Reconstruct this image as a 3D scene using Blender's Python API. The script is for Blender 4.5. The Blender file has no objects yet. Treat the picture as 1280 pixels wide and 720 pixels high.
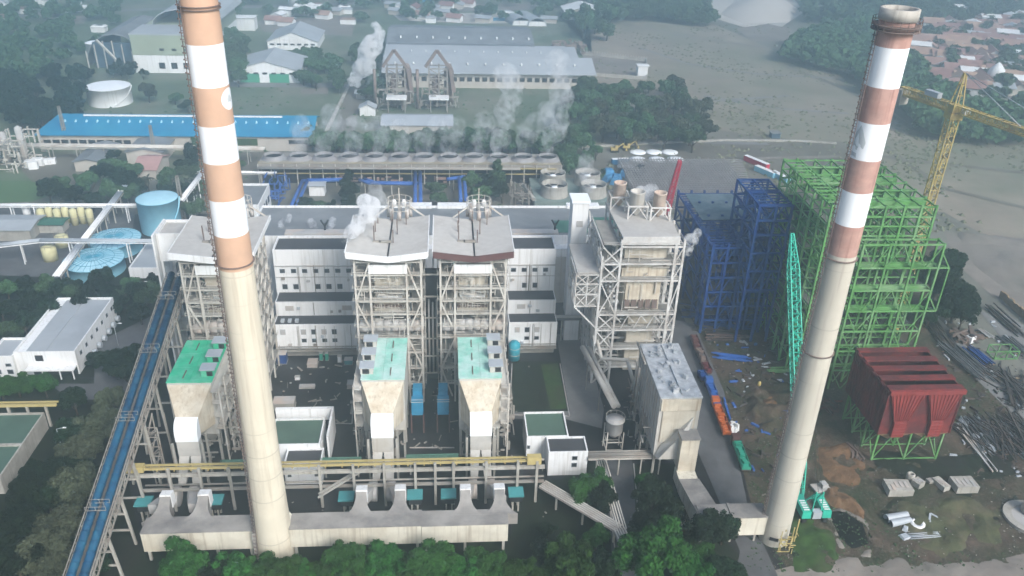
import bpy, math, random
import numpy as np
from mathutils import Vector, Matrix
R_ = math.radians
# ---------------------------------------------------------------- camera (solved from the two chimneys and the tank roofs)
scn = bpy.context.scene
F_, PITCH, YAW, ROLL, CAMZ = 1050.0, R_(28.4), R_(5.0), R_(2.0), 150.0
_f = Vector((math.sin(YAW)*math.cos(PITCH), math.cos(YAW)*math.cos(PITCH), -math.sin(PITCH)))
_r0 = Vector((math.cos(YAW), -math.sin(YAW), 0)); _u0 = _r0.cross(_f)
_r = _r0*math.cos(ROLL) + _u0*math.sin(ROLL); _u = _u0*math.cos(ROLL) - _r0*math.sin(ROLL)
cam_d = bpy.data.cameras.new('camera'); cam = bpy.data.objects.new('camera', cam_d); scn.collection.objects.link(cam)
cam_d.sensor_width = 36; cam_d.lens = F_/1280*36; cam_d.clip_start = 1; cam_d.clip_end = 6000
m3 = Matrix((_r, _u, -_f)).transposed()
cam.matrix_world = Matrix.Translation((0, 0, CAMZ)) @ m3.to_4x4()
scn.camera = cam
# ---------------------------------------------------------------- world, sun, exposure
SUN_EL, SUN_AZ = R_(38), R_(150)          # azimuth clockwise from +Y: behind the camera, to its right
w = bpy.data.worlds.new('World'); scn.world = w; w.use_nodes = True
nt = w.node_tree; nt.nodes.clear()
sky = nt.nodes.new('ShaderNodeTexSky'); sky.sky_type = 'NISHITA'; sky.sun_disc = False
sky.sun_elevation = SUN_EL; sky.sun_rotation = SUN_AZ; sky.dust_density = 3.0; sky.air_density = 1.0
bg = nt.nodes.new('ShaderNodeBackground'); bg.inputs[1].default_value = 0.12
wo = nt.nodes.new('ShaderNodeOutputWorld'); nt.links.new(sky.outputs[0], bg.inputs[0]); nt.links.new(bg.outputs[0], wo.inputs[0])
sd = bpy.data.lights.new('sun', 'SUN'); sd.energy = 3.3; sd.angle = R_(24); sd.color = (1.0, 0.98, 0.96)
so = bpy.data.objects.new('sun', sd); scn.collection.objects.link(so)
sdir = Vector((math.sin(SUN_AZ)*math.cos(SUN_EL), math.cos(SUN_AZ)*math.cos(SUN_EL), math.sin(SUN_EL)))
so.rotation_euler = sdir.to_track_quat('Z', 'Y').to_euler()
scn.view_settings.view_transform = 'Standard'; scn.view_settings.look = 'None'
scn.view_settings.exposure = 0.62; scn.view_settings.gamma = 1.0; scn.view_settings.use_curve_mapping = False
scn.render.engine = 'CYCLES'
cy = scn.cycles; cy.max_bounces = 6; cy.diffuse_bounces = 3; cy.glossy_bounces = 2; cy.transmission_bounces = 2; cy.volume_bounces = 4
cy.transparent_max_bounces = 6; cy.caustics_reflective = False; cy.caustics_refractive = False
cy.use_denoising = True; cy.volume_step_rate = 4.0; cy.volume_max_steps = 64
HAZE_DENSITY = 0.00112
# ---------------------------------------------------------------- helpers
def W(px, py, z=0.0):                      # a point of the 1280x720 photograph laid on the level plane z
    d = _f + _r*((px-640)/F_) + _u*((360-py)/F_)
    t = (z-CAMZ)/d.z
    return Vector((d.x*t, d.y*t, z))
def PJ(p):                                 # the reverse, for checking sizes
    d = Vector(p) - Vector((0, 0, CAMZ)); q = d.dot(_f)
    return 640+F_*d.dot(_r)/q, 360-F_*d.dot(_u)/q
rnd = random.Random(7)
col = scn.collection
MATS = {}
def mat(name, c, rough=0.85, var=0.2, scale=0.4, c2=None, c2amt=0.45, c2scale=0.08, streak=None, metal=0.0, objvar=0.0, bump=0.0, spec=0.3, rings=0):
    """procedural surface: base colour, mottled by noise, patches of a second colour, optional rain streaks, optional per-object variation"""
    if name in MATS: return MATS[name]
    m = bpy.data.materials.new(name); m.use_nodes = True; n = m.node_tree.nodes; l = m.node_tree.links
    b = n['Principled BSDF']; b.inputs['Roughness'].default_value = rough; b.inputs['Metallic'].default_value = metal
    b.inputs['Specular IOR Level'].default_value = spec
    tc = n.new('ShaderNodeTexCoord')
    def noise(sc, detail=4, vec=None, rg=0.6):
        t = n.new('ShaderNodeTexNoise'); t.inputs['Scale'].default_value = sc; t.inputs['Detail'].default_value = detail; t.inputs['Roughness'].default_value = rg
        l.new(vec if vec else tc.outputs['Object'], t.inputs['Vector']); return t.outputs['Fac']
    def ramp(fac, a, z):
        r = n.new('ShaderNodeMapRange'); r.inputs[1].default_value = a; r.inputs[2].default_value = z; l.new(fac, r.inputs[0]); return r.outputs[0]
    def mix(fac, A, Bc, kind='MIX'):
        x = n.new('ShaderNodeMix'); x.data_type = 'RGBA'; x.blend_type = kind
        if isinstance(fac, float): x.inputs[0].default_value = fac
        else: l.new(fac, x.inputs[0])
        for v, i in ((A, 6), (Bc, 7)):
            if isinstance(v, tuple): x.inputs[i].default_value = (*v[:3], 1)
            else: l.new(v, x.inputs[i])
        return x.outputs[2]
    cur = tuple(c)
    f1 = ramp(noise(scale, 6), 0.3, 0.7)
    cur = mix(f1, tuple(v*(1-var) for v in c), tuple(min(1, v*(1+var*0.6)) for v in c))
    if c2:
        f2 = ramp(noise(c2scale, 5, rg=0.7), 0.62-c2amt*0.35, 0.72-c2amt*0.1)
        cur = mix(f2, cur, tuple(c2))
    if rings:
        sx = n.new('ShaderNodeSeparateXYZ'); l.new(tc.outputs['Object'], sx.inputs[0])
        md = n.new('ShaderNodeMath'); md.operation = 'PINGPONG'; md.inputs[1].default_value = rings; l.new(sx.outputs[2], md.inputs[0])
        cur = mix(ramp(md.outputs[0], .22, .02), cur, tuple(v*.66 for v in c))
        cur = mix(ramp(noise(.05, 3), .45, .6), cur, tuple(v*.9 for v in c))
    if streak:
        mp = n.new('ShaderNodeMapping'); mp.inputs['Scale'].default_value = (1.2, 1.2, 0.05); l.new(tc.outputs['Object'], mp.inputs[0])
        f3 = ramp(noise(1.0, 5, mp.outputs[0]), 0.52, 0.75)
        cur = mix(f3, cur, tuple(streak))
    if objvar:
        oi = n.new('ShaderNodeObjectInfo'); hs = n.new('ShaderNodeHueSaturation')
        r1 = n.new('ShaderNodeMapRange'); l.new(oi.outputs['Random'], r1.inputs[0]); r1.inputs[3].default_value = 1-objvar; r1.inputs[4].default_value = 1+objvar
        r2 = n.new('ShaderNodeMapRange'); l.new(oi.outputs['Random'], r2.inputs[0]); r2.inputs[3].default_value = 0.485; r2.inputs[4].default_value = 0.53
        l.new(r1.outputs[0], hs.inputs['Value']); l.new(r2.outputs[0], hs.inputs['Hue']); l.new(cur, hs.inputs['Color']); cur = hs.outputs[0]
    l.new(cur, b.inputs['Base Color'])
    if bump:
        bp = n.new('ShaderNodeBump'); bp.inputs['Strength'].default_value = bump; bp.inputs['Distance'].default_value = 0.5
        l.new(noise(scale*3, 5), bp.inputs['Height']); l.new(bp.outputs[0], b.inputs['Normal'])
    MATS[name] = m; return m

class B:
    """collects shapes, links them as one mesh object"""
    def __init__(s): s.v = []; s.f = []; s.sm = []
    def add(s, vs, fs, smooth=False):
        o = len(s.v); s.v += [tuple(p) for p in vs]; s.f += [tuple(i+o for i in f) for f in fs]
        s.sm += (smooth if isinstance(smooth, list) else [smooth]*len(fs)); return s
    def hexa(s, bot, top):                  # 4 bottom + 4 top points, counter-clockwise
        return s.add(list(bot)+list(top), [(3,2,1,0), (4,5,6,7), (0,1,5,4), (1,2,6,5), (2,3,7,6), (3,0,4,7)])
    def box(s, x0, x1, y0, y1, z0, z1):
        return s.hexa([(x0,y0,z0),(x1,y0,z0),(x1,y1,z0),(x0,y1,z0)], [(x0,y0,z1),(x1,y0,z1),(x1,y1,z1),(x0,y1,z1)])
    def rbox(s, cx, cy, z0, L, Wd, h, a=0.0, taper=1.0):
        c, n = math.cos(a), math.sin(a)
        def q(k, z): return [(cx+c*x*k-n*y*k, cy+n*x*k+c*y*k, z) for x, y in ((-L/2,-Wd/2),(L/2,-Wd/2),(L/2,Wd/2),(-L/2,Wd/2))]
        return s.hexa(q(1, z0), q(taper, z0+h))
    def prism(s, poly, z0, z1):
        n = len(poly); a = sum(poly[i][0]*poly[(i+1)%n][1]-poly[(i+1)%n][0]*poly[i][1] for i in range(n))
        if a < 0: poly = poly[::-1]
        vs = [(p[0],p[1],z0) for p in poly]+[(p[0],p[1],z1) for p in poly]
        return s.add(vs, [tuple(range(n))[::-1], tuple(range(n, 2*n))]+[(i,(i+1)%n,n+(i+1)%n,n+i) for i in range(n)])
    def beam(s, p, q, w_, h=None):
        p, q = Vector(p), Vector(q); h = h or w_; d = (q-p)
        if d.length < 1e-4: return s
        d.normalize(); up = Vector((0,0,1)) if abs(d.z) < 0.95 else Vector((0,1,0))
        r = d.cross(up).normalized(); u = r.cross(d)
        def ring(c): return [c-r*w_/2-u*h/2, c+r*w_/2-u*h/2, c+r*w_/2+u*h/2, c-r*w_/2+u*h/2]
        return s.add(ring(p)+ring(q), [(0,1,2,3),(7,6,5,4),(0,4,5,1),(1,5,6,2),(2,6,7,3),(3,7,4,0)])
    def tube(s, p, q, r, r2=None, n=8, cap=True):
        p, q = Vector(p), Vector(q); r2 = r if r2 is None else r2; d = (q-p).normalized()
        up = Vector((0,0,1)) if abs(d.z) < 0.95 else Vector((0,1,0)); a = d.cross(up).normalized(); b = a.cross(d)
        vs = []
        for c, k in ((p, r), (q, r2)):
            for i in range(n):
                t = 2*math.pi*i/n; vs.append(c+a*math.cos(t)*k+b*math.sin(t)*k)
        fs = [(i,(i+1)%n,n+(i+1)%n,n+i) for i in range(n)]; sm = [True]*n
        if cap: fs += [tuple(range(n))[::-1], tuple(range(n,2*n))]; sm += [False, False]
        return s.add(vs, fs, sm)
    def path(s, pts, r, n=8):
        for i, (a, b) in enumerate(zip(pts[:-1], pts[1:])):
            a, b = Vector(a), Vector(b); e = (b-a).normalized()*r*0.6
            s.tube(a-e, b+e, r*(1+0.004*(i % 2)), n=n)
        return s
    def lathe(s, cx, cy, prof, n=32, cap=True):
        vs = []
        for r, z in prof:
            for i in range(n):
                t = 2*math.pi*i/n; vs.append((cx+r*math.cos(t), cy+r*math.sin(t), z))
        fs = []; sm = []
        for k in range(len(prof)-1):
            for i in range(n): fs.append((k*n+i, k*n+(i+1)%n, (k+1)*n+(i+1)%n, (k+1)*n+i)); sm.append(True)
        if cap: fs += [tuple(range(n))[::-1], tuple(range((len(prof)-1)*n, len(prof)*n))]; sm += [False, False]
        return s.add(vs, fs, sm)
    def quad(s, *p): return s.add(p, [tuple(range(len(p)))])
    def clutter(s, x0, x1, y0, y1, z0, z1, n, w0=0.15, w1=0.4, lmin=1, lmax=7):
        for _ in range(n):
            p = [rnd.uniform(x0,x1), rnd.uniform(y0,y1), rnd.uniform(z0,z1)]; ax = rnd.choice((0,0,1,2,2)); q = p[:]
            lo, hi = ((x0,x1),(y0,y1),(z0,z1))[ax]; q[ax] = min(hi, max(lo, p[ax]+rnd.choice((-1,1))*rnd.uniform(lmin,lmax)))
            if abs(q[ax]-p[ax]) > 0.3: s.beam(p, q, rnd.uniform(w0,w1))
        return s
    def obj(s, name, m, parent=None):
        me = bpy.data.meshes.new(name); me.from_pydata(s.v, [], s.f); me.polygons.foreach_set('use_smooth', s.sm)
        me.materials.append(MATS[m] if isinstance(m, str) else m); me.update()
        o = bpy.data.objects.new(name, me); col.objects.link(o)
        if parent:
            o.parent = parent
            g = parent
            while g.parent: g = g.parent
            if g is parent: o.matrix_parent_inverse = Matrix.Translation(-parent.location)
        return o
def tag(o, label=None, cat=None, group=None, kind=None):
    if label: o['label'] = label
    if cat: o['category'] = cat
    if group: o['group'] = group
    if kind: o['kind'] = kind
    return o
def T(name, label, cat, loc, group=None):
    o = bpy.data.objects.new(name, None); o.empty_display_size = 0.5; col.objects.link(o); o.location = loc
    return tag(o, label, cat, group)
def dup(o, parent=None):
    c = o.copy(); col.objects.link(c)
    if parent: c.parent = parent
    for ch in list(o.children): dup(ch, c)
    return c
def place(proto, loc, rz=0, s=1.0, label=None, first=False):
    c = proto if first else dup(proto)
    c.location = loc; c.rotation_euler = (0, 0, rz); c.scale = (s, s, s) if not isinstance(s, tuple) else s
    if label: c['label'] = label
    return c
def sheet(name, pts, z, m):                 # ground zone, a sheet slightly above the one below
    b = B(); p = [(v[0], v[1]) for v in pts]; n = len(p)
    a = sum(p[i][0]*p[(i+1)%n][1]-p[(i+1)%n][0]*p[i][1] for i in range(n))
    if a < 0: p = p[::-1]
    b.add([(x, y, z) for x, y in p], [tuple(range(n))])
    return tag(b.obj(name, m), kind='structure')
def P2(*pp): return [W(x, y) for x, y in pp]
# ---------------------------------------------------------------- materials
mat('soil', (.16,.155,.13), 1, .3, .03, c2=(.11,.12,.085), c2scale=.012, bump=.2)
mat('meadow', (.1,.135,.08), 1, .3, .05, c2=(.18,.17,.13), c2scale=.015)
mat('field', (.27,.225,.18), 1, .3, .035, c2=(.155,.16,.11), c2scale=.011, c2amt=.65, streak=(.2,.185,.14), bump=.5)
mat('field_dark', (.15,.135,.11), 1, .35, .02, c2=(.16,.155,.13), c2scale=.02)
mat('village_soil', (.19,.16,.14), 1, .3, .03, c2=(.1,.11,.08), c2scale=.02)
mat('site_green', (.07,.075,.035), 1, .5, .3, c2=(.12,.1,.06), c2scale=.1, bump=.5)
mat('asphalt', (.018,.0175,.0185), .9, .5, .15, c2=(.04,.039,.04), c2scale=.05, c2amt=.4)
mat('road', (.11,.11,.115), .9, .25, .2, c2=(.075,.073,.075), c2scale=.09)
mat('pale_road', (.2,.195,.19), .9, .2, .2, c2=(.15,.145,.14), c2scale=.06)
mat('dark_grass', (.011,.018,.008), 1, .5, .3, c2=(.016,.015,.011), c2scale=.07)
mat('lawn', (.032,.07,.014), 1, .5, .35, c2=(.045,.05,.022), c2scale=.1)
mat('mud', (.085,.06,.043), 1, .6, .25, c2=(.026,.036,.016), c2scale=.06, c2amt=.65, streak=(.13,.1,.075), bump=.8)
mat('pale_dirt', (.23,.2,.175), 1, .3, .1, c2=(.14,.13,.11), c2scale=.05, bump=.5)
mat('sand', (.5,.46,.42), 1, .15, .02, c2=(.35,.33,.3), c2scale=.01)
mat('sports_lawn', (.07,.13,.05), 1, .12, .05)
mat('concrete', (.4,.38,.34), .9, .22, .3, c2=(.27,.25,.22), c2scale=.12, streak=(.2,.18,.15))
mat('cream_concrete', (.64,.58,.465), .9, .14, .15, c2=(.54,.48,.38), c2scale=.08, streak=(.46,.4,.31), rings=3.1)
mat('chimney_concrete', (.52,.485,.41), .9, .12, .2, c2=(.44,.41,.35), c2scale=.12, streak=(.38,.34,.29), rings=3.4)
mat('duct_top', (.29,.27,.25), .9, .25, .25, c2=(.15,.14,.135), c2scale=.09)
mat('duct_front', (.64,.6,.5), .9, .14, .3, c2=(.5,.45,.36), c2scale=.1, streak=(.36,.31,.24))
mat('white', (.78,.78,.78), .7, .08, .2, streak=(.5,.49,.46), c2=(.66,.65,.63), c2scale=.1)
mat('white_paint', (.83,.85,.87), .6, .04, .3, streak=(.76,.77,.78))
mat('orange_paint', (.52,.335,.23), .8, .1, .3, c2=(.53,.33,.22), c2scale=.12)
mat('rust_paint', (.44,.27,.225), .85, .22, .5, c2=(.38,.21,.17), c2scale=.3, streak=(.24,.12,.1))
mat('roof_beige', (.46,.44,.41), .8, .1, .6, c2=(.36,.335,.305), c2scale=.1, c2amt=.3)
mat('roof_dark', (.055,.055,.06), .8, .3, .2, c2=(.035,.04,.045), c2scale=.1)
mat('roof_grey', (.17,.18,.19), .7, .18, .1, c2=(.22,.23,.24), c2scale=.05)
mat('roof_light', (.36,.38,.4), .6, .12, .1, c2=(.28,.3,.32), c2scale=.03)
mat('roof_green', (.04,.13,.095), .7, .2, .2)
mat('esp_green', (.03,.46,.25), .6, .2, .4, c2=(.16,.48,.34), c2scale=.3)
mat('esp_mint', (.24,.55,.45), .7, .25, .35, c2=(.5,.64,.6), c2scale=.22, c2amt=.75)
mat('esp_wall', (.5,.48,.445), .8, .22, .3, c2=(.44,.41,.36), c2scale=.15, streak=(.38,.33,.27))
mat('esp_hood', (.58,.52,.42), .8, .2, .3, c2=(.45,.37,.27), c2scale=.2, streak=(.33,.25,.17))
mat('steel_white', (.6,.585,.56), .7, .2, .4, c2=(.42,.38,.34), c2scale=.15)
mat('pile_grey', (.07,.075,.08), .7, .4, .3, c2=(.14,.14,.14), c2scale=.3, spec=.4)
mat('grating', (.27,.255,.23), .9, .3, .4)
mat('steel', (.56,.53,.48), .7, .18, .4, c2=(.36,.31,.26), c2scale=.2)
mat('steel_dim', (.3,.28,.25), .8, .25, .4, c2=(.2,.16,.13), c2scale=.2)
mat('casing', (.56,.51,.42), .8, .15, .3, c2=(.4,.34,.26), c2scale=.1, streak=(.33,.27,.2))
mat('casing_grey', (.4,.39,.38), .8, .2, .3, c2=(.5,.4,.33), c2scale=.1)
mat('deck', (.13,.125,.12), .9, .3, .3)
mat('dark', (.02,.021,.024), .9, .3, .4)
mat('glass', (.03,.035,.04), .2, .3, .5, spec=.5)
mat('brown_trim', (.11,.05,.045), .8, .2, .3)
mat('yellow', (.46,.37,.15), .7, .2, .4, c2=(.38,.3,.14), c2scale=.2)
mat('crane_yellow', (.45,.35,.12), .7, .25, .3, c2=(.33,.24,.12), c2scale=.2)
mat('conveyor_blue', (.008,.058,.125), .7, .4, .35, c2=(.015,.1,.17), c2scale=.2, spec=.2)
mat('pipe_blue', (.035,.11,.36), .5, .25, .3)
mat('steel_blue', (.008,.045,.2), .7, .4, .3, c2=(.02,.07,.22), c2scale=.2, spec=.25)
mat('deck_grey', (.1,.1,.105), .9, .2, .2)
mat('steel_green', (.1,.27,.075), .8, .4, .2, c2=(.2,.33,.17), c2scale=.15)
mat('crane_teal', (.03,.42,.3), .5, .15, .3)
mat('teal_equipment', (.06,.26,.27), .7, .2, .3)
mat('red_hopper', (.095,.022,.024), .75, .25, .3, c2=(.2,.028,.025), c2scale=.15, streak=(.17,.03,.025))
mat('red_paint', (.5,.03,.06), .6, .2, .3)
mat('wood', (.3,.2,.12), .9, .3, .5)
mat('tank_blue', (.24,.52,.65), .6, .1, .2, c2=(.28,.56,.68), c2scale=.1)
mat('tank_roof_blue', (.36,.6,.7), .6, .1, .2, c2=(.44,.66,.74), c2scale=.1)
mat('roof_blue', (.012,.19,.35), .6, .12, .1, c2=(.02,.24,.38), c2scale=.04)
mat('wall_beige', (.46,.42,.37), .9, .12, .2)
mat('wall_green', (.3,.34,.25), .9, .1, .1)
mat('tank_yellow', (.56,.52,.3), .7, .12, .3)
mat('roof_red', (.33,.19,.16), .85, .25, .2, objvar=.25)
mat('roof_brown', (.22,.14,.12), .85, .25, .2, objvar=.25)
mat('metal_grey', (.4,.43,.46), .5, .2, .2, c2=(.3,.32,.35), c2scale=.1, spec=.5)
mat('corroded', (.17,.12,.1), .9, .3, .3, c2=(.1,.09,.09), c2scale=.2)
mat('scrap_dark', (.055,.05,.048), .9, .5, .3, c2=(.1,.07,.05), c2scale=.2)
mat('bark', (.08,.06,.045), 1, .3, .8)
mat('orange_truck', (.5,.12,.03), .5, .15, .3)
mat('cab_green', (.03,.3,.2), .5, .15, .3)
mat('rubber', (.02,.02,.02), .9, .1, 1)
mat('water_dark', (.006,.007,.006), .6, .3, .2, spec=.1)
mat('tarp', (.05,.2,.38), .7, .3, .2)
mat('mesh_grey', (.26,.25,.25), .8, .25, .2)
def leafmat(name, c, ov=.38):
    return mat(name, c, .9, .55, .8, c2=tuple(v*.5 for v in c), c2scale=.3, objvar=ov, spec=.15)
leafmat('leaf_bright', (.03,.085,.014)); leafmat('leaf_mid', (.055,.1,.042)); leafmat('leaf_olive', (.062,.07,.04)); leafmat('leaf_dark', (.011,.023,.009))
# ================================================================ ground zones (structure)
def gsheet(name, m, z, *pp): return sheet(name, P2(*pp), z, m)
b = B(); b.add([(-1500,-200,0),(1700,-200,0),(1700,2600,0),(-1500,2600,0)], [(0,1,2,3)]); tag(b.obj('ground', 'soil'), kind='structure')
gsheet('field', 'field', .03, (745,150),(735,60),(700,20),(790,12),(880,25),(985,70),(1060,85),(1280,160),(1420,190),(1420,330),(1240,300),(1180,265),(960,250),(940,200),(880,165))
gsheet('meadow', 'meadow', .03, (-300,-15),(735,-15),(745,150),(745,180),(335,185),(300,215),(180,210),(0,255),(-300,300))
gsheet('sand_yard', 'sand', .05, (872,0),(905,-10),(985,-12),(1005,15),(975,35),(930,34),(890,22))
gsheet('lot', 'pale_dirt', .05, (320,26),(445,20),(440,45),(330,40))
gsheet('field_dirt', 'field_dark', .06, (760,165),(880,160),(960,172),(1060,178),(1090,200),(960,235),(940,255),(760,250),(735,215))
gsheet('drain_bank', 'field_dark', .07, (1010,66),(1040,72),(1130,135),(1178,172),(1165,176),(1090,120),(1015,75))
for i, (a, c) in enumerate((((880,120),(975,136)),((975,136),(1060,142)),((1100,152),(1280,168)),((760,170),(860,168)),((880,178),(960,180)))):
    p, q = W(*a), W(*c); d = (q-p).normalized(); n_ = Vector((-d.y, d.x, 0))*2.2
    sheet('track', [p-n_, q-n_, q+n_, p+n_], .09+.01*i, 'pale_road')
gsheet('village_ground', 'village_soil', .10, (1105,30),(1140,5),(1320,0),(1320,140),(1225,125),(1165,100))
# plant yard
sheet('yard', [(-135,120),(96,120),(92,200),(84,245),(84,330),(60,350),(-150,345),(-150,250)], .04, 'asphalt')
gsheet('grass_verge', 'dark_grass', .05, (-200,480),(60,470),(205,480),(160,600),(178,688),(640,668),(642,600),(700,600),(760,560),(780,800),(-300,900))
gsheet('garden', 'dark_grass', .07, (756,580),(846,580),(890,660),(930,700),(960,900),(660,900),(690,800),(700,700),(640,700),(642,668))
gsheet('bush_bed', 'dark_grass', .09, (640,452),(706,452),(712,520),(636,518))
gsheet('lawn', 'lawn', .11, (676,456),(697,454),(709,511),(688,512))
gsheet('left_grass', 'dark_grass', .06, (-300,330),(140,330),(215,345),(200,400),(150,470),(0,475),(-300,480))
gsheet('service_road', 'road', .13, (118,430),(190,395),(205,345),(222,345),(212,440),(190,500),(90,500),(60,480),(118,480))
gsheet('inner_road', 'pale_road', .13, (695,418),(728,416),(755,512),(752,536),(706,524),(640,524),(642,516),(712,514))
gsheet('lane', 'road', .13, (755,572),(790,572),(800,720),(790,760),(770,760))
gsheet('road', 'road', .13, (830,398),(868,405),(905,490),(936,640),(972,720),(960,800),(900,800),(925,690),(896,620),(870,560))
sheet('construction_ground', [(93,60)]+[(W(*p).x, W(*p).y) for p in ((945,655),(905,490),(868,405),(850,375),(850,250),(960,235),(1170,300),(1185,395),(1290,520),(1420,640),(1400,900))], .05, 'mud')
gsheet('dirt_track', 'pale_dirt', .09, (1030,850),(960,715),(1060,690),(1180,715),(1290,690),(1400,900))
gsheet('worked_ground', 'pale_dirt', .07, (1180,290),(1420,310),(1420,420),(1290,405),(1240,370),(1195,330))
gsheet('site_grass', 'dark_grass', .10, (985,690),(1000,650),(1040,655),(1050,690),(1010,712))
gsheet('site_meadow', 'dark_grass', .10, (1120,620),(1250,590),(1290,650),(1200,690),(1140,680),(1100,640))
gsheet('site_road', 'pale_road', .14, (1148,395),(1168,393),(1225,450),(1290,520),(1340,590),(1320,600),(1268,520),(1200,455))
gsheet('haul_road', 'pale_road', .12, (1225,390),(1262,395),(1290,415),(1340,480),(1320,490),(1275,450))
gsheet('playing_field', 'sports_lawn', .07, (-200,226),(48,226),(98,232),(40,252),(-200,262))
gsheet('north_lawn', 'meadow', .09, (285,108),(410,108),(408,150),(398,140),(285,138))
gsheet('mud_lane', 'field_dark', .10, (436,110),(460,108),(448,140),(440,185),(415,185),(424,140))
b = B(); p, q = W(436,108), W(408,165); b.beam((p.x,p.y,.4),(q.x,q.y,.4), 2.0, .8); tag(b.obj('boundary_wall','concrete'), 'long pale kerb wall running beside the reddish lane left of the steaming shed', 'wall')
# pit: a real hole would cut the sheets, so a raised spoil rim surrounds a dark water surface
c = W(1062,662)
sheet('pit_water', [W(*p) for p in ((1035,640),(1055,640),(1078,655),(1086,680),(1066,687),(1050,672))], .16, 'water_dark')
def mound(name, pts, w_, h, m, label, seed=1):
    """an uneven ridge of soil along a path"""
    r = random.Random(seed); b = B()
    P = [W(*p) for p in pts]
    for a, c in zip(P[:-1], P[1:]):
        L = (c-a).length; n = max(1, int(L/(w_*.35)))
        for i in range(n):
            p = a.lerp(c, i/n); k = r.uniform(.6, 1.25)
            q = Vector((p.x+r.uniform(-.3,.3)*w_, p.y+r.uniform(-.3,.3)*w_, 0))
            N = 9; ring = [(q.x+math.cos(t*2*math.pi/N)*w_*k*r.uniform(.45,.8), q.y+math.sin(t*2*math.pi/N)*w_*k*r.uniform(.45,.8), -.05) for t in range(N)]
            mid = [((x-q.x)*.55+q.x+r.uniform(-.2,.2), (y-q.y)*.55+q.y+r.uniform(-.2,.2), h*k*r.uniform(.5,.8)) for x, y, _ in ring]
            b.add(ring+mid+[(q.x, q.y, h*k)], [(j,(j+1)%N,N+(j+1)%N,N+j) for j in range(N)]+[(N+j,N+(j+1)%N,2*N) for j in range(N)])
    return tag(b.obj(name, m), label, 'soil', kind='structure')
from mathutils import noise as NZ
PITP = [W(*p) for p in ((1036,642),(1056,641),(1078,655),(1086,678),(1066,686),(1051,672))]
def inpit(x, y):
    c = False; j = len(PITP)-1
    for i in range(len(PITP)):
        a, b_ = PITP[j], PITP[i]
        if (b_.y > y) != (a.y > y) and x < (a.x-b_.x)*(y-b_.y)/(a.y-b_.y)+b_.x: c = not c
        j = i
    return c
def rough(name, pts, m, h, label, step=.7, base=-.05, nz=.35, seed=0.0, rim=None):
    """uneven ground: a fine grid lifted by fractal noise inside an outline, sinking to nothing at its edge"""
    P = [W(*p) for p in pts]; xs = [p.x for p in P]; ys = [p.y for p in P]; n = len(P)
    nx = int((max(xs)-min(xs))/step)+1; ny = int((max(ys)-min(ys))/step)+1
    X0, Y0 = min(xs), min(ys); idx = {}; vs = []; fs = []
    def sd(x, y):
        c = False; d = 1e9; j = n-1
        for i in range(n):
            a, b_ = P[j], P[i]
            if (b_.y > y) != (a.y > y) and x < (a.x-b_.x)*(y-b_.y)/(a.y-b_.y)+b_.x: c = not c
            ex, ey = b_.x-a.x, b_.y-a.y; t = max(0, min(1, ((x-a.x)*ex+(y-a.y)*ey)/(ex*ex+ey*ey+1e-9)))
            d = min(d, math.hypot(x-a.x-ex*t, y-a.y-ey*t)); j = i
        return d if c else -d
    for iy in range(ny+1):
        for ix in range(nx+1):
            x, y = X0+ix*step, Y0+iy*step; d = sd(x, y)
            if d < -step: continue
            if inpit(x, y): continue
            k = max(0, min(1, d/2.5)); f = NZ.fractal(Vector((x*nz*.5, y*nz*.5, seed)), 1.0, 2.0, 5)
            idx[ix, iy] = len(vs); vs.append((x, y, base+k*(h*(.55+.9*f))))
    for (ix, iy), a in idx.items():
        q = [(ix+1, iy), (ix+1, iy+1), (ix, iy+1)]
        if all(t_ in idx for t_ in q): fs.append((a, idx[q[0]], idx[q[1]], idx[q[2]]))
    b = B(); b.add(vs, fs, True); return tag(b.obj(name, m), label, kind='structure')
mat('ochre_soil', (.15,.085,.045), 1, .4, .4, bump=.6)
rough('soil_bank', ((1022,605),(1045,606),(1068,622),(1082,640),(1080,652),(1062,640),(1040,634),(1024,622)), 'ochre_soil', 2.2, 'ochre soil bank beside the flooded pit', seed=1, step=.5)
rough('soil_bank', ((1030,640),(1050,634),(1082,648),(1096,672),(1092,700),(1060,700),(1090,682),(1080,655),(1056,642),(1050,672),(1062,690),(1046,688)), 'pale_dirt', 1.6, 'pale soil rim around the flooded pit', seed=2, step=.5)
rough('soil_bank', ((985,640),(1030,640),(1045,672),(1055,700),(1035,722),(990,716)), 'lawn', 1.0, 'grassy hump left of the flooded pit', seed=12)
rough('soil_bank', ((1018,560),(1060,548),(1085,580),(1080,612),(1040,606),(1020,600)), 'ochre_soil', .9, 'brown churned soil above the crawler crane', seed=13)
rough('soil_bank', ((1120,625),(1200,618),(1262,630),(1255,680),(1180,700),(1110,670)), 'site_green', .95, 'olive grassy ground around the scrap ducts', seed=14)
rough('soil_bank', ((1090,560),(1180,570),(1270,560),(1275,596),(1150,600),(1080,590)), 'dark_grass', .8, 'dark weedy ground in front of the green stand', seed=15)
rough('soil_bank', ((930,480),(985,478),(1008,505),(990,535),(948,545),(928,515)), 'mud', 2.2, 'brown soil heap left of the right chimney', seed=3)
rough('soil_bank', ((948,498),(968,492),(985,504),(972,520),(950,520)), 'ochre_soil', 3.0, 'ochre soil heap beside the trucks', seed=4)
rough('soil_bank', ((1020,480),(1075,480),(1080,560),(1150,600),(1280,590),(1300,715),(1000,715),(1005,600)), 'mud', .55, 'uneven muddy ground of the building site', step=1.0, base=-.12, nz=.3, seed=5)
rough('soil_bank', ((1010,700),(1070,690),(1180,700),(1290,690),(1320,790),(960,790)), 'pale_dirt', .6, 'pale churned dirt along the bottom right', step=.9, base=-.1, seed=6)
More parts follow.
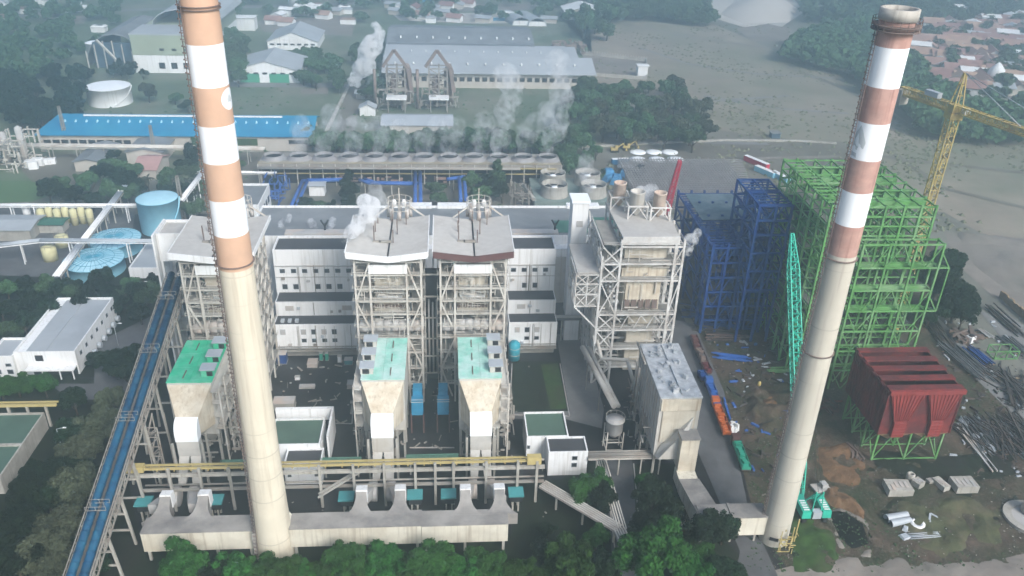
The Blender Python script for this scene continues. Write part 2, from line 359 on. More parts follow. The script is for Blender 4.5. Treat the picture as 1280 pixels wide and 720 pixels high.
rough('soil_bank', ((1195,290),(1400,310),(1400,380),(1262,365),(1215,330)), 'pale_dirt', 1.3, 'pale rubble ground beyond the site road', step=2.0, nz=.12, seed=7)
# ================================================================ chimneys
def chimney(name, label, cx, cy, rad, bands, ztop, base, zc, cm='chimney_concrete'):
    """rad: (z, r) list; bands: (z0, z1, material) painted bands; below them bare concrete"""
    t = T(name, label, 'chimney', (cx, cy, 0), 'factory chimneys')
    def r(z):
        for (za, ra), (zb, rb) in zip(rad[:-1], rad[1:]):
            if z <= zb: return ra+(rb-ra)*(z-za)/(zb-za)
        return rad[-1][1]
    z0 = bands[0][0]
    zs = [z0*i/10 for i in range(11)]
    B().lathe(cx, cy, [(r(z), z) for z in zs], 64, cap=False).obj('shaft', cm, t)
    for a, c, m in bands: B().lathe(cx, cy, [(r(a), a), (r((a+c)/2), (a+c)/2), (r(c), c)], 64, cap=False).obj('painted_band', m, t)
    rt = r(ztop)
    B().lathe(cx, cy, [(rt, ztop-.02), (rt+.25, ztop), (rt+.3, ztop+2.0), (rt-.35, ztop+2.05), (rt-.5, ztop+1.2), (rt-.5, ztop-6)], 48, cap=False).obj('rim', 'concrete', t)
    B().lathe(cx, cy, [(rt-.5, ztop-5.5), (.01, ztop-5.5)], 32, cap=False).obj('flue_shade_disc', 'dark', t)  # dark disc standing in for the shade down the flue
    for zr in ([ztop-.9] + list(base)):
        k = r(zr); wd = 1.1 if zr > ztop-3 else .35
        b = B(); b.lathe(cx, cy, [(k-.05, zr), (k+wd, zr), (k+wd, zr+.15), (k-.05, zr+.15)], 40, cap=False)
        if wd > 1:
            for h in (.6, 1.15): b.lathe(cx, cy, [(k+wd-.06, zr+h), (k+wd, zr+h), (k+wd, zr+h+.07), (k+wd-.06, zr+h+.07)], 40, cap=False)
            for i in range(20):
                a = i*math.pi/10; b.box(cx+math.cos(a)*(k+wd-.04)-.04, cx+math.cos(a)*(k+wd-.04)+.04, cy+math.sin(a)*(k+wd-.04)-.04, cy+math.sin(a)*(k+wd-.04)+.04, zr+.1, zr+1.2)
        b.obj('platform' if wd > 1 else 'ring', 'corroded', t)
    a = zc; lad = B(); c_, s_ = math.cos(a), math.sin(a)       # ladder with cage, widened to stand in for the shaded edge strip too
    zz = [2+i*(ztop-3)/20 for i in range(21)]
    for i in range(int(ztop/1.1)):
        z = 3+i*1.1
        if z > ztop-2: break
        for a1, a2 in ((-1.2,-.4),(-.4,.4),(.4,1.2)):
            q = lambda g: (cx+c_*(r(z)+.4+.5*math.cos(g))-s_*.5*math.sin(g), cy+s_*(r(z)+.4+.5*math.cos(g))+c_*.5*math.sin(g), z)
            lad.beam(q(a1), q(a2), .14)
    for off in (-.5, .5):
        for za, zb in zip(zz[:-1], zz[1:]):
            pa = (cx+c_*(r(za)+.45)-s_*off, cy+s_*(r(za)+.45)+c_*off, za); pb = (cx+c_*(r(zb)+.45)-s_*off, cy+s_*(r(zb)+.45)+c_*off, zb)
            lad.beam(pa, pb, .12)
    z = 2
    while z < ztop-1:
        lad.beam((cx+c_*(r(z)+.45)+s_*.35, cy+s_*(r(z)+.45)-c_*.35, z), (cx+c_*(r(z)+.45)-s_*.35, cy+s_*(r(z)+.45)+c_*.35, z), .07)
        z += .9
    lad.obj('ladder', 'corroded', t)
    return t, r
def decal(cx, cy, r, a0, z0, poly, off, name, m, t):
    """flat outline laid on the curved shaft: u along the girth, v up. poly is convex or star-shaped about its first point"""
    b = B(); vs = []; n = len(poly)
    def pt(u, v):
        k = r(z0+v)+off; a = a0+u/k; return (cx+math.cos(a)*k, cy+math.sin(a)*k, z0+v)
    K = 6; cu, cv = poly[0]; ring = poly[1:]; n = len(ring)
    vs = [pt(cu, cv)]
    for j in range(1, K+1): vs += [pt(cu+(u-cu)*j/K, cv+(v-cv)*j/K) for u, v in ring]
    fs = [(0, 1+i, 1+(i+1)%n) for i in range(n)]
    for j in range(1, K): fs += [(1+(j-1)*n+i, 1+j*n+i, 1+j*n+(i+1)%n, 1+(j-1)*n+(i+1)%n) for i in range(n)]
    b.add(vs, fs); return b.obj(name, m, t)
def circ(r, n=32, cu=0, cv=0, k=1): return [(cu, cv)]+[(cu+r*math.cos(2*math.pi*i/n), cv+r*k*math.sin(2*math.pi*i/n)) for i in range(n)]
mat('emblem_grey', (.5,.53,.54), .8, .12, .5); mat('emblem_white', (.74,.78,.8), .7, .05, .5)
W_, O_, RR = 'white_paint', 'orange_paint', 'rust_paint'
tL, rL = chimney('chimney', 'tall chimney with pale orange and white bands left of centre', -40.5, 147.2,
    [(0,4.45),(10,4.0),(30,3.65),(75,3.3),(130,3.05)],
    [(75.6,82.7,O_),(82.7,89.8,W_),(89.8,96.9,O_),(96.9,103.7,W_),(103.7,110.5,O_),(110.5,117.6,W_),(117.6,128.6,O_)], 128.6, (76.4,123.1,123.6), R_(-138), 'cream_concrete')
decal(-40.5, 147.2, rL, R_(-14), 108.2, circ(1.9), .03, 'emblem_disc', 'emblem_white', tL)
decal(-40.5, 147.2, rL, R_(-14), 108.2, [(0,0),(0,.9),(-.7,0),(-.45,-.6),(.45,-.6),(.7,0)], .05, 'emblem_figure', 'emblem_grey', tL)
tR, rR = chimney('chimney', 'tall chimney with rusty red and white bands on the right', 79.2, 147.0,
    [(0,3.5),(30,3.2),(78,2.95),(118,3.05),(130,3.15)],
    [(78,84.6,RR),(84.6,91.6,W_),(91.6,98.1,RR),(98.1,105.2,W_),(105.2,111.8,RR),(111.8,118.9,W_),(118.9,123.3,RR)], 123.3, (77.0,121.6,54.5), R_(-176))
A0 = R_(-118-36)
decal(79.2, 147, rR, A0, 101.8, [(0,0),(0,2.9),(-.75,1.5),(-1.5,-.2),(-1.3,-1.4),(0,-1.9),(1.3,-1.4),(1.5,-.2),(.75,1.5)], .03, 'emblem_flame', 'emblem_grey', tR)
decal(79.2, 147, rR, A0, 101.8, [(-.15,-.3),(-.15,1.3),(-.75,.1),(-.55,-.7),(-.1,-1.1),(.55,-1.3),(.8,-.9),(.2,-.5),(.1,.3)], .05, 'emblem_stroke', 'emblem_white', tR)
decal(79.2, 147, rR, A0, 99.0, [(-.6,-.1),(-1.4,.5),(-1.5,-.6),(.3,-.6),(.2,.3),(-.6,.35)], .03, 'emblem_base', 'emblem_grey', tR)
b = B(); b.rbox(79.2+math.cos(R_(-112))*3.45, 147+math.sin(R_(-112))*3.45, 2.2, .3, 2.0, .9, R_(-112)); b.obj('hatch', 'dark', tR)
b = B()
for a in (R_(-20), R_(-60)):
    b.beam((79.2+math.cos(a)*5, 147+math.sin(a)*5, 0), (79.2+math.cos(a)*5, 147+math.sin(a)*5, 7.5), .25)
b.clutter(78, 82.5, 141.2, 143, .2, 7, 26, .12, .22, 1, 4); b.obj('access_stair', 'yellow', tR)
# ================================================================ main flue duct in front
def duct(name, label, x0, x1, y0, y1, z0, z1, risers, dirt=True):
    t = T(name, label, 'flue duct', ((x0+x1)/2, y0, 0), 'concrete flue ducts')
    B().box(x0, x1, y0+.02, y1, z0, z1-.12).obj('duct_body', 'duct_front', t)
    B().box(x0-.05, x1+.05, y0-.12, y1+.1, z1-.12, z1+.08).obj('duct_cover', 'duct_top', t)
    for rx, wd in risers:
        b = B(); S = []; K = 10
        for k in range(K+1):
            u = k/K; hw_ = wd/2*(1+2.4*(1-u)**3); yy = y1-1.6+u*6.2; zz_ = z1+.1+2.6*u*u*(1.6-.6*u); S.append([(rx-hw_,yy,z1-3.2),(rx+hw_,yy,z1-3.2),(rx+hw_,yy,zz_),(rx-hw_,yy,zz_)])
        vs = [p for q in S for p in q]; fs = [(0,3,2,1),(4*K,4*K+1,4*K+2,4*K+3)]
        for k in range(K):
            for i in range(4): j = (i+1)%4; fs.append((4*k+i,4*k+j,4*k+4+j,4*k+4+i))
        b.add(vs, fs); b.obj('riser', 'duct_top', t)
        b = B(); b.hexa([(rx-wd/2-.15,y1+4.2,z1-1.0),(rx+wd/2+.15,y1+4.2,z1-1.0),(rx+wd/2+.15,y1+6.5,z1-1.0),(rx-wd/2-.15,y1+6.5,z1-1.0)],
               [(rx-wd/2-.1,y1+4.2,z1+2.9),(rx+wd/2+.1,y1+4.2,z1+2.9),(rx+wd/2+.1,y1+6.5,z1+2.4),(rx-wd/2-.1,y1+6.5,z1+2.4)]); b.obj('riser_cap', 'white', t)
    n = max(2, int((x1-x0)/8))
    for i in range(n+1):
        x = x0+1+(x1-x0-2)*i/n
        for y in (y0+.5, y1-.5): B().box(x-.3, x+.3, y-.3, y+.3, 0, z0-.02).obj('leg', 'concrete', t)
    return t
duct('flue_duct', 'left section of the pale concrete flue duct ending at the left chimney', -69.5, -44.6, 145.5, 150.5, 3.0, 8.6, ((-66.2,2.4),(-57.5,2.4)))
duct('flue_duct', 'middle section of the pale concrete flue duct right of the left chimney', -36.5, -6.4, 145.6, 150.6, 3.0, 8.6, ((-20.8,2.4),(-11.6,2.4)))
duct('flue_duct', 'right section of the flue duct with a rust stain and open end', -6.3, 13.8, 145.5, 150.3, 3.0, 8.5, ((4.0,2.4),(12.2,2.4)))
t = T('flue_elbow', 'short flue duct flaring from the left chimney into the long duct', 'flue duct', (-36.6,148,0), 'concrete flue ducts')
B().hexa([(-38.5,143.8,3.1),(-36.6,145.7,3.1),(-36.6,150.4,3.1),(-38.5,152,3.1)], [(-38.5,143.8,9.6),(-36.6,145.7,8.7),(-36.6,150.4,8.7),(-38.5,152,9.6)]).obj('duct_body', 'duct_front', t)
B().box(-44.5, -43.6, 143.9, 151.8, 3.0, 9.2).obj('flange', 'duct_top', t)
# ================================================================ boiler houses
def boiler(x0, label, trim):
    x1 = x0+21.8; xm = (x0+x1)/2+.3
    t = T('boiler_house', label, 'boiler house', (xm, 204, 0), 'boiler houses with flat roofs')
    ya, yb = 203.6, 228.3
    for a, c, za, zb in ((x0, xm, 50.6, 49.2), (xm+.02, x1, 49.2, 50.6)):
        B().hexa([(a,ya,za-.5),(c,ya,zb-.5),(c,yb,zb-.5),(a,yb,za-.5)], [(a,ya,za),(c,ya,zb),(c,yb,zb),(a,yb,za)]).obj('roof_slab', 'roof_beige', t)
        B().hexa([(a,ya-.35,za-1.7),(c,ya-.35,zb-1.7),(c,ya-.01,zb-1.7),(a,ya-.01,za-1.7)], [(a,ya-.35,za+.15),(c,ya-.35,zb+.15),(c,ya-.01,zb+.15),(a,ya-.01,za+.15)]).obj('fascia', trim, t)
    for x in (x0-.25, x1+.01): B().box(x, x+.24, ya, yb, 49.3, 50.75).obj('fascia', 'white', t)
    B().box(xm-.18, xm+.2, ya+.3, yb-.3, 49.18, 49.42).obj('gutter', 'dark', t)
    for dx, dy, h in ((-4.2,9,4.8),(-4.3,15,3.6),(1.0,8.6,3.6),(1.9,14,4.6),(4.2,20,4),(-4.0,21,4),(0,23,3)):
        B().beam((xm+dx,ya+dy,49.2),(xm+dx,ya+dy,49.6+h),.3).obj('vent_pipe', 'corroded', t)
    for k in range(2): B().box(xm-4.6+k*1.8,xm-2.4+k*3,ya+8.2,ya+8.9,49.5,50.1).obj('roof_curb', 'steel_dim', t)
    XS = [x0+1.9, x0+5.9, x1-5.9, x1-1.9]; YS = [205.6, 212.5, 219.5, 226]
    zt = 48.6
    for x in XS:
        for y in YS: B().beam((x,y,0),(x,y,zt),.52 if y < 206 else .46).obj('column', 'steel', t)
    LV = [46.6, 42.6, 38.3, 34.4, 30.2, 26.2, 22.4, 17.5, 12, 6.5]
    for z in LV:
        b = B()
        for y in YS[:3]: b.beam((XS[0],y,z),(XS[3],y,z),.3,.38)
        for x in XS: b.beam((x,YS[0],z-.03),(x,YS[3],z-.03),.26,.34)
        b.obj('floor_beams', 'steel', t)
        b = B()
        for (xa, xb) in ((XS[0]-.9, XS[1]-.6), (XS[2]+.6, XS[3]+.9)):
            b.box(xa+.6, xb-.2, 206.6, 225, z+.1, z+.2)
        b.box(XS[0]-.5, XS[3]+.5, 206.2, 207.3, z+.11, z+.21)
        b.obj('walkway', 'grating', t)
        b = B()
        for h in (.6, 1.15):
            b.beam((XS[0]-.9,205.2,z+h),(XS[3]+.9,205.2,z+h),.09)
            for x in (XS[0]-.9, XS[3]+.9): b.beam((x,205.2,z+h),(x,226,z+h),.09)
        for i in range(14): b.beam((XS[0]-.9+i*(XS[3]-XS[0]+1.8)/13,205.2,z+.1),(XS[0]-.9+i*(XS[3]-XS[0]+1.8)/13,205.2,z+1.15),.08)
        b.obj('railing', 'steel', t)
    br = B()                                  # bracing of the two outer bays on the front, and the sides
    for s, xo, xi in ((1, XS[0], XS[1]), (-1, XS[3], XS[2])):
        for za, zb, zc_ in ((46.6,34.4,26.2), (22.4,12,2)):
            br.beam((xi,205.5,za),(xo,205.5,zb),.4); br.beam((xo,205.5,zb),(xi-s*.8,205.5,zc_),.4)
        for y0_, y1_ in zip(YS[:-1], YS[1:]):
            for za, zb in ((46,38),(38,30),(30,22),(22,12)): br.beam((xo,y0_,za),(xo,y1_,zb),.4); br.beam((xo,y1_,za),(xo,y0_,zb),.36)
    br.obj('cross_bracing', 'steel', t)
    br = B(); n = 4
    for i in range(n):
        xa, xb = XS[1]+(XS[2]-XS[1])*i/n, XS[1]+(XS[2]-XS[1])*(i+1)/n
        za, zb = (48.2, 46.8) if i % 2 else (46.8, 48.2); br.beam((xa,205.4,za),(xb,205.4,zb),.35)
    br.beam((XS[0],205.4,48.3),(XS[3],205.4,48.3),.5); br.obj('roof_truss', 'steel', t)
    # casing
    B().box(XS[1]-.2, XS[2]+.2, 205.15, 205.32, 43.3, 46.0).obj('wind_screen', 'white', t)
    B().box(XS[1]+1.0, XS[2]-.8, 208.2, 224, 36.6, 41.9).obj('furnace_casing', 'casing', t)
    b = B(); 
    for i in range(17): x = XS[1]+1.3+i*(XS[2]-XS[1]-2.2)/16; b.box(x-.12,x+.12,207.9,208.15,34.8,38.3)
    b.box(XS[1]+.8, XS[2]-.6, 207.6, 207.8, 36.0, 36.3); b.obj('tube_bank', 'esp_wall', t)
    B().box(XS[1]+.6, XS[2]-.6, 208.4, 224, 29.2, 34.0).obj('furnace_casing', 'casing', t)
    b = B()
    for i in range(9): x = XS[1]+1+i*(XS[2]-XS[1]-2)/8; b.tube((x,207.7,31.4),(x,208.45,31.4),.42,n=10)
    b.beam((XS[1]+.6,207.7,32.4),(XS[2]-.6,207.7,32.4),.2); b.obj('burner', 'corroded', t)
    b = B(); b.tube((XS[1]+1.4,208.9,34.3),(XS[2]-1.4,208.9,34.3),.6,n=12); b.tube((XS[1]+1.4,209.2,42.2),(XS[2]-1.4,209.2,42.2),.5,n=12); b.obj('header_pipe', 'white', t)
    b = B(); N = 8                             # wide sagging flue across the front
    pts = [(XS[0]+.4+(XS[3]-XS[0]-.8)*i/N, 25.4-1.0*math.sin(math.pi*i/N)*-1*(.2)) for i in range(N+1)]
    for (xa, za), (xb, zb) in zip(pts[:-1], pts[1:]): b.tube((xa,207.5,za),(xb+.02,207.5,zb),1.75,n=16,cap=True)
    b.obj('cross_flue', 'casing_grey', t)
    B().box(XS[1]-.5, XS[2]+.5, 208.9, 224, 14, 23.4).obj('furnace_casing', 'casing_grey', t)
    B().box(XS[1]+.3, XS[2]-.3, 209.5, 222, 3, 13.8).obj('ash_hopper', 'casing_grey', t)
    b = B()
    for xa, xb in ((XS[0], XS[1]), (XS[2], XS[3])):
        b.clutter(xa, xb, 206.2, 216, 4, 46, 75, .14, .42); 
    b.clutter(XS[1], XS[2], 205.6, 207.6, 22, 44, 80, .08, .2); b.clutter(XS[0]-.5, XS[3]+.5, 205.4, 207, 4, 47, 110, .08, .22, 1, 5); b.obj('pipework', 'steel', t)
    b = B(); b.clutter(XS[0], XS[3], 207, 225, 4, 47, 90, .2, .6); b.obj('pipework', 'steel_dim', t)
    # silencers rising behind the roof
    b = B()
    for i in range(8):
        a = i*math.pi/4; b.tube((xm+2+3.2*math.cos(a), 230+2.6*math.sin(a), 49.5), (xm+2+3.2*math.cos(a), 230+2.6*math.sin(a), 52.3+.5*(i%2)), .62, n=10)
    b.obj('silencer', 'casing_grey', t)
    b = B()
    for i in range(12):
        a = i*math.pi/6; b.beam((xm+2+3.6*math.cos(a), 230+3*math.sin(a), 51.5), (xm+2+3.6*math.cos(a), 230+3*math.sin(a), 55.2), .14)
        a2 = a+math.pi/6
        for z in (52.2, 53.8, 55.2): b.beam((xm+2+3.6*math.cos(a), 230+3*math.sin(a), z), (xm+2+3.6*math.cos(a2), 230+3*math.sin(a2), z), .12)
    b.beam((xm-5.6,229,49.6),(xm-1,229,53.2),.4); b.beam((xm+9.8,229,49.6),(xm+5,229,53.2),.4); b.beam((xm+2,230,53),(xm+2,230,58.5),.25)
    b.obj('vent_cage', 'steel', t)
    b = B()
    for dx in (.6, 3.4): b.lathe(xm+dx, 228.6, [(.1,53.4),(.62,53.6),(.72,54.6),(.45,55.3),(.05,55.5)], 14)
    b.obj('vent_head', 'white', t)
    return t
boiler(-73.0, 'boiler house with beige roof behind the left chimney beside the blue conveyor', 'white')
boiler(-27.1, 'boiler house left of the dark gap with white roof edge and steam', 'white')
boiler(-3.8, 'boiler house right of the dark gap with a dark brown roof edge', 'brown_trim')
# dark slot between the middle boilers
t = T('duct_shaft', 'row of dark vertical pipes in the gap between the two central boilers', 'pipes', (-4.5,210,0))
b = B()
for i in range(4): x = -6.6+i*1.15; b.path([(x,212,6),(x,212,27+i%2),(x,216,30+i%2)], .28)
b.obj('pipe', 'casing_grey', t)
B().box(-8.0,-2.0,214.5,215,2,40).obj('gap_shade_panel', 'dark', t)  # dark panel: the shade in the gap is put into its colour
for z in (8,14,20,27,34,41): B().beam((-8,209,z),(-2,209,z),.35).obj('crossbeam', 'steel_dim', t)
# ================================================================ precipitators
def esp(x0, label, roofm, side):
    x1 = x0+10.9; t = T('precipitator', label, 'precipitator', ((x0+x1)/2, 180, 0), 'dust precipitators in front of the boilers')
    zt, ya, yb = 26.0, 180.0, 200.0
    B().box(x0, x1, ya, yb, 9.5, zt-.3).obj('casing', 'esp_wall', t)
    b = B()
    for k in range(3):
        for h in range(2):
            xa = x0+.02 + h*(x1-x0)/2
            b.box(xa+.0 if h else xa-.2, xa+(x1-x0)/2-.04+(.2 if h else 0), ya+k*6.67-.1, ya+(k+1)*6.67-.16, zt-.28, zt)
    b.obj('roof', roofm, t)
    s = side; xe = x1 if s > 0 else x0
    for k in range(3):
        yc = ya+2.2+k*6.5; xb = xe-2.9 if s > 0 else xe-.3; xa_ = xb+3.2
        B().box(xb, xa_, yc, yc+2.9, zt+.01, zt+1.9).obj('penthouse', roofm if roofm == 'esp_green' else 'esp_wall', t)
        B().box(xb-.3, xa_+.3, yc-.3, yc+3.2, zt+1.92, zt+2.15).obj('penthouse_roof', 'metal_grey', t)
        B().box(xb+1.4 if s > 0 else xb+.5, xb+2.9 if s > 0 else xb+2.2, yc-.06, yc-.01, zt+.2, zt+1.6).obj('opening', 'dark', t)
    for k in range(3): B().box((x0+x1)/2-s*1.9-.12, (x0+x1)/2-s*1.9+.12, ya+1.5+k*6.6, ya+5+k*6.6, zt+.01, zt+.22).obj('roof_rail', 'corroded', t)
    # hood: roof level to the outlet
    xm = (x0+x1)/2; hw = 2.7
    B().hexa([(x0+.3,ya-.02,11),(x1-.3,ya-.02,11),(x1-.3,ya-.01,11),(x0+.3,ya-.01,11)], [(x0,ya-.3,zt-.6),(x1,ya-.3,zt-.6),(x1,ya-.01,zt-.5),(x0,ya-.01,zt-.5)]).obj('front_plate', 'esp_wall', t)
    b = B(); b.hexa([(xm-hw,174.2,14.2),(xm+hw,174.2,14.2),(x1-.5,ya-.3,13),(x0+.5,ya-.3,13)], [(xm-hw,174.2,19.2),(xm+hw,174.2,19.2),(x1-.1,ya-.3,zt-.7),(x0+.1,ya-.3,zt-.7)]); b.obj('outlet_hood', 'esp_hood', t)
    b = B(); N = 7; prof = [(174.15, 19.4)]+[(174.15-2.6*math.sin(i*math.pi/2/N)-.2, 15.6+3.6*math.cos(i*math.pi/2/N)) for i in range(N+1)]
    vs = []
    for y, z in prof+[(171.35,13.8),(174.1,13.8)]: vs += [(xm-hw-.1,y,z),(xm+hw+.1,y,z)]
    n = len(vs)//2; fs = [(2*i,2*i+1,2*((i+1)%n)+1,2*((i+1)%n)) for i in range(n)]; fs += [tuple(2*i for i in range(n)), tuple(2*i+1 for i in range(n))[::-1]]
    b.add(vs, fs); b.obj('elbow', 'white_paint', t)
    b = B(); b.box(xm-hw, xm+hw, 171.5, 174, 9.2, 13.75)
    b.obj('downcomer', 'esp_wall', t)
    for sx in (-1, 1):
        b = B(); b.hexa([(xm+sx*1.75-.95,167.6,3.4),(xm+sx*1.75+.95,167.6,3.4),(xm+sx*1.75+.95,169.6,3.4),(xm+sx*1.75-.95,169.6,3.4)],
                 [(xm+sx*1.4-1.25,171.6,9.15),(xm+sx*1.4+1.25,171.6,9.15),(xm+sx*1.4+1.25,173.9,9.15),(xm+sx*1.4-1.25,173.9,9.15)]); b.obj('branch_duct', 'esp_wall', t)
        f = B(); f.tube((xm+sx*3.3,163.5,3.2),(xm+sx*1.2,163.5,3.2),2.5,n=20); f.tube((xm+sx*4.2,163.5,3.2),(xm+sx*3.2,163.5,3.2),1.4,n=16); f.obj('induced_fan', 'casing_grey', t)
        f = B(); f.hexa([(xm+sx*4.6-1,155,5.6),(xm+sx*4.6+1,155,5.6),(xm+sx*2.9+1,162,3),(xm+sx*2.9-1,162,3)], [(xm+sx*4.6-1,155,8.4),(xm+sx*4.6+1,155,8.4),(xm+sx*2.9+1,162,6),(xm+sx*2.9-1,162,6)]); f.obj('fan_outlet', 'casing_grey', t)
    for x in (x0+.4, xm, x1-.4):
        for y in (180.5, 187, 193.5, 199.5): B().beam((x,y,0),(x,y,9.5),.6).obj('leg', 'concrete', t)
    for x in (xm-hw-.9, xm+hw+.9):
        for y in (171.2, 175): B().beam((x,y,0),(x,y,13.5),.55).obj('leg', 'concrete', t)
    b = B()
    for i in range(2):
        for k in range(3): cxh, cyh = x0+2.8+i*5.3, ya+3.4+k*6.6; b.hexa([(cxh-.4,cyh-.4,5),(cxh+.4,cyh-.4,5),(cxh+.4,cyh+.4,5),(cxh-.4,cyh+.4,5)], [(cxh-2.5,cyh-3.2,9.5),(cxh+2.5,cyh-3.2,9.5),(cxh+2.5,cyh+3.2,9.5),(cxh-2.5,cyh+3.2,9.5)])
    b.obj('dust_hopper', 'esp_wall', t)
    b = B()
    for z in (12.5, 16.5, 20.5, 24):
        xo = xe+s*1.9; xs_ = sorted((xe, xo)); b.box(xs_[0]+.02, xs_[1], ya-2, yb, z, z+.12)
        for h in (.6, 1.1): b.beam((xo,ya-2,z+h),(xo,yb,z+h),.1); b.beam((xe,ya-2,z+h),(xo,ya-2,z+h),.1)
        for i in range(9): b.beam((xo,ya-2+i*2.7,z),(xo,ya-2+i*2.7,z+1.1),.1)
    b.obj('gallery', 'steel', t)
    b = B()
    for y in (178.5, 184, 190, 196, 200): b.beam((xe+s*2.0,y,0),(xe+s*2.0,y,25),.35)
    b.obj('gallery_post', 'steel', t)
    b = B(); b.clutter(*sorted((xe+s*.3, xe+s*2.6)), 178.5, 200, 1, 24, 60, .12, .4); b.clutter(x0,x1,176,180,1,9,20,.15,.4)
    b.clutter(*sorted((xe+s*.3, xe+s*4.2)), 181, 200, 1, 14, 40, .2, .7); b.obj('pipework', 'steel_dim', t)
    for sx in (-1, 1):
        hx = xm+sx*8.4; B().box(hx-1.5, hx+1.5, 158.6, 160.8, 3.0, 5.0).obj('fan_motor_house', 'dark', t)
        B().box(hx-1.9, hx+1.9, 158.0, 161.4, 5.02, 5.5).obj('motor_house_roof', 'teal_equipment', t)
    b = B()
    for sx in (-1, 1):
        for y in (158.6, 160.8): b.beam((xm+sx*9,y,0),(xm+sx*9,y,3),.4); b.beam((xm+sx*7.6,y,0),(xm+sx*7.6,y,3),.4)
    b.obj('motor_leg', 'concrete', t)
    return t
esp(-70.6, 'precipitator block with bright green roof left of the left chimney', 'esp_green', 1)
esp(-22.2, 'precipitator block with faded mint roof and roof boxes on its left', 'esp_mint', -1)
esp(2.9, 'precipitator block with pale mint roof and white roof boxes on its right', 'esp_mint', 1)
# green beams and bridges between precipitators
for x0, x1, y, z, lab in ((-33,-22.6,172,5.5,'green walkway bridge left of the left mint precipitator'), (-11,2.6,172.5,5.5,'green walkway bridge between the two mint precipitators'), (-58,-50,172,5.5,'green walkway bridge right of the bright green precipitator')):
    t = T('walkway_bridge', lab, 'bridge', (x0,y,0)); B().box(x0,x1,y,y+1.6,z,z+.6).obj('deck', mat('beam_green',(.1,.22,.16),.8,.2,.3), t)
    b = B(); n = int((x1-x0)/1.5)
    for i in range(n+1): b.beam((x0+i*1.5,y,z+.6),(x0+i*1.5,y,z+1.7),.08)
    b.beam((x0,y,z+1.7),(x1,y,z+1.7),.1); b.beam((x0,y,z+1.2),(x1,y,z+1.2),.08); b.obj('railing', 'beam_green', t)
    for x in (x0+1,x1-1): B().beam((x,y+.8,0),(x,y+.8,z),.4).obj('post', 'concrete', t)
# blue equipment between the boilers
for x, lab in ((-8.6, 'blue machine housing at the foot of the left central boiler'), (-1.4, 'blue machine housing at the foot of the right central boiler')):
    t = T('machine_housing', lab, 'machine', (x,194,0)); B().box(x-1.6,x+1.6,191,194,6,10.5).box(x-1.3,x+1.3,194.02,198,7,12).obj('housing', mat('housing_blue',(.03,.22,.38),.6,.2,.4), t)
    for dx in (-1.7,1.7): B().beam((x+dx,190.8,0),(x+dx,190.8,6.4),.4).obj('leg', 'brown_trim', t)
    b = B()
    for z in (10.6,11.4): b.beam((x-1.8,190.8,z),(x+1.8,190.8,z),.1)
    b.obj('railing','steel',t)
# ================================================================ buildings
def window(t, x0, x1, z0, z1, y, face='s', shade='glass'):
    """face s: on a wall looking -Y at y; e: on a wall looking +X at x=y (x0,x1 are then y values); w: looking -X"""
    f = B(); p = B(); e = .12
    if face == 's':
        f.box(x0-e,x1+e,y-.08,y-.005,z0-e,z1+e); p.box(x0,x1,y-.1,y-.082,z0,z1)
    elif face == 'e':
        f.box(y+.005,y+.08,x0-e,x1+e,z0-e,z1+e); p.box(y+.082,y+.1,x0,x1,z0,z1)
    else:
        f.box(y-.08,y-.005,x0-e,x1+e,z0-e,z1+e); p.box(y-.1,y-.082,x0,x1,z0,z1)
    o = f.obj('window', 'metal_grey', t); po = p.obj('pane', shade, o); po.parent = o
    po.matrix_parent_inverse = o.matrix_parent_inverse.copy() if False else Matrix.Identity(4)
    return o
def block(t, x0, x1, y0, y1, z0, z1, wallm='white', roofm='roof_dark', par=.7, nm='wall'):
    """walls with a parapet round a flat roof sheet"""
    b = B(); th = .35
    b.box(x0,x1,y0,y0+th,z0,z1+par).box(x0,x1,y1-th,y1,z0,z1+par).box(x0,x0+th,y0+th,y1-th,z0,z1+par).box(x1-th,x1,y0+th,y1-th,z0,z1+par)
    b.obj(nm, wallm, t); B().box(x0+th+.01,x1-th-.01,y0+th+.01,y1-th-.01,z1-.3,z1).obj('roof', roofm, t)
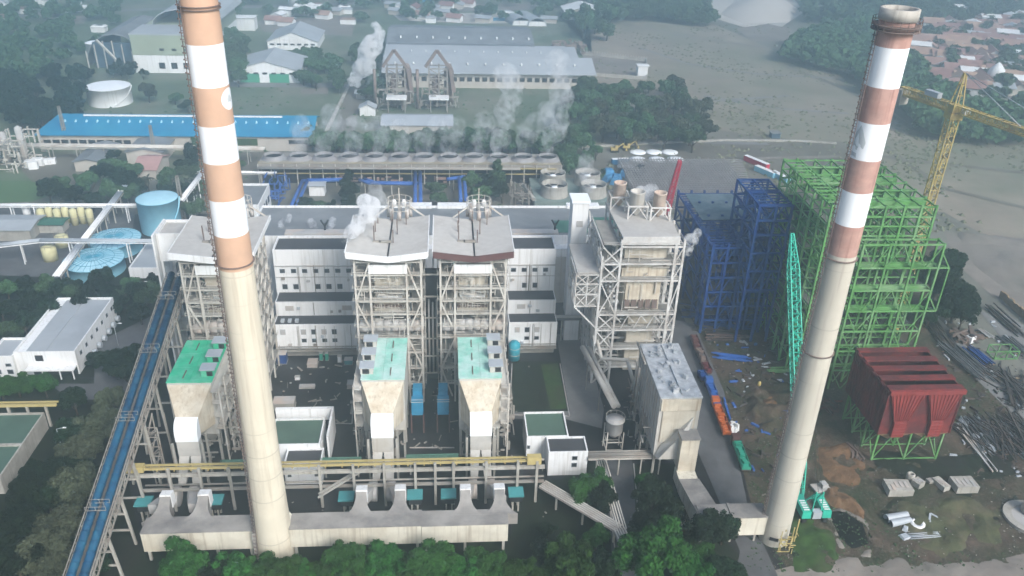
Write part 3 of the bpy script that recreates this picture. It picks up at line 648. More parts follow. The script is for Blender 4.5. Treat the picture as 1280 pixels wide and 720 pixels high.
def stepped(x0, x1, label, wins):
    t = T('control_building', label, 'building', ((x0+x1)/2,230.4,0), 'white stepped buildings between the boilers')
    # ground floor recess, three steps
    B().box(x0+.5,x1-.5,231.6,236,0,3.2).obj('ground_floor', 'concrete', t)
    B().box(x0,x1,230.4,236.5,3.2,12).obj('lower_wall', 'white', t)
    B().box(x0+.3,x1-.3,230.8,236.5,12.01,12.06).obj('lower_roof', 'roof_dark', t)
    B().box(x0,x1,230.4,230.75,12.0,12.35).obj('parapet', 'white', t)
    B().box(x0,x1,236.52,243,0,17).obj('middle_wall', 'white', t)
    B().box(x0+.3,x1-.3,237,243,17.01,17.06).obj('middle_roof', 'roof_dark', t)
    block(t, x0-.5, x1, 243.02, 253.5, 0, 31.6, nm='upper_wall')
    B().box(x0-.6,x1+.1,242.7,243,26.5,26.8).obj('ledge', 'casing_grey', t)
    B().box(x0-.6,x1+.1,242.8,243,22.6,22.75).obj('ledge', 'casing_grey', t)
    n = int((x1-x0)/3.3)
    for i in range(n): window(t, x0+1.2+i*3.5, x0+2.7+i*3.5, 24.2, 25.5, 243.02)
    for i in wins:
        window(t, x0+1.5+i*3.5, x0+3.0+i*3.5, 18.3, 20.0, 243.02)
    B().box(x0+3,x0+5.6,236.35,236.5,14,15.7).obj('vent_panel', 'casing_grey', t)
    if x1-x0 > 20: B().box(x1-5,x1-2,236.35,236.5,14,15.7).obj('vent_panel', 'casing_grey', t)
    for i in range(n-1):
        if i in (1,) and n > 5: continue
        window(t, x0+2+i*3.2, x0+3.4+i*3.2, 8.8, 10.5, 230.4, shade='glass' if i % 2 else 'casing_grey')
        if i: window(t, x0+2+i*3.2, x0+3.4+i*3.2, 5.9, 7.1, 230.4)
    b = B(); b.tube((x0+(x1-x0)*.46,236.3,12.4),(x0+(x1-x0)*.46,236.3,17),.12,n=6); b.tube((x0+(x1-x0)*.46,242.8,17.1),(x0+(x1-x0)*.46,242.8,27),.12,n=6)
    b.tube((x0+(x1-x0)*.5,230.2,3),(x0+(x1-x0)*.5,230.2,12),.12,n=6); b.tube((x1-2,230.2,3),(x1-2,230.2,12),.1,n=6); b.obj('drain_pipe', 'steel_dim', t)
    B().box(x0,x1,229.2,230.38,2.9,3.2).obj('canopy', 'steel_dim', t)
    b = B(); b.tube((x0,229.4,4.0),(x1,229.4,4.0),.18,n=6); b.tube((x0,229.7,4.6),(x1,229.7,4.6),.14,n=6); b.obj('pipe', 'steel_dim', t)
    for i in range(5):
        B().box(x0+2+i*2.2,x0+3.1+i*2.2,232,233.4,12.1,12.9).obj('air_unit','metal_grey',t) if i < 3 and x1-x0 > 20 else None
    return t
stepped(-54.5, -28.6, 'white stepped building with dark flat roofs left of the middle boilers', (0,1,3,4,5))
stepped(19.6, 35.2, 'narrow white stepped building right of the brown edged boiler', (1,2))
t = T('turbine_hall', 'long grey roofed turbine hall behind the boilers with green roof patches', 'building', (0,256,0))
block(t, -66, 69, 258, 284, 0, 29.4, roofm='roof_grey', par=.8)
B().box(-54,-5,254.2,257.98,0,27).box(-4.5,44,254.2,257.98,0,27).obj('annex','white',t)
B().box(38,49,262,272,29.41,29.55).box(52,66,262,275,29.41,29.52).obj('green_roof', 'roof_green', t)
for x0,x1 in ((-54,-28),(19,38)): B().box(x0,x1,259,262.5,29.42,30.6).obj('roof_duct','casing_grey',t); 
for x in (-41,37): 
    b = B(); b.tube((x,262,29.5),(x,262,33),.35,n=8); b.tube((x,262,32),(x-1.2,262,34.2),.3,n=8); b.tube((x,262,32),(x+1.2,262,34.2),.3,n=8); b.obj('vent','dark',t)
for x0,x1 in ((-3.4,10),(-15,-5.5),(44,56)): B().box(x0,x1,283,286.5,29.0,30.4).obj('white_ledge','white',t)
t = T('annex_tower', 'grey wing with four small windows behind the narrow stepped building', 'building', (42,262,0))
block(t, 35.6, 49.5, 257.5, 274, 0, 24.5, wallm='casing_grey', roofm='roof_green', par=.6)
B().hexa([(35.4,252.5,0),(48,256.5,0),(48,257.4,0),(35.4,257.4,0)], [(35.4,252.5,24),(48,256.5,24),(48,257.4,24),(35.4,257.4,24)]).obj('front_wall', 'esp_wall', t)
for z in (4.5,9,12.7,17.5): B().rbox(43.2,254.9,z,1.2,.2,2.2,R_(17.6)).obj('window','glass',t)
B().rbox(46,255.8,22,.8,.2,1,R_(17.6)).obj('window','glass',t)
t = T('link_bridge', 'dark covered link bridge right of the narrow stepped building', 'bridge', (42,240,0))
B().box(35.3,50,238,248,8.4,9.6).obj('deck','deck',t); B().box(35.3,50,237.6,237.98,9.62,10.6).obj('parapet','casing_grey',t)
for x in (38,44,49): B().beam((x,239,0),(x,239,8.4),.5).obj('post','concrete',t)
t = T('storage_tank','turquoise upright tank at the corner of the narrow stepped building','tank',(21.4,228.2,0)); B().lathe(21.4,228.2,[(1.9,0),(1.9,5.6),(1.2,6.5),(.1,6.8)],20).obj('shell',mat('tank_turq',(.04,.33,.42),.5,.15,.3),t)
b=B(); b.lathe(21.4,228.2,[(1.95,2),(1.98,2.1),(1.95,2.2)],20,cap=False).lathe(21.4,228.2,[(1.95,4.4),(1.98,4.5),(1.95,4.6)],20,cap=False).obj('hoop','steel',t)
# bunker tower beside left boiler
t = T('transfer_tower','white transfer tower where the blue conveyor enters left of the boiler house','tower',(-76,230,0))
B().box(-83.4,-82.9,222,234,0,47).obj('side_wall','white',t); block(t,-82.8,-74.2,224,234,38,46,roofm='roof_beige',par=.8)
B().box(-82.8,-74.2,224.5,233.5,26,26.5).box(-82.8,-74.2,224.5,233.5,14,14.5).obj('floor_slab','concrete',t)
for x in (-82.4,-74.6):
    for y in (224.4,233.4): B().beam((x,y,0),(x,y,38),.6).obj('column','white',t)
# left white building
t = T('office_block','white rectangular building with ribbed grey roof left of the conveyor','building',(-122,240,0))
x0,x1,y0,y1 = -130.5,-112.6,222.8,256.5
block(t,x0,x1,y0,y1,0,7.6,roofm='roof_light',par=.7)
B().box(-121.9,-121.6,y0+1,y1-1,7.6,7.85).obj('roof_ridge','metal_grey',t)
B().hexa([(x0+.5,y0+.5,7.61),(x0+3,y0+.5,7.61),(x0+3,y1-.5,7.61),(x0+.5,y1-.5,7.61)],[(x0+.5,y0+.5,7.7),(x0+3,y0+.5,7.7),(x0+3,y1-.5,7.7),(x0+.5,y1-.5,7.7)]).obj('roof_strip','white',t)
block(t,-137.8,x0-.02,221.8,232.5,0,6.8,roofm='roof_light',par=.7,nm='wing_wall')
for i in range(7): window(t,y0+3+i*4.5,y0+4.2+i*4.5,5.0,6.2,x1,'e')
for i in range(7):
    o=B().tube((x1+.5,y0+6+i*4.2,1.4),(x1+1.7,y0+6+i*4.2,1.4),1.0,n=12).obj('vent_hood','metal_grey',t)
for x in (-136.5,-133): window(t,x,x+1.5,3.9,4.8,221.8); window(t,x,x+1.6,1.2,2.6,221.8)
B().box(-127,x1-.2,y0-3,y0-.02,3.1,3.5).obj('canopy','white',t); B().box(-126,x1-.4,y0-.12,y0-.02,.1,3).obj('shopfront','glass',t)
for x in (-126.8,-122,-117,-113.2): B().beam((x,y0-2.8,0),(x,y0-2.8,3.1),.3).obj('canopy_post','white',t)
B().box(-124.5,-122.2,y0-.1,y0-.02,5,7).obj('vent_opening','dark',t)
# green-roofed low building at the left edge
t = T('pump_house','low building with green roof and pale parapet at the left edge','building',(-123,180,0))
g=[W(0,600,5),W(0,525,5),W(52,515,5),W(8,598,5)]
px0,py0 = W(3,590,5)[:2]; 
x0,x1,y0,y1 = -140,-111.2,169.5,196
block(t,x0,x1,y0,y1,0,5,wallm='concrete',roofm=mat('roof_moss',(.07,.12,.09),.8,.2,.2),par=.6); B().box(x0+.4,x1-.4,182,182.8,5.01,5.5).obj('roof_divider','concrete',t)
t = T('pipe_gantry','yellow pipe gantry on white legs beside the green roofed pump house','gantry',(-118,194,0))
for x in (-127,-121,-116,-111):
    B().beam((x,197,0),(x,197,7),.6).obj('leg','concrete',t)
b=B(); b.beam((-134,190,7.3),(-127,197,7.3),.6); b.beam((-127,197,7.3),(-108,197,7.3),.7); b.beam((-127,198.5,7.3),(-108,198.5,7.3),.4); b.beam((-134,190,6.2),(-134,180,6.2),.6); b.obj('pipe','yellow',t)
# front villas
def villa(name,label,x0,x1,y0,y1,h,x2,y2,h2):
    t=T(name,label,'building',(x0,y0,0)); block(t,x0,x1,y0,y1,0,h,roofm='roof_moss',par=.5)
    if x2: block(t,x2[0],x2[1],y2[0],y2[1],0,h2,roofm='roof_dark',par=.5,nm='annex_wall')
    return t
t=villa('switch_room','white two level building with green roof in front of the right lawn',21,32.3,178,189,7.5,(26.2,36.6),(171.5,177.98),7.4)
for z in (2.9,5.2): window(t,32.5,33.8,z,z+1.2,171.5)
window(t,21.2,21.9,4,5,178)
t=villa('switch_room','white building with large green roof just right of the left chimney',-47,-33.6,176.8,188,7.5,(-42,-32.6),(170.5,176.78),6.2)
window(t,-34.4,-33.5,2.6,4,170.5); window(t,-41.2,-40.4,2.6,4,170.5)
B().box(-47.4,-31.6,191,192,0,8.8).box(-32.1,-31.6,179,190.98,0,8.8).obj('side_wall','white',t); B().box(-47.3,-32.2,188.3,190.98,0,5).obj('inner_roof','dark',t)
# ================================================================ yellow pipe rack in front
t = T('pipe_rack','long yellow pipe rack on pale posts across the front of the precipitators','pipe rack',(0,160,0),'pipe racks')
def slope(x): return 12.5
yr=162.5
b=B(); b.beam((-76.5,yr,12.9),(22.5,yr,12.9),.5,.5); b.beam((-76.5,yr+1.6,12.7),(22.5,yr+1.6,12.7),.4,.4); b.obj('yellow_beam','yellow',t)
b=B(); b.beam((-76.5,yr-.2,11.0),(24,yr-.2,11.0),.7,.8); b.obj('concrete_beam','concrete',t)
b=B(); b.beam((-74.5,yr,6.2),(24,yr,6.2),.6,.6); b.tube((-74,yr+.9,7),(24,yr+.9,7),.25,n=8); b.tube((-74,yr+1.5,11.9),(24,yr+1.5,11.9),.3,n=8); b.obj('pipe','steel_dim',t)
B().box(-77,-73,yr-.8,yr+1,12.4,14).obj('end_box','yellow',t); B().box(19.5,23,yr-.8,yr+1,12.2,14.2).obj('end_box','yellow',t)
for x in (-74.5,-67.2,-60,-53,-31.5,-23.3,-15.8,-8.2,-3.3,1.2,9.3,17.2,22): 
    B().beam((x,yr-.7,0),(x,yr-.7,13.4),.62).obj('post','concrete',t)
b=B()
for x in range(-74,22,4): b.beam((x,yr-.4,12.4),(x,yr+1.8,12.4),.25)
for i in range(34): b.beam((-74+i*2.9,yr-.6,13.2),(-74+i*2.9,yr-.6,14.3),.07)
b.beam((-76,yr-.6,14.3),(22,yr-.6,14.3),.09); b.obj('walkway_rail','yellow',t)
b=B(); b.beam((-32,yr-2,5.4),(-20,yr+4,9.6),.7,.3); b.beam((-32,yr-3.2,5.4),(-20,yr+2.8,9.6),.5,.3); b.obj('stair','concrete',t)
# teal transformers in front
for x,y in ((-3.6,158.5),(1.0,158.5)): pass
# pipe bridge to the right
t = T('pipe_rack','low dark pipe rack running right from the white two level building to the right duct','pipe rack',(45,172,0),'pipe racks')
b=B()
for k in range(4): b.tube((36.7,171+k*.7,6.3+.15*(k%2)),(57.5,171+k*.7,6.3+.15*(k%2)),.26,n=8)
b.obj('pipe','steel_dim',t); B().box(36.7,57.5,170.6,173.6,5.6,5.9).obj('tray','steel',t)
for x in (39,45,51,56): B().beam((x,171,0),(x,171,5.6),.35).obj('post','concrete',t)
t = T('conveyor_gallery','slim inclined pipe gallery running toward the camera beside the lane','gallery',(43,160,0))
p0,p1=W(752,575,6),W(777,660,5.4)
b=B()
for o_ in (-.8,-.2,.5): b.tube((p0.x+o_,p0.y,6.1),(p1.x+o_,p1.y,5.5),.18,n=6)
b.beam((p0.x-1.2,p0.y,5.7),(p1.x-1.2,p1.y,5.1),.25); b.beam((p0.x+1.2,p0.y,5.7),(p1.x+1.2,p1.y,5.1),.25); b.obj('pipe','steel',t)
for k in (.1,.5,.9): q=p0.lerp(p1,k); B().beam((q.x,q.y,0),(q.x,q.y,5.4),.35).obj('post','concrete',t)
t = T('covered_walkway','ribbed inclined walkway descending right from the white two level building','walkway',(28,158,0))
pts=[W(678,604,6),W(774,660,5.4),W(788,692,5.0)]
for a,c in zip(pts[:-1],pts[1:]):
    d=(c-a).normalized(); n_=Vector((-d.y,d.x,0)).normalized()
    for k in range(5): B().beam(a+n_*(k-2)*.62,c+n_*(k-2)*.62,.3,.22).obj('pipe','steel',t)
    B().beam(a+Vector((0,0,-.35)),c+Vector((0,0,-.35)),3.2,.2).obj('tray','steel_dim',t)
for k,(a,c) in ((.2,(0,1)),(.55,(0,1)),(.95,(0,1)),(.8,(1,2))):
    q=pts[a].lerp(pts[c],k); B().beam((q.x,q.y,0),(q.x,q.y,q.z-.5),.5).obj('post','concrete',t)
# ================================================================ conveyor
t = T('conveyor_bridge','long inclined conveyor bridge with two blue pipes at the left','conveyor',(-75.5,130,0))
A=Vector((-76.2,112,7.3)); Z=Vector((-78.2,222,34)); d=Z-A; 
def cv(k,dx=0,dz=0): p=A+d*k; return Vector((p.x+dx,p.y,p.z+dz))
for dx in (-1.3,1.3):
    b=B(); b.tube(cv(0,dx,1.0),cv(1,dx,1.0),.88,n=20)
    for i in range(46): k=(i+.5)/46; b.tube(cv(k,dx,1.0),cv(k+.002,dx,1.0),.95,n=20)
    b.obj('blue_pipe','conveyor_blue',t)
b=B(); b.beam(cv(0,0,-.3),cv(1,0,-.3),5.2,.3); b.obj('bed','deck',t)
for sx in (-1,1):
    b=B(); b.beam(cv(0,sx*2.7,0),cv(1,sx*2.7,0),.3,.4); b.beam(cv(0,sx*2.7,1.3),cv(1,sx*2.7,1.3),.18,.18); b.beam(cv(0,sx*2.7,-2.4),cv(1,sx*2.7,-2.4),.3,.35)
    N=56
    for i in range(N):
        k,k2=i/N,(i+1)/N; b.beam(cv(k,sx*2.7,-2.4),cv(k,sx*2.7,1.3),.14)
        b.beam(cv(k if i%2 else k2,sx*2.7,-2.4),cv(k2 if i%2 else k,sx*2.7,0),.16)
    b.obj('side_truss','steel_dim',t)
for k in (.12,.3,.52,.72,.9):
    b=B()
    for off in (-1.4,1.4): b.beam(cv(k,off*1.0,1.9),cv(k,off*1.0,3.0),.12)
    p=cv(k,0,2.1); 
    for yy in (-1.2,1.2):
        b.beam((p.x-2.2,p.y+yy,p.z),(p.x+2.2,p.y+yy,p.z),.12); b.beam((p.x-2.2,p.y+yy,p.z+1),(p.x+2.2,p.y+yy,p.z+1),.1)
        for xx in (-2.2,0,2.2): b.beam((p.x+xx,p.y+yy,p.z),(p.x+xx,p.y+yy,p.z+1),.1)
    b.obj('crossover_stair','grating',t)
for y in (121,131,141,151,161,172,184,196,208):
    k=(y-A.y)/d.y; p=cv(k,0,-2.5)
    for sx in (-1,1):
        B().beam((p.x+sx*2.4,p.y,p.z),(p.x+sx*3.4,p.y,0),.55).obj('trestle_leg','concrete',t)
    for f in (.33,.68): B().beam((p.x-2.4-f,p.y,p.z*(1-f)),(p.x+2.4+f,p.y,p.z*(1-f)),.4).obj('trestle_tie','concrete',t)
# steel braced stair near the left rack end
t = T('stair_tower','open steel stair tower between the conveyor and the bright green precipitator','stair tower',(-73.6,176,0))
b=B()
for x in (-75,-72):
    for y in (172,178): b.beam((x,y,0),(x,y,18),.3)
b.obj('frame','steel_dim',t); b=B()
for i in range(6): z=i*3; b.beam((-74.8,172.2 if i%2 else 177.8,z),(-74.8,177.8 if i%2 else 172.2,z+3),.35); b.beam((-75,172,z+3),(-72,172,z+3),.2); b.beam((-75,172,z),(-72,172,z+3),.16)
b.obj('stair_flight','steel_dim',t)
# ================================================================ white steel tower, right
t = T('boiler_tower','open white steel boiler tower with three short stacks right of centre','boiler tower',(58,214,0))
B().hexa([(50,214,49.5),(66.4,214,49.5),(67,228,49.5),(49.2,240,49.5)],[(50,214,50),(66.4,214,50),(67,228,50),(49.2,240,50)]).obj('roof_slab','roof_beige',t)
B().box(49.9,66.5,213.6,213.98,47.9,50.3).obj('fascia','steel_white',t)
XS=[44.5,49.8,65.6,68.0]; YS=[213.9,220.5,227,233.5,240]
for x in XS:
    for y in YS:
        if x==XS[0] and y>234: continue
        B().beam((x,y,0),(x,y,{44.5:44}.get(x,49.4)),.62).obj('column','steel_white',t)
LV=[47,41.5,36,24.6,19.2,12.5,6]
for z in LV:
    b=B()
    for y in YS: b.beam((XS[0],y,z),(XS[3],y,z),.42,.5) if z<43 else b.beam((XS[1],y,z),(XS[3],y,z),.42,.5)
    for x in XS: b.beam((x,YS[0],z-.03),(x,YS[-2],z-.03),.36,.46)
    b.obj('floor_beams','steel_white',t)
    b=B(); b.box(XS[1]+.5,XS[3]-.2,214.2,219.5 if z in (41.5,24.6) else 217,z+.28,z+.4); b.box(XS[0]+.4,XS[1]-.4,215,232,z+.28,z+.4); b.obj('walkway','grating',t)
    b=B()
    for h in (.9,1.5):
        b.beam((XS[0],213.5,z+h),(XS[3],213.5,z+h),.09); b.beam((XS[0]-.4,213.5,z+h),(XS[0]-.4,234,z+h),.09); b.beam((XS[3]+.4,213.5,z+h),(XS[3]+.4,234,z+h),.09)
    b.obj('railing','steel_white',t)
b=B()
zz=[0]+LV[::-1]
for za,zb in zip(zz[:-1],zz[1:]):
    b.beam((XS[0],213.8,za),(XS[1],213.8,zb),.36); b.beam((XS[1],213.7,za),(XS[0],213.7,zb),.34)
    b.beam((XS[2],213.8,za),(XS[3],213.8,zb),.3)
    for y0_,y1_ in zip(YS[:-1],YS[1:]):
        b.beam((XS[0],y0_,za),(XS[0],y1_,zb),.36); b.beam((XS[0]+.05,y1_,za),(XS[0]+.05,y0_,zb),.32)
n=8
for i in range(n): xa=XS[1]+(XS[2]-XS[1])*i/n; xb=xa+(XS[2]-XS[1])/n; b.beam((xa,213.8,19.6 if i%2 else 24.3),(xb,213.8,24.3 if i%2 else 22),.25)
b.obj('cross_bracing','steel_white',t)
b=B()                                        # projecting wing on the left
wx0,wx1,wy0,wy1=37.4,44.2,214,226
for z in (27.5,31.5,35,38): 
    for y in (wy0,(wy0+wy1)/2,wy1): b.beam((wx0,y,z),(wx1,y,z),.34)
    for x in (wx0,(wx0+wx1)/2): b.beam((x,wy0,z-.02),(x,wy1,z-.02),.32)
for x in (wx0,(wx0+wx1)/2):
    for y in (wy0,(wy0+wy1)/2,wy1): b.beam((x,y,27.3),(x,y,38),.36)
for za,zb in ((27.5,31.5),(31.5,35),(35,38)):
    b.beam((wx0,213.9,za),(wx0+3.4,213.9,zb),.26); b.beam((wx0+3.4,213.85,za),(wx0,213.85,zb),.24); b.beam((wx0+3.4,213.9,za),(wx1,213.9,zb),.26)
    b.beam((wx0-.02,wy0,za),(wx0-.02,(wy0+wy1)/2,zb),.26); b.beam((wx0-.02,wy1,za),(wx0-.02,(wy0+wy1)/2,zb),.26)
b.beam((wx0,214,27.4),(44.4,214,20),.4); b.beam((wx0,226,27.4),(44.4,226,20),.4); b.obj('side_wing','steel_white',t)
B().box(wx0+.3,wx1,wy0+.4,wy1,27.6,27.8).obj('wing_floor','roof_beige',t); b=B(); b.box(wx0+.3,wx1,wy0+.4,wy1+8,38.2,38.5); b.obj('wing_deck','roof_beige',t)
b=B(); b.box(51.5,64,216.5,230,42.2,47.4).box(52.2,63.2,216,230,25.2,40.5); b.obj('furnace_casing','casing',t)
b=B(); b.box(51,64.5,215.6,230,36.6,39.5).box(52.6,62.8,215.3,216,28.0,35); b.obj('casing_band','esp_hood',t)
b=B()
for i in range(5): b.box(52.5+i*2.1,54.1+i*2.1,214.9,215.25,26,29)
b.obj('burner_row','corroded',t)
b=B(); b.box(55,63,218,230,2,24); b.obj('lower_casing','casing',t)
b=B(); b.clutter(50,66,214.5,216.5,5,48,70,.12,.32).clutter(44.6,49.6,214.5,236,4,43,110,.14,.4).clutter(37.6,44,214.5,226,28,38,40,.12,.3).clutter(64.5,68,214.3,235,5,48,50,.12,.34); b.obj('pipework','steel',t)
b=B(); b.clutter(50,67,222,240,2,48,80,.2,.6); b.obj('pipework','steel_dim',t)
for x,y,c,r in ((52.6,236.5,'rust_stack',1.9),(56.6,229.5,'esp_wall',2.2),(63.2,228.5,'rust_stack',1.9)):
    mat('rust_stack',(.5,.4,.33),.8,.2,.4,streak=(.36,.22,.17))
    b=B(); b.lathe(x,y,[(.3,50.1),(r*1.0,52.6),(r,57.5),(r+.12,57.6),(r+.12,57.9),(r-.25,57.9),(r-.25,54.5),(.01,54.5)],24,cap=False); b.obj('stack',c,t)
b=B()
for x,y in ((52.6,236.5),(56.6,229.5),(63.2,228.5)):
    for sx in (-2.9,2.9):
        for sy in (-2.6,2.6): b.beam((x+sx,y+sy,50),(x+sx,y+sy,54),.42)
    for sy in (-2.6,2.6): b.beam((x-2.9,y+sy,54),(x+2.9,y+sy,54),.4); b.beam((x-2.9,y+sy,50),(x,y+sy,54),.25); b.beam((x+2.9,y+sy,50),(x,y+sy,54),.25)
    for sx in (-2.9,2.9): b.beam((x+sx,y-2.6,53.98),(x+sx,y+2.6,53.98),.38)
b.obj('stack_frame','steel_white',t)
t = T('lift_shaft','pale narrow lift shaft behind the left of the white steel tower','tower',(42,243,0)); B().box(39,44,239,245,0,50).obj('wall','white',t); B().box(38.6,44.4,238.6,245.4,50.02,50.8).obj('cap','white_paint',t); 
for z in (34,42): B().box(40.5,42.5,238.85,238.98,z,z+2).obj('louvre','casing_grey',t)
# coal ash pipe and small tank in front
t = T('inclined_pipe','pair of pale inclined pipes descending to the small silo','pipe',(45,190,0))
a,c=W(728,434,12),W(768,508,10)
b=B(); b.tube(a,c,.85,n=12); b.tube(a+Vector((1.9,0,0)),c+Vector((1.2,0,0)),.6,n=12); b.obj('pipe','steel',t)
b=B(); b.path([W(740,400,16),W(752,448,14),W(784,450,14),W(792,478,8),W(790,490,3)],.55,n=10); b.obj('bent_pipe','steel',t)
for k in (.2,.6): q=a.lerp(c,k); B().beam((q.x,q.y,0),(q.x,q.y,q.z-.8),.3).obj('post','steel_dim',t)
q=W(768,575,0); sx_,sy_=q.x,q.y+4
t = T('silo','small cylindrical silo on a steel stand at the foot of the inclined pipes','silo',(sx_,sy_,0))
B().lathe(sx_,sy_,[(1,5.2),(2.3,7),(2.3,10.6),(2.6,10.7),(2.6,10.9),(.1,11.2)],24).obj('shell','casing_grey',t)
b=B()
for dx in (-2.2,2.2):
    for dy in (-2.2,2.2): b.beam((sx_+dx,sy_+dy,0),(sx_+dx,sy_+dy,8),.3)
for z in (2,4.6):
    for s_ in (-2.2,2.2): b.beam((sx_-2.2,sy_+s_,z),(sx_+2.2,sy_+s_,z),.22); b.beam((sx_+s_,sy_-2.2,z+.02),(sx_+s_,sy_+2.2,z+.02),.2)
b.obj('stand','steel',t); b=B()
for i in range(10): a_=i*math.pi/5; b.beam((sx_+2.6*math.cos(a_),sy_+2.6*math.sin(a_),10.9),(sx_+2.6*math.cos(a_),sy_+2.6*math.sin(a_),12),.08)
b.lathe(sx_,sy_,[(2.55,11.95),(2.62,11.95),(2.62,12.05),(2.55,12.05)],24,cap=False); b.obj('railing','steel',t)
# right precipitator
t = T('precipitator','grey block precipitator with crusted metal roof right of the white steel tower','precipitator',(59,171,0))
x0,x1,ya,yb=53.6,64.2,170,195.2; zt=26
B().box(x0,x1,ya,yb,7.5,zt-.4).obj('casing','esp_wall',t)
B().box(x0-.15,x1+.15,ya-.15,yb+.15,zt-.38,zt).obj('roof',mat('crusted_metal',(.42,.44,.46),.5,.45,.5,c2=(.6,.6,.6),c2scale=.4,spec=.6),t)
B().box(x0+.3,x1-.1,ya-.4,ya-.02,zt-4,zt-.5).obj('front_band','esp_hood',t)
B().box(x0+1,x1-.9,ya-.25,ya-.03,12,zt-4.2).obj('front_panel','casing',t)
b=B(); b.box((x0+x1)/2+.3,(x0+x1)/2+.6,ya+1,yb-1,zt+.01,zt+.5)
for i in range(26):
    x,y=rnd.choice((x0+2.4,x0+4.4,x1-2.6))+rnd.uniform(-.7,.7),ya+1.5+rnd.uniform(0,22); b.rbox(x,y,zt+.01,rnd.uniform(.5,1.6),rnd.uniform(.4,1.2),rnd.uniform(.4,1.4),rnd.uniform(0,3))
b.obj('roof_equipment','crusted_metal',t)
b=B()
for i in range(12): b.box(x0-.25,x0-.02,ya+.6+i*2.15,ya+.9+i*2.15,7.6,zt-.5)
b.obj('wall_rib','casing_grey',t)
b=B(); 
for y in (186,189): b.path([(x0-2,y,zt-2),(x0-2,y,10)],.35)
b.path([(x0-1.2,184,zt+1),(x0-1.2,194,zt+1)],.3); b.clutter(x0-3,x0-.4,172,195,1,16,60,.12,.4); b.obj('pipework','steel_dim',t)
for x in (x0+.5,x1-.5):
    for y in (170.6,178,186,194.5): B().beam((x,y,0),(x,y,7.5),.6).obj('leg','concrete',t)
B().hexa([(x0+.5,167,8.5),(60,167,8.5),(62,ya-.3,7.5),(x0+.3,ya-.3,7.5)],[(58.5,167,15),(60.5,167,15),(62.8,ya-.3,20),(x0+1.5,ya-.3,11)]).obj('outlet_hood','esp_wall',t)
B().box(58.9,63.5,164.6,168.6,6.5,16.5).obj('outlet_box','esp_hood',t); B().box(58.7,63.7,164.4,168.8,16.52,16.9).obj('box_cap','duct_top',t)
t = T('flue_duct','bent concrete flue duct joining the right precipitator to the right chimney','flue duct',(65,147,0),'concrete flue ducts')
B().hexa([(58.7,161.5,2.5),(63.6,161.5,2.5),(63.6,166.5,2.5),(58.7,166.5,2.5)],[(58.7,161.5,6.2),(63.6,161.5,6.2),(63.6,166.5,6.48),(58.7,166.5,6.48)]).obj('bend','duct_front',t)
B().hexa([(59.6,146,2.5),(64.6,150.3,2.5),(63.7,161.48,2.5),(58.6,161.48,2.5)],[(59.6,146,8.1),(64.6,150.3,8.1),(63.7,161.48,6.3),(58.6,161.48,6.3)]).obj('duct_body','duct_front',t)
B().hexa([(59.55,145.9,8.12),(64.7,150.4,8.12),(63.8,161.6,6.32),(58.5,161.6,6.32)],[(59.55,145.9,8.3),(64.7,150.4,8.3),(63.8,161.6,6.5),(58.5,161.6,6.5)]).obj('duct_cover','duct_top',t)
B().box(59.62,76.3,145.6,150.2,2.5,8.0).obj('duct_body','duct_front',t); B().box(59.7,76.2,145.5,150.3,8.02,8.35).obj('duct_cover','duct_top',t)
B().box(67.2,67.8,145.3,150.4,2.4,8.6).obj('flange','duct_top',t)
for x in (60.6,68,74): 
    for y in (146.2,149.6): B().beam((x,y,0),(x,y,2.5),.5).obj('leg','concrete',t)
# ================================================================ blue steel frame under construction
t = T('unfinished_building','dark blue steel frame under construction left of the green one','steel frame',(100,242,0),'steel frames under construction')
def lattice(t, XS, YS, LV, ztop, m, cw, bw, brace_faces='fblr', skip=0, bseed=3, base=0, alt=True):
    r=random.Random(bseed)
    for x in XS:
        for y in YS: B().beam((x,y,base),(x,y,ztop),cw).obj('column',m,t)
    for z in LV:
        b=B()
        for y in YS: b.beam((XS[0],y,z),(XS[-1],y,z),bw,bw*1.3)
        for x in XS: b.beam((x,YS[0],z-.03),(x,YS[-1],z-.03),bw*.9,bw*1.2)
        b.obj('floor_beams',m,t)
    zz=[base]+sorted(LV); 
    for f in brace_faces:
        b=B()
        for za,zb in zip(zz[:-1],zz[1:]):
            if f in 'fb':
                y=YS[0] if f=='f' else YS[-1]
                for i,(xa,xb) in enumerate(zip(XS[:-1],XS[1:])):
                    if r.random()<skip: continue
                    xm=(xa+xb)/2
                    if alt and i%2: b.beam((xa,y,za),(xm,y,zb),bw*.7); b.beam((xb,y,za),(xm,y,zb),bw*.7)
                    else: b.beam((xa,y,zb),(xm,y,za),bw*.7); b.beam((xb,y,zb),(xm,y,za),bw*.7)
            else:
                x=XS[0] if f=='l' else XS[-1]
                for i,(ya,yb) in enumerate(zip(YS[:-1],YS[1:])):
                    if r.random()<skip: continue
                    ym=(ya+yb)/2
                    if i%2==0: b.beam((x,ya,za),(x,ym,zb),bw*.7); b.beam((x,yb,za),(x,ym,zb),bw*.7)
                    else: b.beam((x,ya,zb),(x,yb,za),bw*.7)
        b.obj('cross_bracing',m,t)
lattice(t,[87,92,97,102,107.5,113,118],[243,249,255,267,279,290],[5,10.5,16,21.5,27,32.5],34,'steel_blue',.75,.5,'fl',skip=.35)
lattice(t,[97.6,103,108.2],[237,248.5,259.5],[20,27,33.5,40,45,50],50.3,'steel_blue',.7,.5,'flb',skip=.3,base=0)
for z,yy in ((5,(246,290)),(10.5,(245,288)),(16,(244,288)),(21.5,(246,285))): B().box(87.6,117.5,yy[0],yy[1],z+.36,z+.5).obj('floor_deck','deck_grey',t)
b=B()
for i in range(22): y=244+i*2.1; b.beam((87,y,33),(97 if y<262 else 118,y,33),.28)
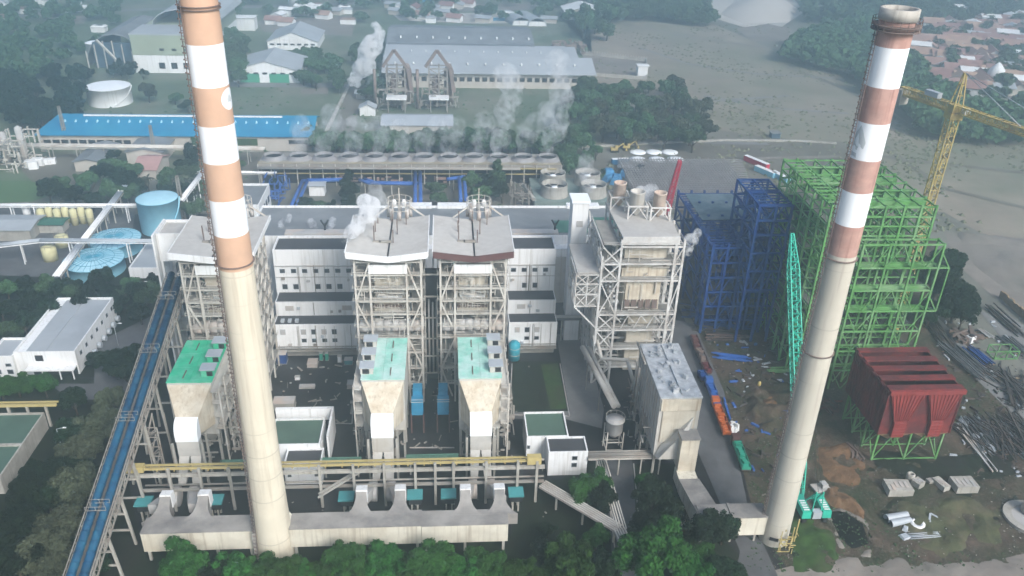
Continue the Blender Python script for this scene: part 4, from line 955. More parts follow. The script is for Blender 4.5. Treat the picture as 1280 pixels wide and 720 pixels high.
for i in range(9): b.beam((97.6,238+i*2.4,50.1),(108.2,238+i*2.4,50.1),.35)
b.clutter(98,117,243,262,26,44,110,.2,.5,2,9).clutter(88,118,243,262,3,33,120,.18,.4,2,8); b.obj('purlin','steel_blue',t)
B().box(89,107,264,288,33.2,33.4).obj('roof_deck',mat('roof_teal',(.09,.14,.17),.8,.4,.3,c2=(.16,.2,.22),c2scale=.2),t)
b=B(); b.tube((111,246,30),(113,242,33),1.0,n=12); b.tube((105,252,38),(105,256,42),1.0,n=12); b.obj('drum','white',t)
b=B(); b.clutter(88,117,243.5,246,0,30,40,.15,.35); b.obj('handrail','steel_blue',t); b=B(); b.clutter(88,117,244,264,1,30,120,.3,1.0,1,6); b.obj('stored_parts','scrap_dark',t)
# ================================================================ green steel frame
t = T('unfinished_building','bright green steel frame under construction behind the right chimney','steel frame',(125,211,0),'steel frames under construction')
lattice(t,[108.6,113,119,124.5,130,135,139.4],[212.5,219,225,231,238,244.5,251],[6,10,13,16.5,20,23.5,27,30.5,34,37.5,41,44.5,48,51,54,57,60],60.6,'steel_green',.6,.32,'fblr',skip=.35)
wx=[118.5,126.5,134.5,142.6]; 
lattice(t,wx,[208.6,212.1],[7,14,21,28,35,42.5,50],50.4,'steel_green',.55,.38,'f',skip=.25,bseed=9)
b=B()
for i in range(14): b.beam((108.6,213+i*2.8,60.2),(114,213+i*2.8,60.2),.35)
b.beam((114,212.5,60.15),(114,251,60.15),.4)
for y in (218,226.5,236,246): b.beam((114,y,58.6),(139,y,58.6),1.4,2.2); b.beam((118,y+2.2,50),(138,y+2.2,50),1.0,1.6)
for z in (28,35,42.5): b.beam((118.5,210.5,z),(142,210.5,z),.9,1.4)
b.obj('girder','steel_green',t)
b=B(); b.clutter(109,139,213,250,8,59,460,.14,.34,2,9); b.obj('secondary_beam','steel_green',t); b=B(); b.clutter(110,139,216,249,4,57,160,.3,.9,1,6); b.obj('pipework','steel_dim',t)
for z in (13,27,41,54): b=B(); [b.box(109+k*7.6,109+k*7.6+rnd.choice((3.5,6.8)),rnd.choice((213,219,225)),rnd.choice((232,240,249)),z+.3,z+.42) for k in range(4)]; b.obj('floor_grating','grating',t)
for z,lab in ((20.5,0),(13.5,0),(34.6,0)):
    b=B()
    for i in range(34): b.beam((120+i*.66,212.8,z+.4),(120+i*.66,224,z+.4),.22,.5)
    b.obj('boiler_tube_panel',mat('tube_steel',(.2,.2,.2),.6,.3,.4),t)
b=B(); b.box(109,139,222,250,20.4,20.55).box(109,139,226,250,34.4,34.55).box(109,139,232,250,48.4,48.55).box(109,139,230,250,6.4,6.6).obj('floor_deck','deck_grey',t)
for p in ((143.4,206.4,48),(147,206.4,38)): pass
b=B()
for x0_,x1_,z in ((144.5,150,28),(144.5,150,42.5)): b.beam((142.6,208.6,z),(146,208.6,z),.4); b.beam((146,208.6,z),(142.6,212,z),.35); b.beam((142.6,208.6,z+5),(146,208.6,z),.3)
b.beam((146,208.6,28),(146,208.6,42.5),.35); b.obj('side_bracket','steel_green',t)
# ================================================================ red hopper on green stand
t = T('hopper_box','large rust red twin hopper box with ribbed front on a green stand','hopper',(127,172,0))
zt,zb=24.0,9.8
x0,x1,y0,y1=120.6,137.4,181.5,210.5
hx0,hx1=W(1112,489,zt).x,W(1205,487,zt).x; fy=W(1150,489,zt).y
y0=fy; y1=W(1130,436,zt).y; x0,x1=hx0,hx1
b=B(); b.box(x0,x0+.3,y0,y1,zb,zt).box(x1-.3,x1,y0,y1,zb,zt).box(x0+.31,x1-.31,y1-.3,y1,zb,zt); b.obj('side_wall','red_hopper',t)
b=B(); L=(y1-y0)
for i in range(5):
    yy=y0+.2+i*(L-2.2)/4; b.box(x0-.1,x1+.1,yy,yy+2.1,zt+.01,zt+.5)
b.obj('top_beam','red_hopper',t)
b=B(); xm=(x0+x1)/2; 
for s_ in (0,1):
    a=x0+(x1-x0)/2*s_; c_=a+(x1-x0)/2; m_=(a+c_)/2
    b.hexa([(m_-1.7,y0-.6,zb+4.4),(m_+1.7,y0-.6,zb+4.4),(m_+1.7,y0+.2,zb+4.4),(m_-1.7,y0+.2,zb+4.4)],[(a+.15,y0-.5,zt),(c_-.15,y0-.5,zt),(c_-.15,y0+.2,zt),(a+.15,y0+.2,zt)])
    b.box(m_-1.7,m_+1.7,y0-.8,y0+.2,zb-.4,zb+4.38)
    for i in range(9): x=a+.8+i*(c_-a-1.6)/8; b.beam((x,y0-.62,zt-.4),(m_+(x-m_)*.45,y0-.72,zb+5),.16)
    for i in range(5): b.beam((m_-1.75,y0-.9,zb+.3+i*.9),(m_+1.75,y0-.9,zb+.3+i*.9),.16)
b.beam((x0-.1,y0-.5,zt-.1),(x1+.1,y0-.5,zt-.1),.8,1.2); b.obj('front_hopper',mat('red_front_lit',(.22,.036,.034),.7,.2,.4,streak=(.33,.05,.04)),t)  # lighter copy of the hopper red: the sunlit front put into the colour
b=B(); b.box(x0+.3,x1-.3,y0+.25,y0+.45,zb,zt); b.obj('front_wall','red_hopper',t)
b=B()
for s_ in (0,1):
    for k in range(4):
        a=x0+(x1-x0)/2*s_+.3; c_=a+(x1-x0)/2-.6; ya=y0+k*L/4+.2; yb_=ya+L/4-.4; mx,my=(a+c_)/2,(ya+yb_)/2
        b.hexa([(mx-.6,my-.6,zb-3),(mx+.6,my-.6,zb-3),(mx+.6,my+.6,zb-3),(mx-.6,my+.6,zb-3)],[(a,ya,zb),(c_,ya,zb),(c_,yb_,zb),(a,yb_,zb)])
b.obj('discharge_cone','wood',t); B().box(x0+.4,x1-.4,y0+.5,y1-.4,zb+.01,zb+.2).obj('floor','dark',t)  # dark floor: the shade deep inside the box is put into its colour
b=B()
for i in range(18): b.beam((x0-.1,y0+1+i*L/18,zb+.3),(x0-.1,y0+1+i*L/18,zt-.2),.2)
b.beam((x0-.15,y0,zt-.3),(x0-.15,y1,zt-.3),.35); b.obj('side_rib','red_hopper',t)
for x in (x0+1,xm,x1-1):
    for k in range(4): B().beam((x,y0+1+k*(L-2)/3,0),(x,y0+1+k*(L-2)/3,zb-.02),.5).obj('leg','steel_green',t)
b=B()
for k in range(4):
    y=y0+1+k*(L-2)/3; b.beam((x0+1,y,.5),(x1-1,y,.5),.3)
    for xa,xb in ((x0+1,xm),(xm,x1-1)): b.beam((xa,y,.5),((xa+xb)/2,y,zb-.3),.28); b.beam((xb,y,.5),((xa+xb)/2,y,zb-.3),.28)
for x in (x0+1,x1-1):
    for k in range(3): ya=y0+1+k*(L-2)/3; yb_=ya+(L-2)/3; b.beam((x,ya,.5),(x,yb_,zb-.3),.25); b.beam((x,yb_,.5),(x,ya,zb-.3),.25)
b.obj('stand_bracing','steel_green',t)
# ================================================================ cranes
def latt_boom(b, p, q, w0, w1, n, t_=.14, chord=.2):
    p,q=Vector(p),Vector(q); d=(q-p).normalized(); up=Vector((0,0,1)) if abs(d.z)<.8 else Vector((0,1,0)); a=d.cross(up).normalized(); c=a.cross(d)
    def cn(k,i): w_=w0+(w1-w0)*k; s=((-1,-1),(1,-1),(1,1),(-1,1))[i]; return p.lerp(q,k)+a*s[0]*w_/2+c*s[1]*w_/2
    for i in range(4):
        b.beam(cn(0,i),cn(1,i),chord)
        for j in range(n):
            k0,k1=j/n,(j+1)/n; i2=(i+1)%4
            b.beam(cn(k0,i if j%2 else i2),cn(k1,i2 if j%2 else i),t_); b.beam(cn(k1,i),cn(k1,i2),t_)
    return b
cx,cy,ch=149.0,232.0,82.0
t = T('tower_crane','yellow tower crane behind the right side of the green frame','crane',(cx,cy,0))
B().box(cx-3,cx+3,cy-3,cy+3,0,1).obj('footing','concrete',t)
b=B(); latt_boom(b,(cx,cy,1),(cx,cy,ch-2),2.6,2.6,32,.2,.34); b.obj('mast','crane_yellow',t)
B().box(cx-1.9,cx+1.9,cy-1.9,cy+1.9,ch-2,ch-.2).box(cx-1.5,cx+1.5,cy-1.5,cy+1.5,ch-.2,ch+2.2).obj('slewing_unit','crane_yellow',t)
jd=Vector((.30,-.954,0)); b=B(); latt_boom(b,(cx+jd.x*1.5,cy+jd.y*1.5,ch+1.2),(cx+jd.x*62,cy+jd.y*62,ch+1.2),2.0,1.6,44,.15,.3); b.obj('jib','crane_yellow',t)
b=B(); latt_boom(b,(cx-jd.x*1.5,cy-jd.y*1.5,ch+1.0),(cx-jd.x*21,cy-jd.y*21,ch+1.0),2.2,2.2,10,.17,.34); b.beam((cx-jd.x*2,cy-jd.y*2,ch+.2),(cx-jd.x*21,cy-jd.y*21,ch+.2),2.4,.2); b.obj('counter_jib','crane_yellow',t)
p=Vector((cx,cy,ch))-jd*20.5; B().rbox(p.x,p.y,ch-3.2,2.6,3.4,4.6,math.atan2(jd.y,jd.x)).obj('counterweight','concrete',t)
p=Vector((cx,cy,ch))-jd*9; B().rbox(p.x,p.y,ch+2.2,5,1.8,1.6,math.atan2(jd.y,jd.x)).obj('winch','metal_grey',t)
b=B(); ap=Vector((cx,cy,ch+11.5))
for sx in (-1,1):
    for sy in (-1,1): b.beam((cx+sx*1.3,cy+sy*1.3,ch+2),ap+Vector((sx*.25,sy*.25,0)),.3)
for z in (5,8): k=1.3-(z/11.5)*1.0; b.beam((cx-k,cy-k,ch+z),(cx+k,cy-k,ch+z),.2); b.beam((cx-k,cy-k,ch+z),(cx-k,cy+k,ch+z),.2); b.beam((cx+k,cy-k,ch+z),(cx+k,cy+k,ch+z),.2)
b.obj('apex','crane_yellow',t)
b=B(); o=Vector((cx,cy,ch+2.2)); b.tube(ap,o+jd*22,.11,n=6); b.tube(ap,o+jd*46,.11,n=6); b.tube(ap,o-jd*17,.11,n=6); b.obj('stay_rod','metal_grey',t)
B().rbox(cx+1.9,cy-2.4,ch-.2,1.6,1.8,2.2,0).obj('cab','white',t)
# teal crawler crane
q=W(1014,648,0); kx,ky=q.x,q.y+2
t = T('crawler_crane','teal green crawler crane with tall lattice boom behind the right chimney','crane',(kx,ky,0))
for sx in (-1,1):
    b=B(); b.rbox(kx+sx*2.7,ky,.1,1.1,8,1.3,0,.96); b.obj('track','rubber',t)
B().rbox(kx,ky,1.4,3.6,6.5,.7,0).obj('turntable','corroded',t)
for sx in (-1,1): B().hexa([(kx+sx*2.6-1.15,ky-4.2,2.1),(kx+sx*2.6+1.15,ky-4.2,2.1),(kx+sx*2.6+1.15,ky+2.4,2.1),(kx+sx*2.6-1.15,ky+2.4,2.1)],[(kx+sx*2.6-1.1,ky-4.0,4.1),(kx+sx*2.6+1.1,ky-4.0,4.1),(kx+sx*2.6+1.1,ky+2.2,4.3),(kx+sx*2.6-1.1,ky+2.2,4.3)]).obj('engine_cover','crane_teal',t)
b=B()
for sx in (-1,1):
    for i in range(5): b.box(kx+sx*2.6-.7,kx+sx*2.6+.7,ky-3.6+i*.8,ky-3.2+i*.8,4.32,4.4)
b.obj('cover_grille','white',t)
B().rbox(kx,ky-3.6,2.1,2.2,1.6,2.0,0).obj('winch','metal_grey',t)
B().rbox(kx-2.9,ky+3.6,2.0,1.7,2.0,2.2,0).obj('cab','crane_teal',t)
foot=Vector((kx-1.5,ky+2.5,2.6)); tip=Vector((101.0,178.0,62))
# boom tip sits at (990,292) of the photograph
tipp=W(990,292,58); tip=tipp
b=B(); k1=foot.lerp(tip,.12); k2=foot.lerp(tip,.86); latt_boom(b,foot,k1,.9,2.4,3,.16,.26); latt_boom(b,k1,k2,2.4,2.4,30,.16,.28); latt_boom(b,k2,tip,2.4,.7,5,.16,.24); b.obj('boom','crane_teal',t)
gan=Vector((kx,ky-3,9.5)); b=B()
for sx in (-1,1): b.beam((kx+sx*1.2,ky+1,3),gan+Vector((sx*.9,0,0)),.3); b.beam((kx+sx*1.2,ky-3.6,3),gan+Vector((sx*.9,0,0)),.22)
for z in (.3,.6): b.beam(Vector((kx-1.2,ky+1,3)).lerp(gan,z),Vector((kx+1.2,ky+1,3)).lerp(gan,z+.1),.18)
b.obj('gantry','crane_teal',t)
b=B(); 
for sx in (-.5,.5): b.tube(gan+Vector((sx,0,0)),tip+Vector((sx*.3,0,0)),.05,n=5)
b.tube(tip,Vector((tip.x,tip.y+1,9)),.06,n=5); b.obj('cable','dark',t)
b=B(); b.lathe(tip.x,tip.y+1,[(.1,9.4),(.5,9.1),(.5,8.0),(.1,7.6)],10); b.obj('hook_block','crane_yellow',t)
# small red crane behind the stacks
p=W(793+3,300,0)
bb=Vector((66.5,262,26)); 
t = T('mobile_crane','small crimson lattice crane behind the three short stacks','crane',(W(826,295,0).x,W(826,295,0).y,0))
fp=W(828,300,0); tp=W(850,201,34); fp=Vector((78,300,3)); 
fp=W(830,275,6); 
b=B(); latt_boom(b,fp,tp,2.6,1.2,14,.2,.34); b.obj('boom','red_paint',t)
B().rbox(fp.x,fp.y+1,1.2,3.4,9,2.6,0).obj('carrier','red_paint',t); B().rbox(fp.x+.2,fp.y-4.6,1.2,3,2.2,2.9,0).obj('cab','red_paint',t)
for sx in (-1,1):
    for yy in (-3.5,0,3.5): 
        B().tube((fp.x+sx*1.3,fp.y+1+yy,.75),(fp.x+sx*1.9,fp.y+1+yy,.75),.75,n=14).obj('wheel','rubber',t)
# ---- place the building parts' windows: children of windows share their parent's frame
# ================================================================ tanks at left
def tank(label,px,py,r,h,m,mr,dome,ribs=0,stair=True):
    p=W(px,py); x,y=p.x,p.y; t=T('storage_tank',label,'tank',(x,y,0),'storage tanks')
    B().lathe(x,y,[(r,0),(r,h),(r+.15,h+.01),(r+.15,h+.25),(r-.1,h+.25)],48,cap=False).obj('shell',m,t)
    B().lathe(x,y,[(r-.05,h+.1),(r*.7,h+dome*.55),(r*.35,h+dome*.88),(.02,h+dome)],48,cap=False).obj('roof',mr,t)
    if ribs:
        b=B()
        for i in range(ribs):
            a=2*math.pi*i/ribs; pr=[(r-.3,h+.24),(r*.7,h+dome*.55+.12),(r*.35,h+dome*.88+.12),(.5,h+dome+.1)]
            for (ra,za),(rb,zb) in zip(pr[:-1],pr[1:]): b.beam((x+math.cos(a)*ra,y+math.sin(a)*ra,za),(x+math.cos(a)*rb,y+math.sin(a)*rb,zb),.14)
        for k,z in ((.7,h+dome*.55+.1),(.36,h+dome*.88+.1)): b.lathe(x,y,[(r*k-.12,z),(r*k-.12,z+.1),(r*k+.12,z+.08),(r*k+.12,z)],48,cap=False)
        b.obj('roof_rib',mat('rib_blue',(.07,.3,.42),.6,.2,.3),t)
    if stair:
        b=B()
        for i in range(16):
            a=R_(-70)+i*.09; a2=a+.09; z=h*i/16; z2=h*(i+1)/16
            b.beam((x+math.cos(a)*(r+.5),y+math.sin(a)*(r+.5),z),(x+math.cos(a2)*(r+.5),y+math.sin(a2)*(r+.5),z2),.5,.25)
        b.obj('spiral_stair',m,t)
    return t
tank('tall pale blue cylindrical tank beside the bunker tower',203,286,8.1,13.8,'tank_blue','tank_roof_blue',.9)
tank('low blue tank with ribbed dome roof in front of the other ribbed tank',120,338,10.6,4.6,'tank_blue','tank_roof_blue',1.3,28,False)
tank('low blue tank with ribbed dome roof between the tall tank and the front ribbed tank',146,312,9.7,4.8,'tank_blue','tank_roof_blue',1.3,28,False)
tank('white cylindrical tank behind the long blue roof',139,128,12.4,10,'white','white_paint',.8)
tank('small white elevated tank on a frame beside the green walled factory',122,75,6,12,'white','white_paint',1.5)
for i in range(7):
    p=W(57+i*10.0,277 if i%2 else 279); t=T('chemical_tank','yellow upright chemical tank in the row behind the green shed','tank',(p.x,p.y,0),'yellow chemical tanks')
    B().lathe(p.x,p.y-2,[(1.45,0),(1.45,6.8),(.9,7.4),(.05,7.6)],16).obj('shell','tank_yellow',t); B().lathe(p.x,p.y-2,[(1.5,3.4),(1.52,3.5),(1.5,3.6)],16,cap=False).obj('hoop','steel_dim',t)
for px,py,r,h,l,m in ((36,275,1.6,6.5,'cream upright tank left of the yellow tank row','white'),(54,279,1.8,5,'cream tank with dark cap in front of the yellow tank row','tank_yellow'),(64,325,2.7,5.5,'squat yellow tank beside the front ribbed blue tank','tank_yellow'),(79,308,2.6,4.5,'squat cream tank behind the pipe rack near the ribbed tanks','tank_yellow'),(99,276,1.9,2.6,'low white round tank right of the green shed','white')):
    p=W(px,py); t=T('chemical_tank',l,'tank',(p.x,p.y,0)); B().lathe(p.x,p.y,[(r,0),(r,h),(r*.6,h+.6),(.05,h+.8)],20).obj('shell',m,t); b=B(); 
    for i in range(8): a=i*math.pi/4; b.beam((p.x+r*math.cos(a),p.y+r*math.sin(a),h),(p.x+r*math.cos(a),p.y+r*math.sin(a),h+1.1),.1)
    b.lathe(p.x,p.y,[(r-.05,h+1.05),(r+.05,h+1.05),(r+.05,h+1.15),(r-.05,h+1.15)],20,cap=False).obj('railing','steel_dim',t)
# ================================================================ sheds and warehouses
def shed(name,label,x0,x1,y0,y1,h,rise,wallm,roofm,axis='x',over=.8,cat='building',openings=(),group=None,shift=0.5):
    """gabled shed, ridge along axis, roof planes with thickness"""
    t=T(name,label,cat,((x0+x1)/2,y0,0),group); B().box(x0,x1,y0,y1,0,h).obj('wall',wallm,t)
    if axis=='x':
        ym=y0+(y1-y0)*shift
        for a,c,za,zc in ((y0-over,ym,h,h+rise),(ym,y1+over,h+rise,h)):
            B().hexa([(x0-over,a,za+.02),(x1+over,a,za+.02),(x1+over,c,zc+.02),(x0-over,c,zc+.02)],[(x0-over,a,za+.3),(x1+over,a,za+.3),(x1+over,c,zc+.3),(x0-over,c,zc+.3)]).obj('roof',roofm,t)
        B().add([(x0,y0,h),(x0,y1,h),(x0,ym,h+rise-.05),(x1,y0,h),(x1,y1,h),(x1,ym,h+rise-.05)],[(0,1,2),(3,5,4)]).obj('gable',wallm,t)
    else:
        xm=x0+(x1-x0)*shift
        for a,c,za,zc in ((x0-over,xm,h,h+rise),(xm,x1+over,h+rise,h)):
            B().hexa([(a,y0-over,za+.02),(c,y0-over,zc+.02),(c,y1+over,zc+.02),(a,y1+over,za+.02)],[(a,y0-over,za+.3),(c,y0-over,zc+.3),(c,y1+over,zc+.3),(a,y1+over,za+.3)]).obj('roof',roofm,t)
        B().add([(x0,y0,h),(x1,y0,h),(xm,y0,h+rise-.05),(x0,y1,h),(x1,y1,h),(xm,y1,h+rise-.05)],[(0,1,2),(3,5,4)]).obj('gable',wallm,t)
    for a,c,z0,z1,m in openings: B().box(a,c,y0-.12,y0-.02,z0,z1).obj('door',m,t)
    return t
# blue roofed shed
t=T('blue_roof_shed','long low shed with bright blue roof across the left','building',(-140,428,0))
x0,x1=-209,-69; y0,ym,y1=427,446,456; h,hr=8,13.5
B().box(x0+1.5,x1-1.5,y0+1.5,y1-1.5,0,h).obj('wall','wall_beige',t)
B().hexa([(x0,y0,h),(x1,y0,h),(x1,ym,hr),(x0+7,ym,hr)],[(x0,y0,h+.3),(x1,y0,h+.3),(x1,ym,hr+.3),(x0+7,ym,hr+.3)]).obj('roof','roof_blue',t)
B().hexa([(x0+7,ym+.02,hr),(x1,ym+.02,hr),(x1,y1,h+2),(x0+5,y1,h+2)],[(x0+7,ym+.02,hr+.3),(x1,ym+.02,hr+.3),(x1,y1,h+2.3),(x0+5,y1,h+2.3)]).obj('roof','roof_blue',t)
B().hexa([(x0,y0+.1,h-.1),(x0+7,ym,hr-.1),(x0+5,y1,h+1.9),(x0-.5,y1-3,h-.1)],[(x0,y0,h+.28),(x0+6.98,ym,hr+.28),(x0+4.98,y1,h+2.28),(x0-.5,y1-3,h+.28)]).obj('roof','roof_blue',t)
B().box(x0+20,x1-18,ym-2.6,ym-1.9,hr-.2,hr+.6).obj('ridge_duct','white',t)
b=B()
for i in range(24): x=x0+12+i*5.4; b.hexa([(x-.5,438.3,11.5),(x+.5,438.3,11.5),(x+.5,439.6,11.9),(x-.5,439.6,11.9)],[(x-.1,438.5,12.6),(x+.1,438.5,12.6),(x+.1,439.6,12.8),(x-.1,439.6,12.8)])
b.obj('roof_vent','tank_roof_blue',t)
for i in range(10): B().box(x0+4+i*4.4,x0+7.4+i*4.4,y0+1.3,y0+1.48,3,5.4).obj('window','dark',t)
None; B().box(-112,-98,y0+1.3,y0+1.48,3,6.6).obj('green_panel','lawn',t); B().box(-82,-72,y0+1.3,y0+1.48,4,6).obj('window_strip','dark',t)
# grey roofed warehouse complex, three long roofs
t=T('warehouse','huge warehouse with parallel grey roofs behind the twin kilns','building',(28,552,0))
B().box(-38,94,556,600,0,9.5).obj('wall','wall_beige',t)
def slab(x0,x1,y0,y1,z0,z1,m,nm='roof'): return B().hexa([(x0,y0,z0),(x1,y0,z0),(x1,y1,z1),(x0,y1,z1)],[(x0,y0,z0+.4),(x1,y0,z0+.4),(x1,y1,z1+.4),(x0,y1,z1+.4)]).obj(nm,m,t)
slab(-42,100,553,578,10,15.5,'roof_light'); slab(-42,92,578.1,606,13,16.5,'roof_light'); B().box(-40,90,606.1,640,0,10).obj('wall','roof_light',t)
slab(-42,62,606.2,632,15,12,'roof_grey'); slab(-44,66,633,668,11,16,'roof_grey'); slab(-44,66,668.1,708,16,10,'roof_grey'); B().box(-42,64,640.1,700,0,10).obj('wall','wall_beige',t)
for i in range(26): B().box(-36+i*5,-32.8+i*5,555.8,555.98,4.5,7.2).obj('window','dark',t)
b=B()
for i in range(11):
    b.box(-34+i*12,-33+i*12,564,566,13.4,14.6)
    if i<9: b.box(-34+i*12,-33+i*12,645,647.5,12.8,14.6)
for i in range(12): b.box(-34+i*10,-33.4+i*10,592,594,15.4,16.2)
b.obj('roof_vent','white',t)
# twin kiln structures in front
mat('kiln_brown',(.22,.17,.15),.9,.3,.2)
def kiln(px,label):
    p=W(px,135); x,y=p.x,p.y; t=T('kiln_tower',label,'tower',(x,y,0),'twin kiln towers')
    b=B()
    for sx in (-6,0,5):
        for sy in (0,9): b.beam((x+sx,y+sy,0),(x+sx,y+sy,25),.7)
    for z in (6,12,18,24):
        for sy in (0,9): b.beam((x-6,y+sy,z),(x+5,y+sy,z),.6)
        b.beam((x-6,y,z),(x-6,y+9,z),.6); b.beam((x+5,y,z),(x+5,y+9,z),.6)
    for z in (6,12,18): b.beam((x-6,y-.1,z),(x+5,y-.1,z+6),.4); b.beam((x+5,y-.1,z),(x-6,y-.1,z+6),.4)
    b.obj('frame','steel_dim',t)
    b=B(); b.beam((x-8,y,25),(x-1,y,35),1.8); b.beam((x-1,y,35),(x+7,y,24),1.8); b.beam((x+7,y,24),(x+9,y,10),2.2); b.obj('gas_duct','kiln_brown',t)
    b=B(); b.lathe(x+6,y+4,[(3,2),(3,22),(1.5,26),(.1,26.5)],16); b.lathe(x-2,y+4,[(2.5,0),(2.5,16),(1,19),(.1,19.2)],16); b.obj('kiln','kiln_brown',t)
    B().rbox(x,y-7,8,12,8,1,0).obj('canopy','white',t)
    for dx in (-5,5): B().beam((x+dx,y-10,0),(x+dx,y-10,8),.5).obj('canopy_leg','steel_dim',t)
    b=B(); b.clutter(x-12,x+12,y-8,y+6,0,12,70,.3,1.0,2,7); b.obj('pipework','steel_dim',t)
    B().lathe(x-13,y-2,[(1,0),(.9,24),(.1,24.3)],12).obj('flue','kiln_brown',t)
kiln(497,'left of the twin brown kiln towers before the grey warehouse'); kiln(549,'right of the twin brown kiln towers before the grey warehouse')
p=W(478,172); q=W(565,172)
shed('shed','long shed with bluish grey roof in front of the twin kilns',p.x,q.x,p.y,p.y+20,7,2.5,'wall_beige','metal_grey')
p=W(450,145); shed('hut','small white gabled hut left of the bluish grey shed',p.x,p.x+9,p.y,p.y+7,4.5,2.5,'white','roof_light','y')
p=W(445,124); shed('shed','small pale open shed under the large steam plume',p.x,p.x+13,p.y,p.y+8,3.5,1.2,'concrete','roof_light')
# left top factories
p=W(168,88); q=W(246,95)
t=T('factory','large factory with green upper wall and arched grey roof behind the left chimney','building',(p.x+20,p.y,0))
x0,x1,y0,y1=p.x+3,p.x+44,p.y-6,p.y+120
B().box(x0,x1,y0,y1,0,12).obj('lower_wall','white',t); B().box(x0,x1,y0-.3,y1,12.01,25).obj('upper_wall','wall_green',t)
b=B(); N=9
for i in range(N):
    a0,a1=math.pi*i/N,math.pi*(i+1)/N; xm=(x0+x1)/2+6; r=(x1-x0)/2
    b.hexa([(xm-r*math.cos(a0),y0+30,25+11*math.sin(a0)),(xm-r*math.cos(a1),y0+30,25+11*math.sin(a1)),(xm-r*math.cos(a1),y1,25+11*math.sin(a1)),(xm-r*math.cos(a0),y1,25+11*math.sin(a0))],[(xm-r*math.cos(a0),y0+30,25.6+11*math.sin(a0)),(xm-r*math.cos(a1),y0+30,25.6+11*math.sin(a1)),(xm-r*math.cos(a1),y1,25.6+11*math.sin(a1)),(xm-r*math.cos(a0),y1,25.6+11*math.sin(a0))])
b.obj('arched_roof','roof_light',t); B().box(x0-.5,x1,y0-.5,y0+30,25.02,26).obj('flat_roof','roof_light',t)
for i in range(5): 
    o=B().box(x0+18+i*8,x0+21+i*8,y0-.42,y0-.31,15,16.5).obj('window','dark',t)
for i in range(4): B().box(x0+16+i*8,x0+20+i*8,y0-.12,y0-.01,3,7).obj('window','dark',t)
t=T('coal_hall','dark arched hall with conveyor left of the green walled factory','building',(x0-14,y0+10,0))
b=B(); N=8; r=20; xm=x0-16
for i in range(N):
    a0,a1=math.pi*i/N,math.pi*(i+1)/N
    b.hexa([(xm-r*math.cos(a0),y0+14,22*math.sin(a0)),(xm-r*math.cos(a1),y0+14,22*math.sin(a1)),(xm-r*math.cos(a1),y0+80,22*math.sin(a1)),(xm-r*math.cos(a0),y0+80,22*math.sin(a0))],[(xm-r*math.cos(a0),y0+14,.8+22*math.sin(a0)),(xm-r*math.cos(a1),y0+14,.8+22*math.sin(a1)),(xm-r*math.cos(a1),y0+80,.8+22*math.sin(a1)),(xm-r*math.cos(a0),y0+80,.8+22*math.sin(a0))])
b.obj('arched_roof','roof_grey',t); B().box(xm-14,xm+19,y0+12,y0+13.8,0,17).obj('end_wall',mat('slate_blue',(.06,.1,.14),.8,.2,.2),t)
b=B()
for i in range(6): b.beam((xm-18+i*6,y0+10,0),(xm-18+i*6,y0+10,8+11*math.sin((i+.7)/6.5*math.pi)),.7)
b.beam((xm-8,y0+6,20),(xm+10,y0-6,6),1.2); b.obj('conveyor','steel',t)
for a,lab,rm in (((292,375,103,32,8,6),'white gabled hall with two green doors left of the mud lane','roof_light'),((335,398,62,26,6,7),'pale broad gabled hall behind the hall with green doors','roof_light')):
    p=W(a[0],a[2]); q=W(a[1],a[2]); dy=W(a[0],a[2]-a[3]).y-p.y
    t=shed('hall',lab,p.x,q.x,p.y,p.y+dy*.55,a[4],a[5],'white',rm,'y' )
    if a[0]==292:
        for k in (.1,.55): B().box(p.x+(q.x-p.x)*k,p.x+(q.x-p.x)*(k+.3),p.y-.15,p.y-.02,0,6).obj('door',mat('door_green',(.05,.28,.17),.7,.1,.3),t)
    for i in range(7): B().box(p.x+2+i*(q.x-p.x)/7.4,p.x+5+i*(q.x-p.x)/7.4,p.y-.3,p.y-.16,a[4]-2.4,a[4]-1.2).obj('window','dark',t)
p=W(345,10); t=T('chimney','far thin white chimney beyond the sheds','chimney',(W(367,12).x,W(367,12).y,0)); p=W(367,12); B().lathe(p.x,p.y,[(4.5,0),(3.5,70),(.1,70.5)],16).obj('shaft','white_paint',t)
B().lathe(p.x,p.y,[(3.8,60),(3.9,60.5),(3.8,66)],16,cap=False).obj('band','concrete',t)
p=W(706,25); shed('hall','white roofed hall standing alone beyond the field edge',p.x,p.x+36,p.y,p.y+30,7,5,'wall_beige','white','y')
p=W(288,38); shed('block_house','white box house in the far trees right of the left chimney top',p.x,p.x+20,p.y,p.y+12,10,1,'white','white')
# dark roofed buildings at left centre
for (px,py,wd,dp,h,rm,lab) in ((302,262,14,20,10,'roof_grey','white box building with grey roof right of the left chimney'),):
    p=W(px-8,py+2); t=T('box_building',lab,'building',(p.x,p.y,0)); block(t,-92,-77.6,328,352,0,11,wallm='white',roofm='roof_grey',par=.9)
    for i in range(4): window(t,332+i*4.5,335+i*4.5,5,8,-77.6,'e')
p=W(70,215); shed('shed','long dark grey roofed shed running away at left',W(95,215).x,W(128,215).x,W(95,215).y,W(120,192).y,5,1.5,'wall_beige','roof_grey','y')
p=W(160,205); shed('shed','dark roofed shed beside the palm tree',W(160,205).x,W(205,205).x,W(160,205).y,W(160,205).y+34,6,2,'wall_beige','roof_grey','y')
p=W(175,225); shed('house','red tiled house with faded pink roof beside the palm tree',W(170,225).x,W(197,225).x,W(170,225).y,W(170,225).y+20,5,3,'wall_beige',mat('roof_pink',(.4,.24,.22),.9,.15,.2),'x')
p=W(-10,300); shed('shed','pale grey roofed shed at the left edge behind the pipe racks',W(-30,302).x,W(40,302).x,W(0,302).y,W(0,302).y+14,5,1.2,'concrete','roof_light')
